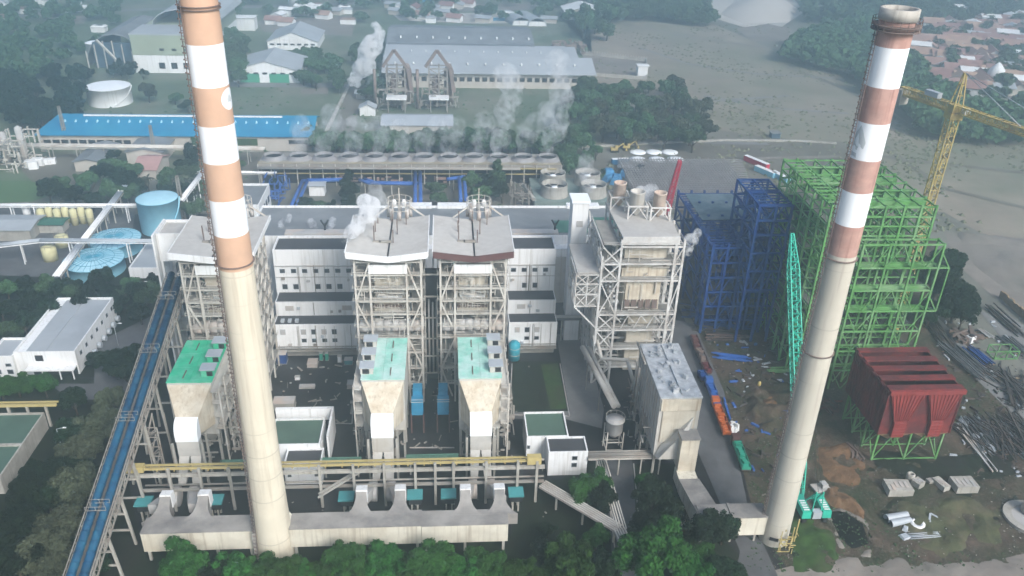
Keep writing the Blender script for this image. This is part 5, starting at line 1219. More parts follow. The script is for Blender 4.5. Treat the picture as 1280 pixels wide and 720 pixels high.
p=W(50,292); shed('shed','green roofed shed in front of the yellow tanks',p.x,W(80,292).x,p.y,p.y+6,4,.6,'concrete','roof_green')
p=W(165,352); t=T('paved_roof','pale flat roofed store between the ribbed tanks and the bunker tower','building',(p.x,p.y,0)); block(t,W(163,348).x,W(205,348).x,W(163,348).y,W(163,316).y,0,4,wallm='white',roofm='roof_light',par=.4)
# ---- pipe racks at left
def rack(label,pts,h,pipes,m,post='concrete',sp=8,wd=2.0,r=.35):
    P=[W(*p,h) for p in pts]; t=T('pipe_rack',label,'pipe rack',(P[0].x,P[0].y,0),'pipe racks')
    for k in range(pipes):
        off=(k-(pipes-1)/2)*wd/max(1,pipes); Q=[]
        for i,p in enumerate(P):
            d=(P[min(i+1,len(P)-1)]-P[max(i-1,0)]).normalized(); n_=Vector((-d.y,d.x,0)); Q.append(p+n_*off+Vector((0,0,.12*(k%2))))
        b=B(); b.path(Q,r,n=8); b.obj('pipe',m,t)
    b=B()
    for a,c in zip(P[:-1],P[1:]):
        d=(c-a).normalized(); n_=Vector((-d.y,d.x,0)); n=max(1,int((c-a).length/sp))
        b.beam(a-n_*wd*.55+Vector((0,0,-r-.2)),c-n_*wd*.55+Vector((0,0,-r-.2)),.3); b.beam(a+n_*wd*.55+Vector((0,0,-r-.2)),c+n_*wd*.55+Vector((0,0,-r-.2)),.3)
        for i in range(n):
            q=a.lerp(c,(i+.5)/n)
            for s_ in (-1,1): B().beam((q.x+n_.x*wd*.5*s_,q.y+n_.y*wd*.5*s_,0),(q.x+n_.x*wd*.5*s_,q.y+n_.y*wd*.5*s_,h-r-.3),.4).obj('post',post,t)
            b.beam(q-n_*wd*.6+Vector((0,0,-r-.35)),q+n_*wd*.6+Vector((0,0,-r-.35)),.3)
    b.obj('rack_beam',post,t); return t
rack('white pipe rack crossing in front of the ribbed blue tanks',((-60,312),(0,306),(50,300),(195,301)),9,4,'metal_grey','white',sp=16,wd=2.2,r=.3)
rack('pale pipe rack behind the yellow tanks running to the tall blue tank',((-60,256),(172,256)),8,3,'white','white',sp=9)
rack('diagonal pipe bridge climbing between the yellow tanks and ribbed tanks',((70,345),(100,305),(150,240),(156,232)),8,4,'white','concrete',sp=10,wd=2.6,r=.3)
rack('long pale pipe rack in front of the blue roofed shed',((-60,180),(250,184),(330,186)),8,4,'steel','concrete',sp=12,wd=4,r=.4)
rack('pipe rack running away beside the dark trees left of the left chimney',((226,250),(255,212)),10,3,'white','white',sp=9)
rack('pipe rack behind the left chimney toward the cooling cells',((230,214),(345,216)),7,2,'white','concrete',sp=12)
for i,(a,h) in enumerate((((195,200),18),((230,275),20),((85,185),22))):
    p=W(*a); t=T('lattice_mast',('grey lattice mast beside the dark roofed shed','rusty lattice mast right of the tall pale blue tank','red and white lattice mast in front of the blue roofed shed')[i],'mast',(p.x,p.y,0)); b=B(); latt_boom(b,(p.x,p.y,0),(p.x,p.y,h),1.6,.9,10,.15,.25); b.obj('mast_frame','steel_dim',t)
p=W(10,208); t=T('process_unit','cluttered process unit of pipes and frames at the far left edge','process unit',(p.x,p.y,0)); b=B(); b.clutter(p.x-14,p.x+14,p.y-10,p.y+14,0,16,160,.25,.8,2,9); b.obj('pipework','steel',t); b=B()
for i in range(3): b.lathe(p.x-8+i*8,p.y+2,[(1.6,0),(1.6,13+i*3),(.1,14+i*3)],14)
b.obj('vessel','casing_grey',t)
p=W(52,208); t=T('white_tarp_bales','white wrapped bales in the yard left of the dark roofed sheds','bales',(p.x,p.y,0)); b=B()
for i in range(8): b.rbox(p.x+rnd.uniform(-6,6),p.y+rnd.uniform(-5,5),.1,rnd.uniform(4,6),rnd.uniform(2.5,3.5),rnd.uniform(2,4.5),rnd.uniform(-.3,.3),.93)
b.obj('bale','white',t)
# ================================================================ cooling tower row
t=T('cooling_tower_row','long row of cooling cells with round fan stacks on a framed base','cooling tower',(-17,380,0))
cx0,cx1,cy0,cy1=-88,55,380,396
B().box(cx0,cx1,cy0,cy1,9.2,10.6).obj('deck','steel_dim',t); B().box(cx0+1,cx1-1,cy0+3,cy1-1,0,9.1).obj('fill_wall','dark',t)
n=12; pitch=(cx1-cx0)/n
for i in range(n):
    x=cx0+pitch*(i+.5); B().lathe(x,cy0+8,[(5.9,10.6),(5.0,11.4),(4.5,12.3),(4.5,12.6),(4.3,12.6),(4.2,11.2)],28,cap=False).obj('fan_stack','mesh_grey',t)
    b=B(); b.lathe(x,cy0+8,[(4.2,11.3),(.01,11.35)],24,cap=False); b.obj('fan_shade_disc','dark',t)  # dark disc standing in for the shade inside the stack
for i in range(25):
    x=cx0+i*(cx1-cx0)/24; B().beam((x,cy0-.4,0),(x,cy0-.4,10.8),.4).obj('post','steel',t)
b=B()
for z in (6.2,8.9): b.beam((cx0,cy0-.4,z),(cx1,cy0-.4,z),.4)
for h in (11.2,11.8): b.beam((cx0,cy0-.4,h),(cx1,cy0-.4,h),.12)
b.obj('frame_beam','yellow',t); b=B()
for k in range(3): b.tube((cx0,cy0-1.6-k*.9,9.6),(cx1-20,cy0-1.6-k*.9,9.6),.35,n=8)
b.obj('header_pipe','steel_dim',t)
# blue cooling-water pipes
def bpipe(label,pts,r=.75,n=2):
    P=[W(*p) for p in pts]; t=T('cooling_water_pipe',label,'pipe',(P[0].x,P[0].y,0),'blue cooling water pipes')
    for k in range(n):
        b=B(); b.path([p+Vector((k*2.3,k*1.0,0)) for p in P],r,n=12); b.obj('pipe','pipe_blue',t)
    for p,q in zip(P[:-1],P[1:]):
        m_=p.lerp(q,.5); B().beam((m_.x,m_.y,0),(m_.x,m_.y,m_.z-r),.5).obj('support','concrete',t)
bpipe('pair of blue pipes bending down to the hall behind the left chimney',((362,262,6),(378,226,6),(425,225,6)))
bpipe('pair of blue pipes bending right of the conifer to the hall',((450,225,6),(462,229,6),(517,230,6)))
bpipe('upright pair of blue pipes left of the round trees',((519,262,7),(519,216,7)),.85)
bpipe('upright pair of blue pipes between the round trees and the tall trees',((576,250,7),(574,222,7),(560,224,7)),.85)
t=T('pipe_trestle','blue braced frame of pipes left of the blue pipes','steel frame',(W(335,255).x,W(335,255).y,0)); b=B(); p=W(332,262); b.clutter(p.x-3,p.x+7,p.y-2,p.y+26,0,9,70,.3,.7,2,12); b.obj('pipework','pipe_blue',t)
t=T('pump_station','cluttered brown pump station behind the blue pipes','pump station',(W(480,225).x,W(480,225).y,0)); b=B(); p=W(480,232); b.clutter(p.x-30,p.x+30,p.y,p.y+16,0,4,170,.3,1.2,1,6); b.obj('pipework',mat('pump_brown',(.3,.2,.17),.9,.3,.3),t)
p=W(395,245); shed('hut','small white hut among bushes left of the conifer',p.x-3,p.x+4,p.y,p.y+6,5,.6,'white','roof_light')
# four round cooling cells
for i,(px,py) in enumerate(((690,238),(733,238),(692,253),(740,253))):
    p=W(px,py); t=T('cooling_cell',('round cooling fan cell, rear left of the four by the hall','round cooling fan cell, rear right of the four under steam','round cooling fan cell, front left of the four by the hall','round cooling fan cell, front right of the four by the hall')[i],'cooling cell',(p.x,p.y,0),'four round cooling cells')
    B().lathe(p.x,p.y,[(6.6,4),(6.1,6),(5.9,9),(6.1,9.4),(5.7,9.4),(5.6,6)],36,cap=False).obj('fan_stack','concrete',t); B().lathe(p.x,p.y,[(5.65,7.0),(.01,7.1)],24,cap=False).obj('fan_shade_disc','dark',t)  # dark disc below the blades stands in for the shade in the cell
    B().lathe(p.x,p.y,[(1.5,7.2),(1.3,7.9),(.1,8.1)],16).obj('hub','white_paint',t); b=B()
    for k in range(6): a=k*math.pi/3; b.beam((p.x,p.y,7.5),(p.x+5.3*math.cos(a),p.y+5.3*math.sin(a),7.5),.6,.1)
    b.obj('fan_blade','casing_grey',t)
p=W(716,255); t=T('cooling_basin','green stained concrete basin under the four round cooling cells','basin',(p.x,p.y,0)); B().box(W(668,262).x,W(760,262).x,W(716,262).y,W(716,232).y,0,3.9).obj('basin',mat('basin_green',(.2,.24,.22),.9,.3,.15,c2=(.12,.2,.17),c2scale=.1),t)
b=B(); q0=W(664,262); b.tube((q0.x+1,q0.y,5),(q0.x-3,q0.y+22,5),.9,n=12); b.clutter(q0.x-9,q0.x,q0.y,q0.y+16,0,9,60,.2,.6); b.obj('pipework','steel_dim',t)
# ================================================================ laydown area behind the blue frame
for i,(px,py) in enumerate(((817,191),(797,200),(821,200),(837,191),(844,200),(782,209),(797,191))):
    p=W(px,py); t=T('tank_lid',('white round disc rear middle of the laid out discs','white round disc front left of the laid out discs','white round disc front middle of the laid out discs','white round disc rear right of the laid out discs','white round disc front right of the laid out discs','white round disc nearest the blue tarpaulin','white round disc rear left of the laid out discs')[i],'disc',(p.x,p.y,0),'white round discs on the ground')
    B().lathe(p.x,p.y,[(4.4,.1),(4.4,.6),(2.5,.85),(.05,.95)],28).obj('disc','white_paint',t); B().lathe(p.x,p.y,[(4.5,.3),(4.55,.4),(4.5,.5)],28,cap=False).obj('rim','metal_grey',t)
p0,p1,p2,p3=W(800,262),W(945,258),W(930,207),W(800,207)
t=T('rebar_field','wide field of dense steel rebar cages behind the blue frame','rebar cages',(p0.x,p0.y,0))
b=B(); 
for i in range(46):
    y=p0.y+(p3.y-p0.y)*i/46; b.beam((p0.x,y,.5+3.4*(i%2)),(p1.x+ i*.2,y,.5+3.4*(i%2)),.3)
for i in range(40):
    x=p0.x+(p1.x-p0.x)*i/39; b.beam((x,p0.y,4),(x,p3.y,4),.26)
b.obj('long_bar','mesh_grey',t); b=B()
for i in range(40):
    for j in range(23): x=p0.x+(p1.x-p0.x)*i/39; y=p0.y+(p3.y-p0.y)*(j*2+1)/46; b.beam((x,y,0),(x,y,4+rnd.uniform(0,1.2)),.26)
b.obj('upright_bar','mesh_grey',t); B().box(p0.x,p1.x,p0.y-.4,p3.y,.1,.35).obj('base_slab',mat('slab_brown',(.14,.11,.1),.9,.3,.1),t)
def tarp(label,px,py,m,s=1): 
    p=W(px,py); t=T('tarpaulin_heap',label,'heap',(p.x,p.y,0)); b=B()
    for i in range(7): b.rbox(p.x+rnd.uniform(-5,5)*s,p.y+rnd.uniform(-6,6)*s,.1,rnd.uniform(4,8)*s,rnd.uniform(3,6)*s,rnd.uniform(1.5,4)*s,rnd.uniform(0,3),.6)
    b.obj('cover',m,t)
tarp('blue tarpaulin heap behind the four round cooling cells',769,224,'tarp'); tarp('green tarpaulin heap behind the four round cooling cells',758,218,'lawn',.6); tarp('dark tarpaulin heap right of the blue tarpaulin',795,220,'roof_dark',1.1)
def container(label,px,py,m,a,L=12,cnt=1):
    p=W(px,py); t=T('container',label,'container',(p.x,p.y,0)); B().rbox(p.x,p.y,.15,L,2.6,2.7,a).obj('body',m,t); B().rbox(p.x,p.y,2.87,L+.1,2.7,.12,a).obj('roof','white',t)
    b=B(); c_,s_=math.cos(a),math.sin(a)
    for i in range(int(L/1.0)): u=-L/2+.5+i; b.rbox(p.x+c_*u+s_*1.33,p.y+s_*u-c_*1.33,.3,.4,.1,2.4,a)
    b.obj('side_rib',m,t)
container('blue and white site cabin left of the green frame top',956,218,'tank_blue',R_(-62),13); container('blue site cabin beside the laid out discs',775,205,'tarp',.1,9); container('small blue cabin at the corner of the green frame',975,225,'tank_blue',R_(-70),12); container('white and red site cabin behind the blue frame',945,206,'red_paint',R_(-62),16)
for i,(px,py) in enumerate(((768,190),(783,187))):
    p=W(px,py); t=T('excavator',('yellow excavator nearer the cooling plumes','yellow excavator beside the laid out discs')[i],'excavator',(p.x,p.y,0))
    for s_ in (-1.2,1.2): B().rbox(p.x,p.y+s_,0.05,4.6,.7,1,0,.9).obj('track','rubber',t)
    B().rbox(p.x-.3,p.y,1.2,3.8,2.6,1.3,0).obj('body','crane_yellow',t); B().rbox(p.x+.8,p.y-.7,2.5,1.5,1.1,1.3,0).obj('cab','crane_yellow',t); b=B(); b.beam((p.x+1.2,p.y+.5,2),(p.x+4.5,p.y+.5,4.8),.5); b.beam((p.x+4.5,p.y+.5,4.8),(p.x+6.6,p.y+.5,1.6),.4); b.rbox(p.x+6.6,p.y+.5,.6,1,1.2,1.1,0,.7); b.obj('arm','crane_yellow',t)
p=W(867,175); t=T('collapsed_shed','collapsed pale shed at the right end of the grove','shed',(p.x,p.y,0)); b=B(); b.hexa([(p.x-9,p.y,1),(p.x,p.y-2,.5),(p.x+1,p.y+6,3),(p.x-7,p.y+7,3)],[(p.x-9,p.y,1.3),(p.x,p.y-2,.8),(p.x+1,p.y+6,3.3),(p.x-7,p.y+7,3.3)]); b.hexa([(p.x+1,p.y,1),(p.x+7,p.y-1,.5),(p.x+6,p.y+5,2),(p.x+1,p.y+6,3.6)],[(p.x+1,p.y,1.3),(p.x+7,p.y-1,.8),(p.x+6,p.y+5,2.3),(p.x+1,p.y+6,3.9)]); b.obj('roof_sheet','roof_light',t)
for i in range(4): B().beam((p.x-7+i*4,p.y+3,0),(p.x-7+i*4,p.y+3,2.2),.3).obj('post','bark',t)
p=W(968,172); t=T('booth','dark small booth standing alone in the field','booth',(p.x,p.y,0)); B().rbox(p.x,p.y,0,5,4,3,0).obj('wall','slate_blue',t); B().rbox(p.x,p.y,3.01,6,5,.4,0).obj('roof','roof_grey',t)
# fenced lot next to the warehouse
P=[W(727,68),W(808,77),W(808,100),W(740,95)]; t=T('site_fence','low wall and fence of the dusty lot right of the grey warehouse','fence',tuple(P[0])); b=B()
for a,c in zip(P,P[1:]): b.beam((a.x,a.y,1.2),(c.x,c.y,1.2),.6,2.4)
b.obj('wall','concrete',t); b=B(); a,c=P[0],P[1]
for i in range(26): q=a.lerp(c,i/25); b.beam((q.x,q.y,0),(q.x,q.y,3.6),.5)
b.obj('post','casing_grey',t)
sheet('dusty_lot',P,.08,'pale_dirt'); p=W(802,97); shed('guard_house','white cube guard house at the corner of the dusty lot',p.x-3,p.x+4,p.y,p.y+6,8,.4,'white','white')
p=W(712,66); t=T('machinery_heap','brown machinery heap beside the grey warehouse roof','machinery',(p.x,p.y,0)); b=B(); b.clutter(p.x-14,p.x+12,p.y-12,p.y+14,0,8,90,.5,1.8,2,8); b.obj('pipework','kiln_brown',t)
# ================================================================ trucks on the road
def place_truck(label,p,q,cabm,loadm,kind='load'):
    a,c=W(*p),W(*q); d=(c-a); L=d.length; m_=(a+c)/2; ang=math.atan2(d.y,d.x); t=T('truck',label,'truck',(m_.x,m_.y,0),'trucks parked along the road')
    c_,s_=math.cos(ang),math.sin(ang)
    def X(u,v): return (m_.x+c_*u-s_*v, m_.y+s_*u+c_*v)
    B().rbox(*X(0,0),.95,L,2.3,.35,ang).obj('chassis','brown_trim',t)
    if kind!='trailer':
        o=B().rbox(*X(L/2-1.1,0),1.32,2.2,2.4,1.9,ang,.92).obj('cab',cabm,t); B().rbox(*X(L/2-.03,0),2.0,.12,2.0,.9,ang).obj('windscreen','glass',o); end=L/2-2.5
    else: end=L/2
    b=B(); Lb=end+L/2; u0=-L/2+Lb/2
    b.rbox(*X(u0,0),1.32,Lb,2.45,.2,ang); b.rbox(*X(u0,1.18),1.53,Lb,.1,.8,ang); b.rbox(*X(u0,-1.18),1.53,Lb,.1,.8,ang); b.rbox(*X(-L/2+.06,0),1.53,.1,2.2,.8,ang); b.obj('bed',loadm,t)
    b=B()
    for i in range(int(Lb/1.1)): b.rbox(*X(-L/2+.7+i*1.1,rnd.uniform(-.3,.3)),1.55,rnd.uniform(.5,1.0),rnd.uniform(1.2,2.0),rnd.uniform(.3,1.1),ang+rnd.uniform(-.2,.2))
    b.obj('load',loadm,t)
    for u in (L/2-1.4,-L/2+1.2,-L/2+2.5):
        for v in (-1.05,1.05):
            x0_,y0_=X(u,v-.16); x1_,y1_=X(u,v+.16); w_=B().tube((x0_,y0_,.52),(x1_,y1_,.52),.52,n=14).obj('wheel','rubber',t)
place_truck('dark red trailer, farthest in the line of trucks',(866,425),(872,440),'brown_trim','brown_trim','trailer'); place_truck('brown flat trailer in the line behind the red one',(873,442),(880,458),'brown_trim','corroded','trailer')
place_truck('small red trailer at the near end of the brown trailers',(880,460),(885,470),'red_hopper','red_hopper','trailer'); place_truck('narrow dark blue trailer behind the blue truck',(875,470),(881,480),'steel_blue','steel_blue','trailer')
place_truck('blue truck with open bed behind the orange truck',(896,512),(884,480),'pipe_blue','pipe_blue'); place_truck('orange and red loaded truck in the middle of the road line',(908,548),(892,505),'orange_truck','orange_truck')
place_truck('truck with bright green load, nearest of the line',(932,592),(917,552),'brown_trim','cab_green')
p=W(917,540); t=T('wrapped_bundle','white wrapped bundle between the orange and green trucks','bundle',(p.x,p.y,0)); b=B()
for i in range(6): b.rbox(p.x+rnd.uniform(-1,1),p.y+rnd.uniform(-2.5,2.5),.1,rnd.uniform(1,2),rnd.uniform(1,2),rnd.uniform(1.2,2.6),rnd.uniform(0,3),.6)
b.obj('wrap','white',t)
# ================================================================ construction site pieces
def pile(label,p,q,wd,n,m,name='steel_stack',cat='steel stack',h=.9,seed=1,spread=.05,sz=.35):
    r=random.Random(seed); a,c=W(*p),W(*q); d=(c-a); L=d.length; ang=math.atan2(d.y,d.x); t=T(name,label,cat,(a.x,a.y,0)); c_,s_=math.cos(ang),math.sin(ang)
    for g in range(2):
        b=B()
        for i in range(n//2+1):
            v=r.uniform(-wd/2,wd/2); u=L/2+r.uniform(-.12,.12)*L; l_=L*r.uniform(.55,1); an=ang+r.uniform(-spread,spread); z=.12+r.uniform(0,h)
            b.rbox(a.x+c_*u-s_*v,a.y+s_*u+c_*v,z,l_,sz*r.uniform(.6,1.4),sz*r.uniform(.6,1.3),an)
        b.obj('steel_beam' if name=='steel_stack' else 'piece',m if g==0 else (m if r.random()<.4 else 'scrap_dark'),t)
    b=B()
    for k in (.2,.8): b.rbox(a.x+c_*L*k,a.y+s_*L*k,.0,.4,wd+1,.3,ang)
    b.obj('timber','wood',t); return t
pile('blue steel beams heaped left of the blue frame foot',(850,392),(935,400),7,26,'steel_blue',h=1.6,seed=2,spread=.3)
pile('second heap of blue steel beams in front of the blue frame',(868,408),(940,418),5,18,'steel_blue',h=1.2,seed=3,spread=.15)
pile('brown soil colored steel bundle below the blue beam heap',(880,424),(935,424),4,16,'corroded',h=1.6,seed=4)
pile('short blue steel stack with pale ends',(893,446),(938,452),3,12,'pipe_blue',h=1,seed=5)
pile('blue steel girders beside the blue truck',(902,500),(912,530),1.6,6,'pipe_blue',h=1,seed=6)
pile('green steel girders beside the teal boom foot',(958,464),(992,463),3,8,'steel_green',h=.8,seed=7)
pile('grey steel plates along the left side of the site road',(1180,430),(1235,478),7,26,'pile_grey',h=1.2,seed=8,sz=.3)
pile('dark steel sections beside the grey plates',(1160,400),(1190,440),5,14,'scrap_dark',h=1,seed=9)
pile('blue steel bundle on the right side of the site road',(1210,437),(1242,462),4,12,'steel_blue',h=1.4,seed=10)
pile('dark scrap line right of the site road',(1250,462),(1300,520),8,40,'scrap_dark',h=1.2,seed=11,spread=.6)
pile('grey roofing sheets and girders heaped near the red hopper',(1205,520),(1262,575),15,44,'pile_grey',h=.9,seed=12,spread=.35,sz=.26)
pile('long pale girders lying right of the red hopper stand',(1196,530),(1240,590),2,5,'casing_grey',h=.5,seed=13)
pile('dark steel heap right of the roofing sheets',(1240,520),(1300,580),14,50,'scrap_dark',h=1.4,seed=14,spread=.6)
pile('row of dark beams beside the haul road',(1236,385),(1276,420),4,14,'scrap_dark',h=1.2,seed=15)
pile('pale beams on the grass beyond the site road',(1222,412),(1240,425),3,8,'casing_grey',h=.8,seed=16)
pile('pale steel angles near the right edge',(1250,420),(1285,448),5,14,'pile_grey',h=1.0,seed=17)
pile('dark red rusted parts left of the red hopper stand',(1022,505),(1050,515),6,24,'red_hopper',h=1.2,seed=18,spread=1)
pile('rusty scrap beside the green hopper stand',(1062,556),(1074,578),2,12,'corroded',h=.8,seed=19,spread=.5)
pile('short rusty machine parts heaped at the roadside',(1195,415),(1215,432),6,22,'corroded',h=1.6,seed=20,spread=1.5,sz=.9)
p=W(1212,427); t=T('wrapped_machine','white boxy machine beside the rusty parts at the roadside','machine',(p.x,p.y,0)); B().rbox(p.x,p.y,.1,3,2.4,2.2,.5,.9).obj('body','white',t); B().rbox(p.x,p.y,2.31,1.6,1.2,.4,.5).obj('hatch','dark',t)
p=W(1252,445); t=T('steel_cage','small light green open steel cage on the grass','steel cage',(p.x,p.y,0)); b=B()
for z in (.3,3.2):
    for s_ in (-1,1): b.beam((p.x-4,p.y+s_*2.2,z),(p.x+4,p.y+s_*2.2,z),.3); b.beam((p.x+s_*4,p.y-2.2,z+.02),(p.x+s_*4,p.y+2.2,z+.02),.28)
for sx in (-4,0,4):
    for sy in (-2.2,2.2): b.beam((p.x+sx,p.y+sy,0),(p.x+sx,p.y+sy,3.3),.3)
b.beam((p.x-4,p.y-2.2,.3),(p.x,p.y-2.2,3.2),.22); b.beam((p.x,p.y-2.2,3.2),(p.x+4,p.y-2.2,.3),.22); b.obj('frame','steel_green',t)
t=T('plank_wall','row of brown timber posts beyond the haul road','fence',(W(1260,365).x,W(1260,365).y,0))
a,c=W(1250,372),W(1290,408)
for i in range(24): q=a.lerp(c,i/23); B().beam((q.x,q.y,0),(q.x,q.y,3+rnd.uniform(-.4,.4)),.7).obj('post','wood',t)

for i,(px,py,a) in enumerate(((1218,548,.5),(1236,562,1.1),(1226,532,.2),(1204,528,.9),(1262,548,.4),(1240,470,.7))):
    p=W(px,py); t=T('sheet_stack',('pale sheet lying low on the scrap heap near the hopper','pale sheet at the near corner of the scrap heap','grey sheet stack in the middle of the scrap heap','small sheet stack closest to the red hopper','sheet stack at the right of the scrap heap','grey sheet stack at the end of the blue bundle')[i],'sheet stack',(p.x,p.y,0)); b=B()
    for k in range(3): b.rbox(p.x+.3*k,p.y+.2*k,.1+.22*k,5-.8*k,2.6-.3*k,.16,a+.12*k)
    b.obj('sheet','metal_grey',t)
# concrete blocks
def slabblk(label,p,wx,wy,h,a):
    q=W(*p); t=T('concrete_block',label,'concrete block',(q.x,q.y,0),'concrete foundation blocks'); B().rbox(q.x,q.y,.02,wx,wy,h,a).obj('block','concrete',t); b=B()
    for i in range(4): b.rbox(q.x+(i-1.5)*wx*.2,q.y+rnd.uniform(-.2,.2)*wy,h+.03,wx*.12,wy*.5,.12,a)
    b.obj('cover','casing_grey',t); return t
slabblk('large flat concrete block, leftmost of the foundation blocks',(1121,614),6.5,4.4,2.2,-.06); slabblk('large flat concrete block, rightmost of the foundation blocks',(1203,610),6,4.4,2.2,0)
slabblk('narrow broken concrete block beside the leftmost one',(1146,608),2.6,2.4,2,.5); slabblk('narrow leaning concrete block between the broken and rightmost ones',(1175,608),2.2,4.2,1.6,.3); slabblk('small round topped block in the middle of the foundation blocks',(1163,603),2.2,1.6,1.0,.2)
p=W(1136,602); t=T('concrete_ring','small upright concrete ring beside the foundation blocks','ring',(p.x,p.y,0)); B().lathe(p.x,p.y,[(1.1,0),(1.1,2.6),(.9,2.8),(.6,2.8),(.6,2.2)],18).obj('ring','concrete',t)
# curled sheet metal scrap
t=T('scrap_metal','heap of curled grey scrap ducts on the grass below the blocks','scrap',(W(1140,665).x,W(1140,665).y,0)); 
p=W(1123,655); b=B(); b.tube((p.x-3,p.y+1,1.0),(p.x+3,p.y+2,1.2),1.1,.9,n=12,cap=False); b.tube((p.x-2.5,p.y-.5,.7),(p.x+3,p.y+.4,1.0),1.0,.8,n=12,cap=False); b.obj('curled_duct','metal_grey',t)
p=W(1146,657); B().lathe(p.x,p.y,[(1.8,.1),(1.8,.9),(.8,.9),(.8,.1)],24,cap=False).obj('ring','white',t)
p=W(1166,650); b=B(); b.beam((p.x-1.6,p.y-1,.3),(p.x,p.y+1.6,.6),.5); b.beam((p.x,p.y+1.6,.6),(p.x+2,p.y-.6,.4),.5); b.beam((p.x+2,p.y-.6,.4),(p.x-1.6,p.y-1,.3),.5); b.obj('frame','metal_grey',t)
p=W(1155,671); b=B()
for i in range(4): b.tube((p.x-4,p.y-.8+i*.5,.3+.15*(i%2)),(p.x+4,p.y-.5+i*.5,.4),.16,n=6)
b.rbox(p.x-5,p.y,.1,2.6,2.2,.5,.3,.7); b.rbox(p.x-3.6,p.y+2.6,.1,2.2,1.4,.7,.9,.6); b.obj('tube','metal_grey',t)
# white round base at the right edge
p=W(1287,650); t=T('round_foundation','white ringed circular foundation at the right edge','foundation',(p.x,p.y,0)); b=B(); b.lathe(p.x,p.y,[(6.4,0),(6.4,.9),(4.4,.9),(4.4,.5)],40,cap=False); b.sm=[False]*len(b.sm); b.obj('ring','concrete',t); B().lathe(p.x,p.y,[(4.4,.6),(.05,.62)],30,cap=False).obj('floor','casing_grey',t)
B().lathe(p.x+1,p.y+2,[(2.2,1),(2.0,4.5),(.1,4.6)],24).obj('pedestal','casing_grey',t)
p=W(925,668); 
# hut in the bushes
p=W(846,660); t=T('hut','small hut with pale roof among the bushes below the right duct','hut',(p.x,p.y,0)); B().rbox(p.x,p.y,0,3.4,3,2.4,0).obj('wall','brown_trim',t); B().rbox(p.x,p.y,2.42,4,3.6,.9,0,.5).obj('roof','casing',t)
t=T('site_rig','white site rig beside the teal crawler crane','machine',(W(1025,612).x,W(1025,612).y,0)); p=W(1025,612); b=B(); b.rbox(p.x,p.y,.5,4.5,3,.5,.2); b.rbox(p.x+.6,p.y,1.1,1.6,1.8,1.2,.2); b.obj('body','casing_grey',t); b=B(); b.beam((p.x-2,p.y-1.4,.1),(p.x+2.4,p.y-1.2,.1),.5); b.beam((p.x-2,p.y+1.4,.1),(p.x+2.4,p.y+1.4,.1),.5); b.obj('skid','concrete',t)
# lamp posts
def lamp(label,px,py,h=8,a=0):
    p=W(px,py); t=T('street_lamp',label,'street lamp',(p.x,p.y,0)); b=B(); b.tube((p.x,p.y,0),(p.x,p.y,h),.12,.08,n=8); b.tube((p.x,p.y,h),(p.x+1.8*math.cos(a),p.y+1.8*math.sin(a),h+.4),.07,n=6); b.obj('pole','metal_grey',t); B().rbox(p.x+2.1*math.cos(a),p.y+2.1*math.sin(a),h+.3,.9,.3,.2,a).obj('lamp_head','white',t)
lamp('street lamp in the dark trees left of the conveyor',79,566); lamp('street lamp right of the white rectangular building',180,378); lamp('street lamp above the round tree beside the conveyor',148,432)
# small site debris: countless
r=random.Random(5); b=B()
for i in range(1500):
    px=r.uniform(860,1280); py=r.uniform(395,715)
    if py<480 and px>1150: pass
    if px<860+ (py-395)*.33: continue
    p=W(px,py); s_=r.uniform(.08,.3); b.rbox(p.x,p.y,.05,s_*r.uniform(1,3),s_,s_*.5,r.uniform(0,3.1),.8)
tag(b.obj('debris',mat('debris_mix',(.22,.2,.18),.9,.5,.08,c2=(.08,.06,.05),c2scale=.1)),'scattered small rubble and offcuts over the construction ground','debris',kind='stuff')
r=random.Random(8); b=B()
for i in range(60):
    px=r.uniform(1120,1280); py=r.uniform(590,700); p=W(px,py); s_=r.uniform(.12,.28); b.rbox(p.x,p.y,.3,s_*1.6,s_,s_*.6,r.uniform(0,3.1),.8)
tag(b.obj('debris','concrete'),'pale scattered stones on the grass near the foundation blocks','debris',kind='stuff')
r=random.Random(9); b=B()
for i in range(140):
    x,y=r.uniform(-60,60),r.uniform(150,245); s_=r.uniform(.1,.35); b.rbox(x,y,.05,s_*2,s_,s_*.7,r.uniform(0,3.1))
tag(b.obj('debris','steel_dim'),'small stored parts and litter over the dark plant yard','debris',kind='stuff')

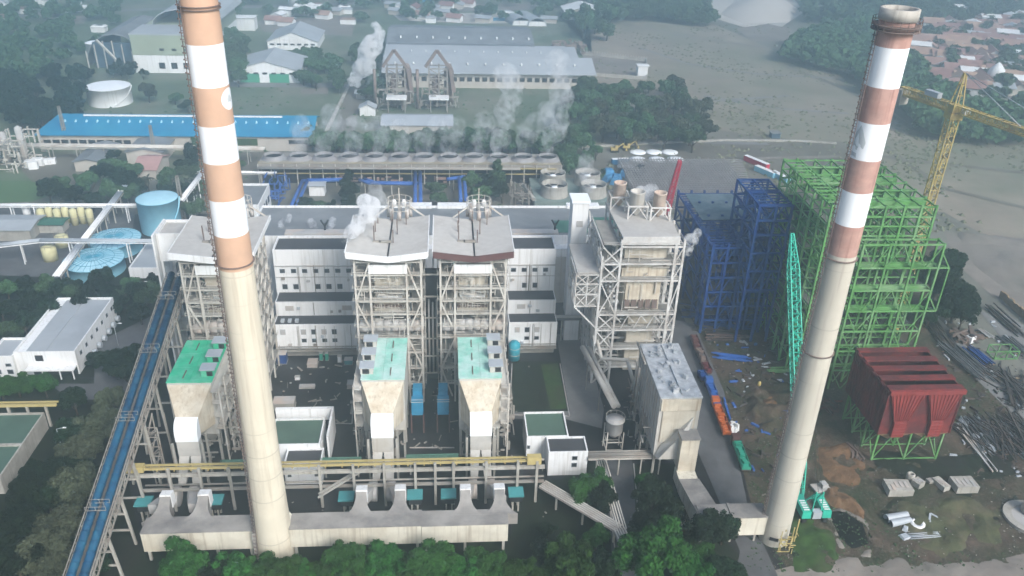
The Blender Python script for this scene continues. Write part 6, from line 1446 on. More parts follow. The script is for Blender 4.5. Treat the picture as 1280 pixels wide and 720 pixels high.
# ---- yard furniture: pads, kerbs, tanks and cabinets on the dark plant ground
for i,(px,py,wx,wy,h,m,l) in enumerate(((384,484,4.5,1.6,.5,'concrete','pale concrete pad in the dark yard left of the middle precipitators'),(372,474,1.4,1.0,1.0,'white','small white cabinet in the dark yard near the pale pad'),(391,456,3.0,3.4,1.2,'casing_grey','grey flat container at the foot of the left stepped building'),(356,508,6,3.6,2.2,'concrete','pale low hut just right of the left chimney in the yard'),
    (402,449,.9,1.6,2.6,'cab_green','left green cabinet at the foot of the left stepped building'),(409,449,.9,1.6,2.6,'cab_green','right green cabinet at the foot of the left stepped building'),(353,452,3.0,3.0,3.4,'steel_blue','dark blue machine at the left foot of the left stepped building'),(425,452,1.2,1.2,2.2,'white','white cabinet right of the green cabinets'),(436,454,2.4,2.0,1.6,'teal_equipment','small teal machine beside the left mint precipitator'),
    (440,483,2.6,2.6,1.4,'casing_grey','round grey heap beside the left mint precipitator'),(706,415,2.5,4,3.2,'steel_blue','blue container in the shade under the link bridge'),(720,418,3,4,5,'concrete','concrete block house under the link bridge'))):
    p=W(px,py); t=T('yard_unit',l,'cabinet',(p.x,p.y,0)); B().box(p.x-wx/2,p.x+wx/2,p.y-wy/2,p.y+wy/2,.1,h).obj('body',m,t); B().box(p.x-wx/2-.1,p.x+wx/2+.1,p.y-wy/2-.1,p.y+wy/2+.1,h+.01,h+.14).obj('lid','casing_grey',t); B().box(p.x-wx/2-.15,p.x+wx/2+.15,p.y-wy/2-.15,p.y+wy/2+.15,.0,.09).obj('plinth','concrete',t)
b=B()
for a,c in (((706,520),(712,521)),((638,519),(712,521)),((712,521),(700,455)),((640,455),(637,519)),((340,528),(440,530)),((440,530),(444,470)),((512,560),(568,560)),((756,580),(770,700)),((792,580),(802,690))):
    p,q=W(*a),W(*c); b.beam((p.x,p.y,.1),(q.x,q.y,.1),.3,.3)
tag(b.obj('kerb','casing_grey'),kind='structure')
r=random.Random(77); b=B()
for i in range(44):
    px,py=r.uniform(345,445),r.uniform(455,530)
    if i>35: px,py=r.uniform(512,570),r.uniform(470,600)
    p=W(px,py); b.rbox(p.x,p.y,.06,r.uniform(.4,3),r.uniform(.1,.5),r.uniform(.1,.4),r.uniform(0,3))
tag(b.obj('debris','steel_dim'),'loose pipes and offcuts lying in the dark yard','debris',kind='stuff')
# ---- far ground marks and small pale lots between the trees at the top
for i,(pts_,m) in enumerate(((((0,18),(150,10),(150,14),(0,24)),'pale_road'),(((150,12),(240,8),(240,11),(150,15)),'pale_road'),(((270,8),(445,3),(445,6),(270,12)),'pale_road'),(((287,103),(440,105),(440,110),(287,109)),'pale_road'),(((490,18),(620,16),(690,28),(600,30),(500,26)),'sand'),(((560,6),(680,4),(700,12),(570,14)),'pale_dirt'),(((60,22),(110,20),(105,30),(62,32)),'pale_dirt'),(((920,36),(960,30),(1005,40),(990,52),(940,52)),'pale_dirt'),(((375,112),(410,110),(410,118),(378,118)),'pale_dirt'),
    (((300,186),(330,186),(330,252),(306,252)),'field_dark'),(((0,258),(170,262),(166,286),(120,350),(0,345)),'road'),(((20,205),(90,192),(130,196),(98,232),(40,228)),'field_dark'),(((455,196),(455,262),(690,262),(690,222),(640,215)),'field_dark'))):
    gsheet('lot',m,.16+.01*i,*pts_)
r=random.Random(31)
for i in range(22):
    px,py=r.choice(((r.uniform(0,150),r.uniform(4,40)),(r.uniform(320,440),r.uniform(8,30)),(r.uniform(500,700),r.uniform(3,30)))); p=W(px,py)
    t=T('storage_hut','far small pale hut scattered along the top of the view','hut',(p.x,p.y,0),'far small huts'); w_=r.uniform(6,14); B().rbox(p.x,p.y,0,w_,7,4,0).obj('wall','white',t); B().rbox(p.x,p.y,4.02,w_+1,8,1.2,0,.7).obj('roof',r.choice(('roof_light','white','roof_brown')),t)

def bank(label,pts_,m,w_=1.6,h=1.0):
    P=[W(*p) for p in pts_]; b=B()
    for a,c in zip(P[:-1],P[1:]): b.beam((a.x,a.y,h/2),(c.x,c.y,h/2),w_,h)
    t=tag(b.obj('low_wall',m),label,'wall')
bank('long low pale wall between the grove and the laid out discs',((690,186),(760,183),(905,176),(1000,177),(1045,180)),'concrete')
for i,(pts_,w_,m) in enumerate((((895,240),(930,215),(1000,205),(1040,230)),) and ((((985,84),(1060,112),(1140,160),(1180,176)),2.4,'field_dark'),(((800,60),(860,80),(940,92),(1040,98)),1.8,'pale_road'),(((760,112),(820,122),(900,126),(985,120)),2.0,'pale_road'),(((1050,186),(1130,200),(1280,216)),2.2,'field_dark'),(((880,205),(960,198),(1050,196)),2.0,'pale_dirt'),(((1100,180),(1180,236),(1290,262)),2.0,'field_dark'),(((780,30),(870,48),(960,60)),2.0,'pale_dirt'))):
    P=[W(*p) for p in pts_]
    for j,(a,c) in enumerate(zip(P[:-1],P[1:])):
        d=(c-a).normalized(); n_=Vector((-d.y,d.x,0))*w_; sheet('track',[a-n_-d,c-n_+d,c+n_+d,a+n_-d],.14+.01*i+.004*j,m)

r=random.Random(91)
for nm,m,n in (('dark iron scrap strewn around the parked trucks and the beam heaps','scrap_dark',260),('small blue steel offcuts strewn near the trucks','pipe_blue',46),('pale sheet offcuts strewn over the building site','metal_grey',70)):
    b=B()
    for i in range(n):
        if i%3==0 and m=='scrap_dark': px,py=r.uniform(1180,1285),r.uniform(430,600)
        elif m=='metal_grey': px,py=r.choice(((r.uniform(925,1010),r.uniform(425,520)),(r.uniform(1190,1280),r.uniform(500,600)),(r.uniform(1170,1275),r.uniform(400,450))))
        else: px,py=r.uniform(885,1010),r.uniform(430,600)
        if px<878+(py-400)*.3: continue
        p=W(px,py); b.rbox(p.x,p.y,.1,r.uniform(.6,3.4),r.uniform(.2,.9),r.uniform(.15,.7),r.uniform(0,3.1),.85)
    tag(b.obj('debris',m),nm,'debris',kind='stuff')

r=random.Random(12)
for (x0,x1) in ((-54,-29),(20,35)):
    t=[o for o in bpy.data.objects if o.get('category')=='building' and o.name.startswith('control_building') and abs(o.location.x-(x0+x1)/2)<3][0]
    for i in range(int((x1-x0)/2.6)):
        x=x0+1+i*2.6; y,z=r.choice(((243.02,r.uniform(21,23.2)),(230.4,r.uniform(4.2,5.2)),(236.5,r.uniform(13,15)),(230.4,r.uniform(7.6,8.2))))
        B().box(x,x+r.uniform(.6,1.1),y-.75,y-.12,z,z+r.uniform(.5,.8)).obj('air_unit',r.choice(('metal_grey','casing_grey','steel_dim')),t)
    for k in range(4):
        x=x0+2+r.uniform(0,x1-x0-4); b=B(); b.beam((x,242.7,17.2),(x,242.7,26.4),.12); b.beam((x+.5,230.2,3.3),(x+.5,230.2,11.8),.1); b.obj('cable_run','steel_dim',t)
# ================================================================ trees
def crown_arrays(seed, R=5.0, H=6.0, nl=12, nleaf=5000, s=.5, kind='round'):
    """leaf-sized quads through the shells of uneven lobes; returns (verts, nquads)"""
    g=np.random.default_rng(seed); C_=[]; 
    if kind=='round':
        for i in range(nl):
            a=g.uniform(0,2*np.pi); rr=R*g.uniform(.15,.72)**.8; z=H*g.uniform(-.32,.42)*(1-rr/R*.35); C_.append((rr*np.cos(a)*1.12,rr*np.sin(a),z,R*g.uniform(.2,.42)*(1 if nl<20 else .82)))
        C_.append((R*g.uniform(-.15,.15),R*g.uniform(-.15,.15),H*.12,R*.46))
    else:
        for i in range(nl):
            z=H*(-.5+i/(nl-1)); w_=R*(1-.55*abs(i/(nl-1)-.35)*1.6); a=g.uniform(0,6.28); C_.append((w_*.35*np.cos(a),w_*.35*np.sin(a),z,max(.6,w_*.75)))
    C_=np.array(C_); wts=C_[:,3]**2; idx=g.choice(len(C_),nleaf,p=wts/wts.sum())
    d=g.normal(size=(nleaf,3)); d/=np.linalg.norm(d,axis=1)[:,None]; d[:,2]=np.where(d[:,2]<-.5,-d[:,2],d[:,2])
    rad=C_[idx,3]*g.uniform(.66,1.16,nleaf); P=C_[idx,:3]+d*rad[:,None]*np.array([1,1,.85])
    nrm=d*1.0+g.normal(scale=.55,size=(nleaf,3)); nrm/=np.linalg.norm(nrm,axis=1)[:,None]
    t=np.cross(nrm,g.normal(size=(nleaf,3))); t/=np.linalg.norm(t,axis=1)[:,None]; b_=np.cross(nrm,t); sz=(s*g.uniform(.6,1.3,nleaf))[:,None]
    V=np.stack([P-t*sz-b_*sz*.6,P+t*sz-b_*sz*.5,P+t*sz*.8+b_*sz*.6,P-t*sz*.9+b_*sz*.7],axis=1).reshape(-1,3)
    core=[]
    return V,C_
def leaf_mesh(name,V,m,extra=None):
    n=len(V)//4; me=bpy.data.meshes.new(name); me.from_pydata(V.tolist(),[],[(4*i,4*i+1,4*i+2,4*i+3) for i in range(n)]); me.materials.append(MATS[m]); me.update(); return me
def core_add(V,C_):                          # small closed lobes inside the leaves so that the crown is not hollow
    vs=[]
    for x,y,z,r in C_:
        k=r*.72; o=[(0,0,1),(1,0,0),(0,1,0),(-1,0,0),(0,-1,0),(0,0,-1)]; o=[(x+a*k,y+b*k,z+c*k*.85) for a,b,c in o]
        for f in ((0,1,2),(0,2,3),(0,3,4),(0,4,1),(5,2,1),(5,3,2),(5,4,3),(5,1,4)):
            q=[o[i] for i in f]; vs+= [q[0],q[1],q[2],tuple((np.array(q[2])+np.array(q[0]))/2)]
    return np.concatenate([V,np.array(vs)])
PROTO={}
def proto(key, kind, m, seed, R, H, nleaf, s, th, nl=12):
    V,C_=crown_arrays(seed,R,H,nl,nleaf,s,kind); V=core_add(V,C_); V=V+np.array([0,0,th+H*.42 if kind=='round' else th+H*.5])
    me=leaf_mesh('crown',V,m); b=B(); r=random.Random(seed); b.tube((0,0,0),(0,0,th+H*.25),.38,.2,n=8)
    for i in range(5): a=i*1.257+r.uniform(-.3,.3); b.tube((0,0,th*.6+.3*i),(math.cos(a)*R*.5,math.sin(a)*R*.5,th+H*.35),.16,.07,n=5)
    o=b.obj('trunk','bark'); tm=o.data; bpy.data.objects.remove(o); PROTO[key]=(me,tm,th+H)
for i in range(4):
    proto(('near','leaf_bright',i),'round','leaf_bright',10+i,5,6,9500,.22,3.0,26)
    proto(('near','leaf_dark',i),'round','leaf_dark',20+i,5,6.5,7500,.26,3.4,24)
    proto(('near','leaf_olive',i),'round','leaf_olive',30+i,5,6,8500,.24,3.2,26)
    proto(('mid','leaf_mid',i),'round','leaf_mid',40+i,5,6.5,2600,.42,3.0,11)
    proto(('mid','leaf_dark',i),'round','leaf_dark',50+i,5,6.5,2600,.42,3.0,11)
    proto(('mid','leaf_olive',i),'round','leaf_olive',60+i,5,6,2600,.42,3.0,11)
proto(('cone','leaf_dark',0),'cone','leaf_dark',70,3.2,12,3500,.38,1.5,9); proto(('cone','leaf_mid',0),'cone','leaf_mid',71,3.4,11,3500,.38,1.5,9)
tree_n=[0]
def tree(px,py,Rm,key,label,group=None,zc=None,kindname='tree',jit=True,cat='tree'):
    me,tm,h=PROTO[key] if key in PROTO else PROTO[(key[0],key[1],tree_n[0]%4)]
    s=Rm/5.0 if key[0]!='cone' else Rm/3.3; hh=h*s; q=W(px,py,hh*.62); tree_n[0]+=1; v1=.85+.3*((tree_n[0]*.618)%1)
    t=T(kindname,label,cat,(q.x,q.y,0),group); t.rotation_euler=(0,0,tree_n[0]*2.4); t.scale=(s*v1,s*(2-v1),s*(1+.18*math.sin(tree_n[0]*1.7)))
    for nm,d in (('crown',me),('trunk',tm)): o=bpy.data.objects.new(nm,d); col.objects.link(o); o.parent=t
    return t
NB,ND,NO=('near','leaf_bright'),('near','leaf_dark'),('near','leaf_olive'); MM,MD,MO=('mid','leaf_mid'),('mid','leaf_dark'),('mid','leaf_olive')
# bottom row
for px,py,r_,k,l in ((232,706,5.6,NB,'bright tree at the bottom below the left end of the long duct'),(262,718,4.5,ND,'dark low tree at the bottom left of the left chimney base'),(322,712,4.6,NB,'green round tree at the foot of the left chimney'),(352,716,4.2,NB,'green round tree just right of the left chimney foot'),(432,706,5.2,NB,'bright green tree below the middle duct, leftmost of a trio'),
    (400,716,4,NB,'small green tree between the chimney foot and the middle duct trees'),(485,702,5.6,('near','leaf_bright'),'broad round green tree under the middle of the duct'),(542,706,5.4,NB,'round green tree below the joint of the duct'),(606,704,4.6,NB,'round green tree below the right end of the duct'),
    (648,710,4.4,NB,'round green tree just right of the duct end'),(712,703,6.6,NB,'round dark green tree in the lower middle garden'),(815,702,8.2,NB,'largest round bright tree at the bottom beside the lane'),(865,715,5.5,NB,'tree at the bottom edge right of the largest round tree'),(905,712,5.5,ND,'dark tree at the bottom edge beside the service road'),
    (884,668,5.4,ND,'dark tree below the bent duct'),(905,660,4.4,ND,'dark tree touching the underside of the right duct'),(870,690,4.5,NB,'green tree between the hut and the bottom edge'),(735,606,6.2,NB,'round green tree beside the white two level building'),(752,625,4.2,ND,'dark low tree behind the ribbed walkway'),
    (745,675,3.4,NB,'small scrub tree under the ribbed walkway'),(684,660,2.6,ND,'small dark shrub on the lawn under the walkway'),(808,600,3.0,NB,'bright small tree right of the lane'),(815,625,5.0,ND,'dark tree above the small hut'),(835,640,4.6,ND,'dark tree directly left of the small hut'),(800,650,4.2,ND,'dark tree beside the lane below the pipe rack'),(815,665,4.0,ND,'dark shrub in front of the small hut'),
    (290,716,4.4,NB,'low green tree between the dark low tree and the left chimney foot'),(376,720,3.8,NB,'small tree in the gap right of the left chimney foot'),(458,716,4.2,NB,'tree in the gap between the bright duct tree and the broad one'),(514,714,4.2,NB,'tree in the gap between the broad tree and the duct joint tree'),(574,716,4.2,NB,'tree in the gap left of the tree below the duct right end'),(628,720,3.6,NB,'low tree under the right corner of the duct'),(682,716,4,NB,'green tree at the bottom edge left of the round garden tree'),(756,716,4.4,ND,'dark tree at the bottom edge left of the largest round tree'),
    (680,690,3.5,ND,'dark shrub at the bottom left of the round garden tree')):
    tree(px,py,r_,k,l)
# dark trees left of the conveyor
r=random.Random(3)
for i,(px,py,r_,k) in enumerate(((78,655,7.4,NO),(52,690,6.4,NO),(95,612,6.0,NO),(20,700,6.5,ND),(15,655,7,ND),(30,620,6,ND),(60,625,5,ND),(120,530,6.2,NO),(98,560,5.5,NO),(135,505,4.8,NO),(92,500,4.5,ND),(88,535,5,ND),(70,590,5,ND),(40,600,4.5,ND),(100,590,4.5,ND),(115,700,4,ND),(70,712,5,NO),(45,655,5,ND),(90,680,5,ND))):
    tree(px,py,r_,k,['dark','olive'][k is NO]+' tree in the dense grove left of the conveyor' ,'trees of the grove left of the conveyor') if i>7 else tree(px,py,r_,k,('large olive tree near the lower conveyor','olive tree at the lower left corner of the grove','olive tree above the large one beside the conveyor','dark tree in the bottom left corner','dark tree at the left edge of the grove','dark tree left of the street lamp foot','dark tree in the middle of the left grove','olive round tree beside the upper end of the grove')[i])
for px,py,r_,k,l in ((20,478,4.6,NB,'bright green tree in front of the white rectangular building at the left'),(55,482,4,NB,'bright green tree in front of the entrance of the white rectangular building'),(0,485,4,NB,'bright green tree at the left edge before the white rectangular building'),
    (137,448,5.4,ND,'dark green tree right of the white rectangular building front'),(158,462,5.6,ND,'dark round tree between the white rectangular building and the conveyor'),(172,445,4.0,ND,'dark tree touching the conveyor'),(174,388,4.6,ND,'dark round tree by the lamp right of the white rectangular building'),(118,446,3.5,ND,'shrub at the right front corner of the white rectangular building'),
    (10,425,3,MD,'dark shrub left of the white rectangular building')): tree(px,py,r_,k,l)
g='trees in the band behind the white rectangular building'
for i in range(30):
    px=[8,30,45,60,75,90,105,122,138,155,172,190,200,20,50,85,115,145,180,30,0,15,60,40,0,25,130,165,70,100][i]; py=[352,345,358,350,352,346,352,350,354,352,356,348,352,372,375,362,364,366,368,395,375,405,385,358,400,418,340,345,370,375][i]
    tree(px,py+9,r.uniform(3.4,4.8),MD if i%3 else MM,('dark' if i%3 else 'green')+' tree in the band behind the white rectangular building',g)
g='trees around the dark sheds at left'
for i,(px,py,s_) in enumerate(((60,238,5.5),(75,228,5.5),(92,240,5.5),(110,230,6),(128,216,6.5),(140,205,6.5),(150,225,6.5),(135,240,6),(115,250,5),(160,240,6),(175,232,4.5),(210,222,6),(222,235,6),(232,215,5.5),(240,195,6),(246,180,5),(232,205,5),(245,262,5),(236,245,4.5),(255,232,5),(140,193,4.5),(165,215,4.5),(205,240,4),(100,222,4.5))):
    tree(px,py,s_,MM if i%2 else MD,('green' if i%2 else 'dark')+' tree of the cluster around the dark roofed sheds at left',g)
# palms
def palm(px,py,h,label):
    q=W(px,py,h); t=T('palm_tree',label,'palm',(q.x,q.y,0)); B().tube((q.x,q.y,0),(q.x+.3,q.y,h),.3,.2,n=8).obj('trunk','bark',t)
    b=B(); rr=random.Random(int(px))
    for i in range(16):
        a=i*2*math.pi/16+rr.uniform(-.1,.1); el=rr.uniform(-.1,.7); L=rr.uniform(3.4,4.4); pts=[]
        for k in range(6): u=k/5; pts.append(Vector((q.x+.3+math.cos(a)*L*u*math.cos(el*(1-u)),q.y+math.sin(a)*L*u*math.cos(el*(1-u)),h+L*(math.sin(el)*u-.55*u*u))))
        for k in range(5):
            p0_,p1_=pts[k],pts[k+1]; n_=Vector((-math.sin(a),math.cos(a),0))*(.55*(1-abs(k-1.5)/5)); dn=Vector((0,0,-.3)); b.quad(p0_,p1_,p1_+n_+dn,p0_+n_+dn); b.quad(p0_,p0_-n_+dn,p1_-n_+dn,p1_)
    b.obj('fronds','leaf_olive',t)
palm(183,222,9,'palm tree with drooping fronds in front of the pink roofed house'); palm(228,222,8,'palm tree close to the left chimney among dark trees'); palm(203,262,6,'short palm tree behind the tall pale blue tank')
# between hall and cooling row
for px,py,r_,k,l in ((435,228,4.2,('cone','leaf_dark',0),'tall conifer in front of the cooling row left of center'),(435,262,4.8,MD,'round dark tree below the tall conifer'),(380,255,4.5,MD,'dark bush tree between the blue pipes and the small hut'),(368,262,4,MD,'dark bush beside the left blue pipes'),(398,258,4,MM,'green bush right of the small hut'),(415,262,3.6,MD,'bush left of the round dark tree below the conifer'),
    (484,262,4.2,MD,'dark round bush behind the steaming boiler'),(545,232,5.2,MM,'round green tree between the two upright blue pipe pairs'),(548,250,4.0,MM,'lower green tree between the two upright blue pipe pairs'),(590,228,4.6,MM,'green tree left in the tall trio before the cooling row'),(605,222,5.0,MD,'dark tree in the middle of the tall trio before the cooling row'),(622,212,4.0,('cone','leaf_mid',0),'pointed tree on the right of the tall trio before the cooling row'),
    (600,245,5.2,MM,'broad green tree under the tall trio'),(628,240,5.0,MD,'dark tree at the right below the tall trio'),(595,262,3.0,MM,'clipped green bush behind the brown edged boiler'),(562,275,2.6,MD,'small dark bush behind the gap of the boilers'),(325,255,4,MD,'dark tree behind the white box building'),(340,232,4.5,MD,'dark tree at the left end of the cooling row'),(320,240,4,MD,'dark tree left of the cooling row end'),
    (322,172,4.8,MM,'round tree in front of the blue roofed shed'),(300,208,3,MM,'small tree on the grey ground left of the cooling row'),(235,130,4.6,MD,'tree beside the white tank'),(218,120,4.5,MM,'tree behind the left end of the left chimney band'),(185,115,6,MO,'grey olive tree right of the white tank')): tree(px,py,r_,k,l)
g='trees in the row behind the cooling cells'
for i in range(34):
    px=398+i*9.2+r.uniform(-3,3); tree(px,176+r.uniform(-3,3),r.uniform(5.6,7.0),MM,'green tree in the long row behind the cooling cells',g)
for i,(px,py,s_) in enumerate(((712,185,7),(722,200,7),(705,205,6),(730,180,6),(716,170,6),(735,195,5),(745,190,4),(700,190,5))): tree(px,py,s_,MM,'bright green tree at the right end of the cooling row','trees at the right end of the cooling row')
# grove behind
g='trees of the broad grove behind the laid out discs'
pts=[]
while len(pts)<72:
    px,py=r.uniform(700,890),r.uniform(104,172)
    top=118+((px-790)/100)**2*10 if px<880 else 140; 
    if px>860 and py<128: continue
    if px<720 and py<118: continue
    if px<745 and py>165: continue
    if all((px-a)**2+((py-b_)*1.6)**2>100 for a,b_ in pts): pts.append((px,py))
    elif r.random()<.02: pts.append((px,py))
for i,(px,py) in enumerate(sorted(pts,key=lambda q:q[1])): tree(px,py,r.uniform(5.2,7.8),(MM,MO,MM)[i%3],('green','olive','green')[i%3]+' tree of the broad grove behind the laid out discs',g)
# right big trees
for px,py,r_,l in ((1172,352,9,'large dark tree, rear left of the dark pair behind the site road'),(1200,368,9.5,'large dark tree, front right of the dark pair behind the site road'),(1165,385,6.5,'smaller dark tree under the big pair beside the green frame'),(1205,392,6,'lower dark tree beside the site road and big pair'),(1182,330,6.5,'dark tree top touching the green frame wing')): tree(px,py,r_,ND,l)
# dark groves far left, and far belts
g='trees of the dark grove left of the white tank'
for i in range(30):
    a,b_=r.uniform(5,108),r.uniform(88,150)
    if a<30 and b_<100: b_+=20
    tree(a,b_,r.uniform(6.5,9),MD,'dark tree of the grove left of the white tank',g)
for i in range(7): tree((100,108,150,165,178,158,140)[i],(84,90,84,82,90,90,88)[i],r.uniform(4,5.5),MD,'dark tree around the small elevated white tank','trees around the small elevated tank')
for i in range(16): tree(282+r.uniform(-8,22),r.uniform(40,102),r.uniform(6,8),MM,'tree in the belt right of the left chimney top','trees of the belt right of the left chimney top')
for i in range(26): 
    k=i/25; tree(375+r.uniform(0,55)-10*k,62+r.uniform(0,42),r.uniform(4.5,6),MM,'green tree between the gabled halls and the steaming shed','trees between the gabled halls and steaming shed')
for i in range(16): tree(446+r.uniform(-8,34),r.uniform(60,118),r.uniform(4.5,6.5),MM,'green tree behind the steam plume left of the grey warehouse','trees behind the steam plume')
for i in range(14): tree(380+r.uniform(0,110),165+r.uniform(0,20),r.uniform(3.5,5),MM,'green tree on both sides of the mud lane foot','trees at the foot of the mud lane')
for i in range(14): tree(742+r.uniform(-14,20),15+r.uniform(0,18),r.uniform(8,10),MM,'pale green tree behind the lone white roofed hall','trees behind the lone white roofed hall')
# far woods: one mass each
def wood(label,polys,n,seed,R=(7,10),m='leaf_mid',q=230):
    g=np.random.default_rng(seed); rr=random.Random(seed); Vs=[]; base=[crown_arrays(900+i,5,6,8,q,1.0)[0] for i in range(4)]
    def inside(x,y,P):
        c=False; j=len(P)-1
        for i in range(len(P)):
            if (P[i][1]>y)!=(P[j][1]>y) and x<(P[j][0]-P[i][0])*(y-P[i][1])/(P[j][1]-P[i][1])+P[i][0]: c=not c
            j=i
        return c
    for P in polys:
        xs=[p[0] for p in P]; ys=[p[1] for p in P]; k=0; tries=0
        while k<n and tries<n*30:
            tries+=1; x,y=rr.uniform(min(xs),max(xs)),rr.uniform(min(ys),max(ys))
            if not inside(x,y,P): continue
            s=rr.uniform(*R)/5; w_=W(x,y,5*s); a=rr.uniform(0,6.28); V=base[k%4]*s; c_,s_=math.cos(a),math.sin(a)
            Vs.append(np.stack([V[:,0]*c_-V[:,1]*s_+w_.x,V[:,0]*s_+V[:,1]*c_+w_.y,V[:,2]+5.0*s],1)); k+=1
    me=leaf_mesh('woodland',np.concatenate(Vs),m); o=bpy.data.objects.new('woodland',me); col.objects.link(o); return tag(o,label,'woodland',kind='stuff')
wood('hazy dark forest between the field and the red roofed village',[((985,62),(1030,30),(1085,20),(1130,60),(1160,100),(1225,128),(1280,140),(1280,165),(1170,160),(1110,110),(1060,82))],380,1,m='leaf_mid')
wood('hazy woods across the top behind the field',[((740,-6),(872,-6),(890,24),(800,14),(755,16)),((1000,-8),(1290,-8),(1290,10),(1180,25),(1100,14),(1010,20))],170,2)
wood('hazy tree clumps among the village houses at top right',[((1120,15),(1290,10),(1290,150),(1215,110),(1180,60))],75,3,R=(5,8))
wood('hazy trees and scrub across the top left',[((-10,0),(150,-5),(150,30),(110,60),(60,85),(-10,100)),((230,-8),(735,-8),(735,18),(480,22),(330,12),(280,30))],85,4,R=(4.5,7))
# ================================================================ village and far sheds
def house_mesh(w_,d,h,rise,over=.8):
    a=B().box(-w_/2,w_/2,-d/2,d/2,0,h); b=B(); 
    a.add([(-w_/2,-d/2,h),(-w_/2,d/2,h),(-w_/2,0,h+rise),(w_/2,-d/2,h),(w_/2,d/2,h),(w_/2,0,h+rise)],[(0,1,2),(3,5,4)])
    for y0,y1,z0,z1 in ((-d/2-over,0,h-.2,h+rise+.05),(0,d/2+over,h+rise+.05,h-.2)): b.hexa([(-w_/2-over,y0,z0),(w_/2+over,y0,z0),(w_/2+over,y1,z1),(-w_/2-over,y1,z1)],[(-w_/2-over,y0,z0+.25),(w_/2+over,y0,z0+.25),(w_/2+over,y1,z1+.25),(-w_/2-over,y1,z1+.25)])
    return a,b
HP=[]
for i,(w_,d,h,rs,rm) in enumerate(((13,9,4,2.8,'roof_red'),(10,8,3.6,2.4,'roof_brown'),(18,10,4.5,3,'roof_red'),(14,10,4,1.6,'roof_light'),(12,9,6,1.4,'white'))):
    a,b=house_mesh(w_,d,h,rs); HP.append((a.obj('wall','wall_beige' if i%2 else 'white'),b.obj('roof',rm)))
def house(px,py,k,label,group,s=1.0):
    q=W(px,py); t=T('house',label,'house',(q.x,q.y,0),group); t.rotation_euler=(0,0,r.choice((-.35,-.3,1.25,-.2))+r.uniform(-.1,.1)); t.scale=(s,s,s)
    for src in HP[k]:
        o=src.copy(); col.objects.link(o); o.parent=t
kinds=('red tiled','brown tiled','long red tiled','pale grey roofed','white roofed')
pts=[]
tries=0
while len(pts)<170 and tries<9000:
    tries+=1; px,py=r.uniform(1130,1290),r.uniform(8,118)
    if px<1150+py*.35 and r.random()<.9: continue
    if all((px-a)**2+((py-b_)*1.8)**2>60 for a,b_ in pts): pts.append((px,py))
for i,(px,py) in enumerate(pts): k=r.choice((0,0,0,1,1,2,2,3,4)); house(px,py,k,kinds[k]+' village house beyond the forest at top right',kinds[k]+' village houses at top right',1.35)
for i in range(26):
    px,py=r.choice(((r.uniform(490,560),r.uniform(6,24)),(r.uniform(560,700),r.uniform(2,28)),(r.uniform(330,440),r.uniform(14,34)))); house(px,py,r.choice((3,4,0)),'far low building of the scattered settlement along the top','far low buildings along the top',1.0)
for px,py,l in ((652,32,'pale barrel shed, left of the pair at the rear of the grey warehouse'),(672,33,'pale barrel shed, right of the pair at the rear of the grey warehouse')):
    q=W(px,py); t=T('barrel_shed',l,'shed',(q.x,q.y,0)); b=B(); N=8
    for i in range(N):
        a0,a1=math.pi*i/N,math.pi*(i+1)/N; f=lambda a,y,e: (q.x-(8+e)*math.cos(a)-y*.3,q.y+y,(7+e)*math.sin(a)); b.hexa([f(a0,0,0),f(a1,0,0),f(a1,34,0),f(a0,34,0)],[f(a0,0,.4),f(a1,0,.4),f(a1,34,.4),f(a0,34,.4)])
    b.obj('barrel_roof','roof_light',t); B().box(q.x-7.8,q.x+7.8,q.y+.5,q.y+1,0,4).obj('end_wall','white',t)
q=W(632,30); container('far bright blue roofed shed beyond the grey warehouse',632,26,'roof_blue',0,26); container('far turquoise roofed shed at the top left of the warehouse',524,3,'roof_blue',0,24)
for a,b_ in HP: bpy.data.objects.remove(a); bpy.data.objects.remove(b_)
q=W(1246,112); t=T('dome_building','pale onion domed building at the edge of the village','building',(q.x,q.y,0)); B().box(q.x-6,q.x+6,q.y,q.y+12,0,6).obj('wall','wall_beige',t); B().lathe(q.x,q.y+6,[(5.4,6.1),(6,9),(5,13),(2,16.5),(.1,18)],20).obj('dome','white',t)
# tarps and dirt piles far at the top: sand hill
def hill(label,pts_,h,m):
    P=[W(*p) for p in pts_]; c_=sum(P,Vector())/len(P); b=B(); n=len(P); rr=random.Random(int(h*7))
    ring2=[c_.lerp(p,.55)+Vector((0,0,h*rr.uniform(.5,.9))) for p in P]; top=c_+Vector((0,0,h))
    b.add([tuple(p) for p in P]+[tuple(p) for p in ring2]+[tuple(top)],[(i,(i+1)%n,n+(i+1)%n,n+i) for i in range(n)]+[(n+i,n+(i+1)%n,2*n) for i in range(n)],True)
    return tag(b.obj('sand_hill',m),label,'sand hill',kind='structure')
hill('pale sand hill at the top centre right',((900,18),(930,30),(985,28),(998,12),(975,-4),(930,-10)),14,'sand')
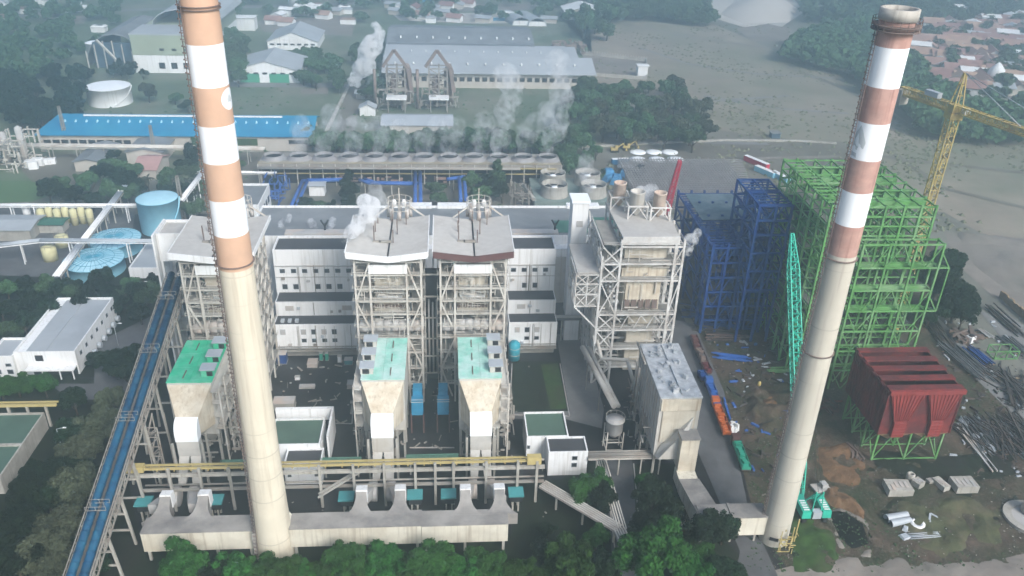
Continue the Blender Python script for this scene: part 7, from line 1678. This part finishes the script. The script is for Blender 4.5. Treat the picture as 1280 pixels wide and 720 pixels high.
# ================================================================ steam
def steam(label,path,dens,seed,detail=1.6,scale=.25):
    """path: (x,y,z,r) blobs merged into one closed body filled with thin vapour"""
    bm_=B(); rr=random.Random(seed); ico=[]
    for (a,c) in zip(path[:-1],path[1:]):
        a_,c_=np.array(a),np.array(c); n=max(2,int(np.linalg.norm(a_[:3]-c_[:3])/max(.5,min(a_[3],c_[3])*.55)))
        for i in range(n):
            p=a_+(c_-a_)*i/n; k=p[3]*rr.uniform(.55,1.15); x,y,z=[p[j]+rr.uniform(-.6,.6)*p[3] for j in range(3)]; N=10
            bm_.lathe(x,y,[(max(.02,k*math.sin(math.pi*j/7)),z-k*math.cos(math.pi*j/7)) for j in range(8)],N)
    o=bm_.obj('steam_plume','white'); o.data.materials.clear(); md=o.modifiers.new('merge','REMESH'); md.mode='VOXEL'; md.voxel_size=max(.35,min(p[3] for p in path)*.35)
    key=('steam',round(dens,3),scale); 
    if key not in MATS:
        m=bpy.data.materials.new('steam'); m.use_nodes=True; n=m.node_tree.nodes; l=m.node_tree.links; n.clear(); out=n.new('ShaderNodeOutputMaterial'); v=n.new('ShaderNodeVolumePrincipled'); v.inputs['Color'].default_value=(.995,.995,1,1); v.inputs['Anisotropy'].default_value=0
        tc=n.new('ShaderNodeTexCoord'); nz=n.new('ShaderNodeTexNoise'); nz.inputs['Scale'].default_value=scale; nz.inputs['Detail'].default_value=5; nz.inputs['Roughness'].default_value=.65; mr=n.new('ShaderNodeMapRange'); mr.inputs[1].default_value=.43; mr.inputs[2].default_value=.62; mr.inputs[3].default_value=0; mr.inputs[4].default_value=dens
        l.new(tc.outputs['Object'],nz.inputs['Vector']); l.new(nz.outputs['Fac'],mr.inputs[0]); l.new(mr.outputs[0],v.inputs['Density']); l.new(v.outputs[0],out.inputs['Volume']); MATS[key]=m
    o.data.materials.append(MATS[key]); return tag(o,label,'steam',kind='stuff')
def pz(px,py,z,r_): q=W(px,py,z); return (q.x,q.y,z,r_)
p=W(450,120)
def atY(px,py,y):                            # the point seen at a pixel on the upright plane at depth y
    d=_f+_r*((px-640)/F_)+_u*((360-py)/F_); t=y/d.y; return (d.x*t,y,CAMZ+d.z*t)
Y=p.y; steam('large white steam plume rising from the pale open shed',[(*atY(448,108,Y),1.6),(*atY(441,100,Y),4.5),(*atY(452,78,Y),6),(*atY(460,58,Y),6.5),(*atY(476,45,Y),5),(*atY(468,30,Y),2.5)],.9,1,scale=.22)
steam('thin steam wisp right of the large plume',[(*atY(456,118,Y),1),(*atY(466,100,Y),2.5),(*atY(476,85,Y),2)],.1,2,scale=.2)
steam('white steam jet at the front left corner of the boiler roof',[(*atY(429,304,206),.4),(*atY(438,293,208),1.4),(*atY(447,282,211),2.2),(*atY(455,265,214),2.6),(*atY(462,250,217),2.4)],1.3,3,scale=.5)
steam('thin grey steam around the vent cage of the steaming boiler',[(*atY(470,268,226),2),(*atY(464,250,226),3.6),(*atY(470,236,226),2.6)],.2,4,scale=.35)
for i,(px,py,dx) in enumerate(((346,290,14),(400,294,-12),(403,293,16))): steam(('small steam wisp, left of three on the hall roof','small steam wisp, middle of three on the hall roof','small steam wisp, right of three on the hall roof')[i],[(*atY(px,py,266),.5),(*atY(px+dx*.5,py-7,266),1.3),(*atY(px+dx,py-18,266),1.7)],.55,5+i,scale=.5)
steam('white steam cloud between the short stacks',[(*atY(800,256,232),1.2),(*atY(806,246,232),3.0),(*atY(814,236,232),2.4)],.5,9,scale=.35)
steam('slanting steam jet beside the blue frame',[(*atY(853,326,226),.4),(*atY(861,310,228),1.3),(*atY(868,296,230),2.2),(*atY(876,288,232),1.6)],.8,10,scale=.5)
cw=(55+88)/12
for i in range(12):
    if i==0: continue
    x=-88+cw*(i+.5); h=(30 if i in (9,11) else 18)+3*(i%3)
    steam('steam column rising from a fan of the cooling row' if i not in (9,11) else ('tall steam column near the right end of the cooling row' if i==11 else 'tall faint steam column third from the right of the cooling row'),[(x,388,12.5,3.4),(x+1.5,389,14+h*.35,5.0),(x+5,391,14+h*(1.2 if i in (9,11) else .75),6.2)],.11 if i in (9,11) else .075,20+i,scale=.2)['group']='steam columns over the cooling row'
steam('thin steam over the rear right round cooling cell',[(*atY(733,232,352),3),(*atY(734,215,352),4.5),(*atY(738,200,352),3)],.12,40,scale=.2)
steam('thin low steam right of the cooling row over the dark ground',[(*atY(690,165,470),5),(*atY(684,145,475),6),(*atY(690,128,478),4)],.09,41,scale=.12)
# ================================================================ haze
b=B().box(-1550,1750,-250,2650,-1.5,158); o=b.obj('haze','white'); o.data.materials.clear()
m=bpy.data.materials.new('haze'); m.use_nodes=True; n=m.node_tree.nodes; n.clear(); out=n.new('ShaderNodeOutputMaterial'); v=n.new('ShaderNodeVolumePrincipled'); v.inputs['Color'].default_value=(.71,.88,.98,1); v.inputs['Density'].default_value=HAZE_DENSITY; v.inputs['Anisotropy'].default_value=.8
m.node_tree.links.new(v.outputs[0],out.inputs['Volume']); o.data.materials.append(m); tag(o,'pale blue haze over the whole plant','haze',kind='stuff')

# ---- scrub and tufts over the big field and the verges
def tufts(label,n,poly,seed,s0,s1,m):
    rr=random.Random(seed); b=B(); k=0
    while k<n:
        px,py=rr.uniform(poly[0],poly[2]),rr.uniform(poly[1],poly[3]); p=W(px,py); v=NZ.noise(Vector((p.x*.018,p.y*.012,seed)))
        if v<rr.uniform(-.25,.35): k+=.3; continue
        s_=rr.uniform(s0,s1); a=rr.uniform(0,6.28); c_,q_=math.cos(a)*s_,math.sin(a)*s_
        b.add([(p.x-c_,p.y-q_,.1),(p.x+q_,p.y-c_,.1),(p.x+c_,p.y+q_,.1),(p.x-q_,p.y+c_,.1),(p.x+rr.uniform(-.3,.3)*s_,p.y,.1+s_*rr.uniform(.4,.9))],[(0,1,4),(1,2,4),(2,3,4),(3,0,4)]); k+=1
    tag(b.obj('scrub',m),label,'scrub',kind='stuff')
mat('scrub_dry',(.15,.15,.1),1,.4,.05,c2=(.08,.1,.05),c2scale=.02)
tufts('low dry scrub scattered over the large field',5200,(745,30,1290,290),3,.5,1.8,'scrub_dry')
tufts('low weeds over the muddy building site',2600,(935,480,1290,715),4,.12,.45,'leaf_mid')
tufts('low weeds along the left yard and lawns',1500,(0,95,745,260),5,.5,1.4,'leaf_mid')
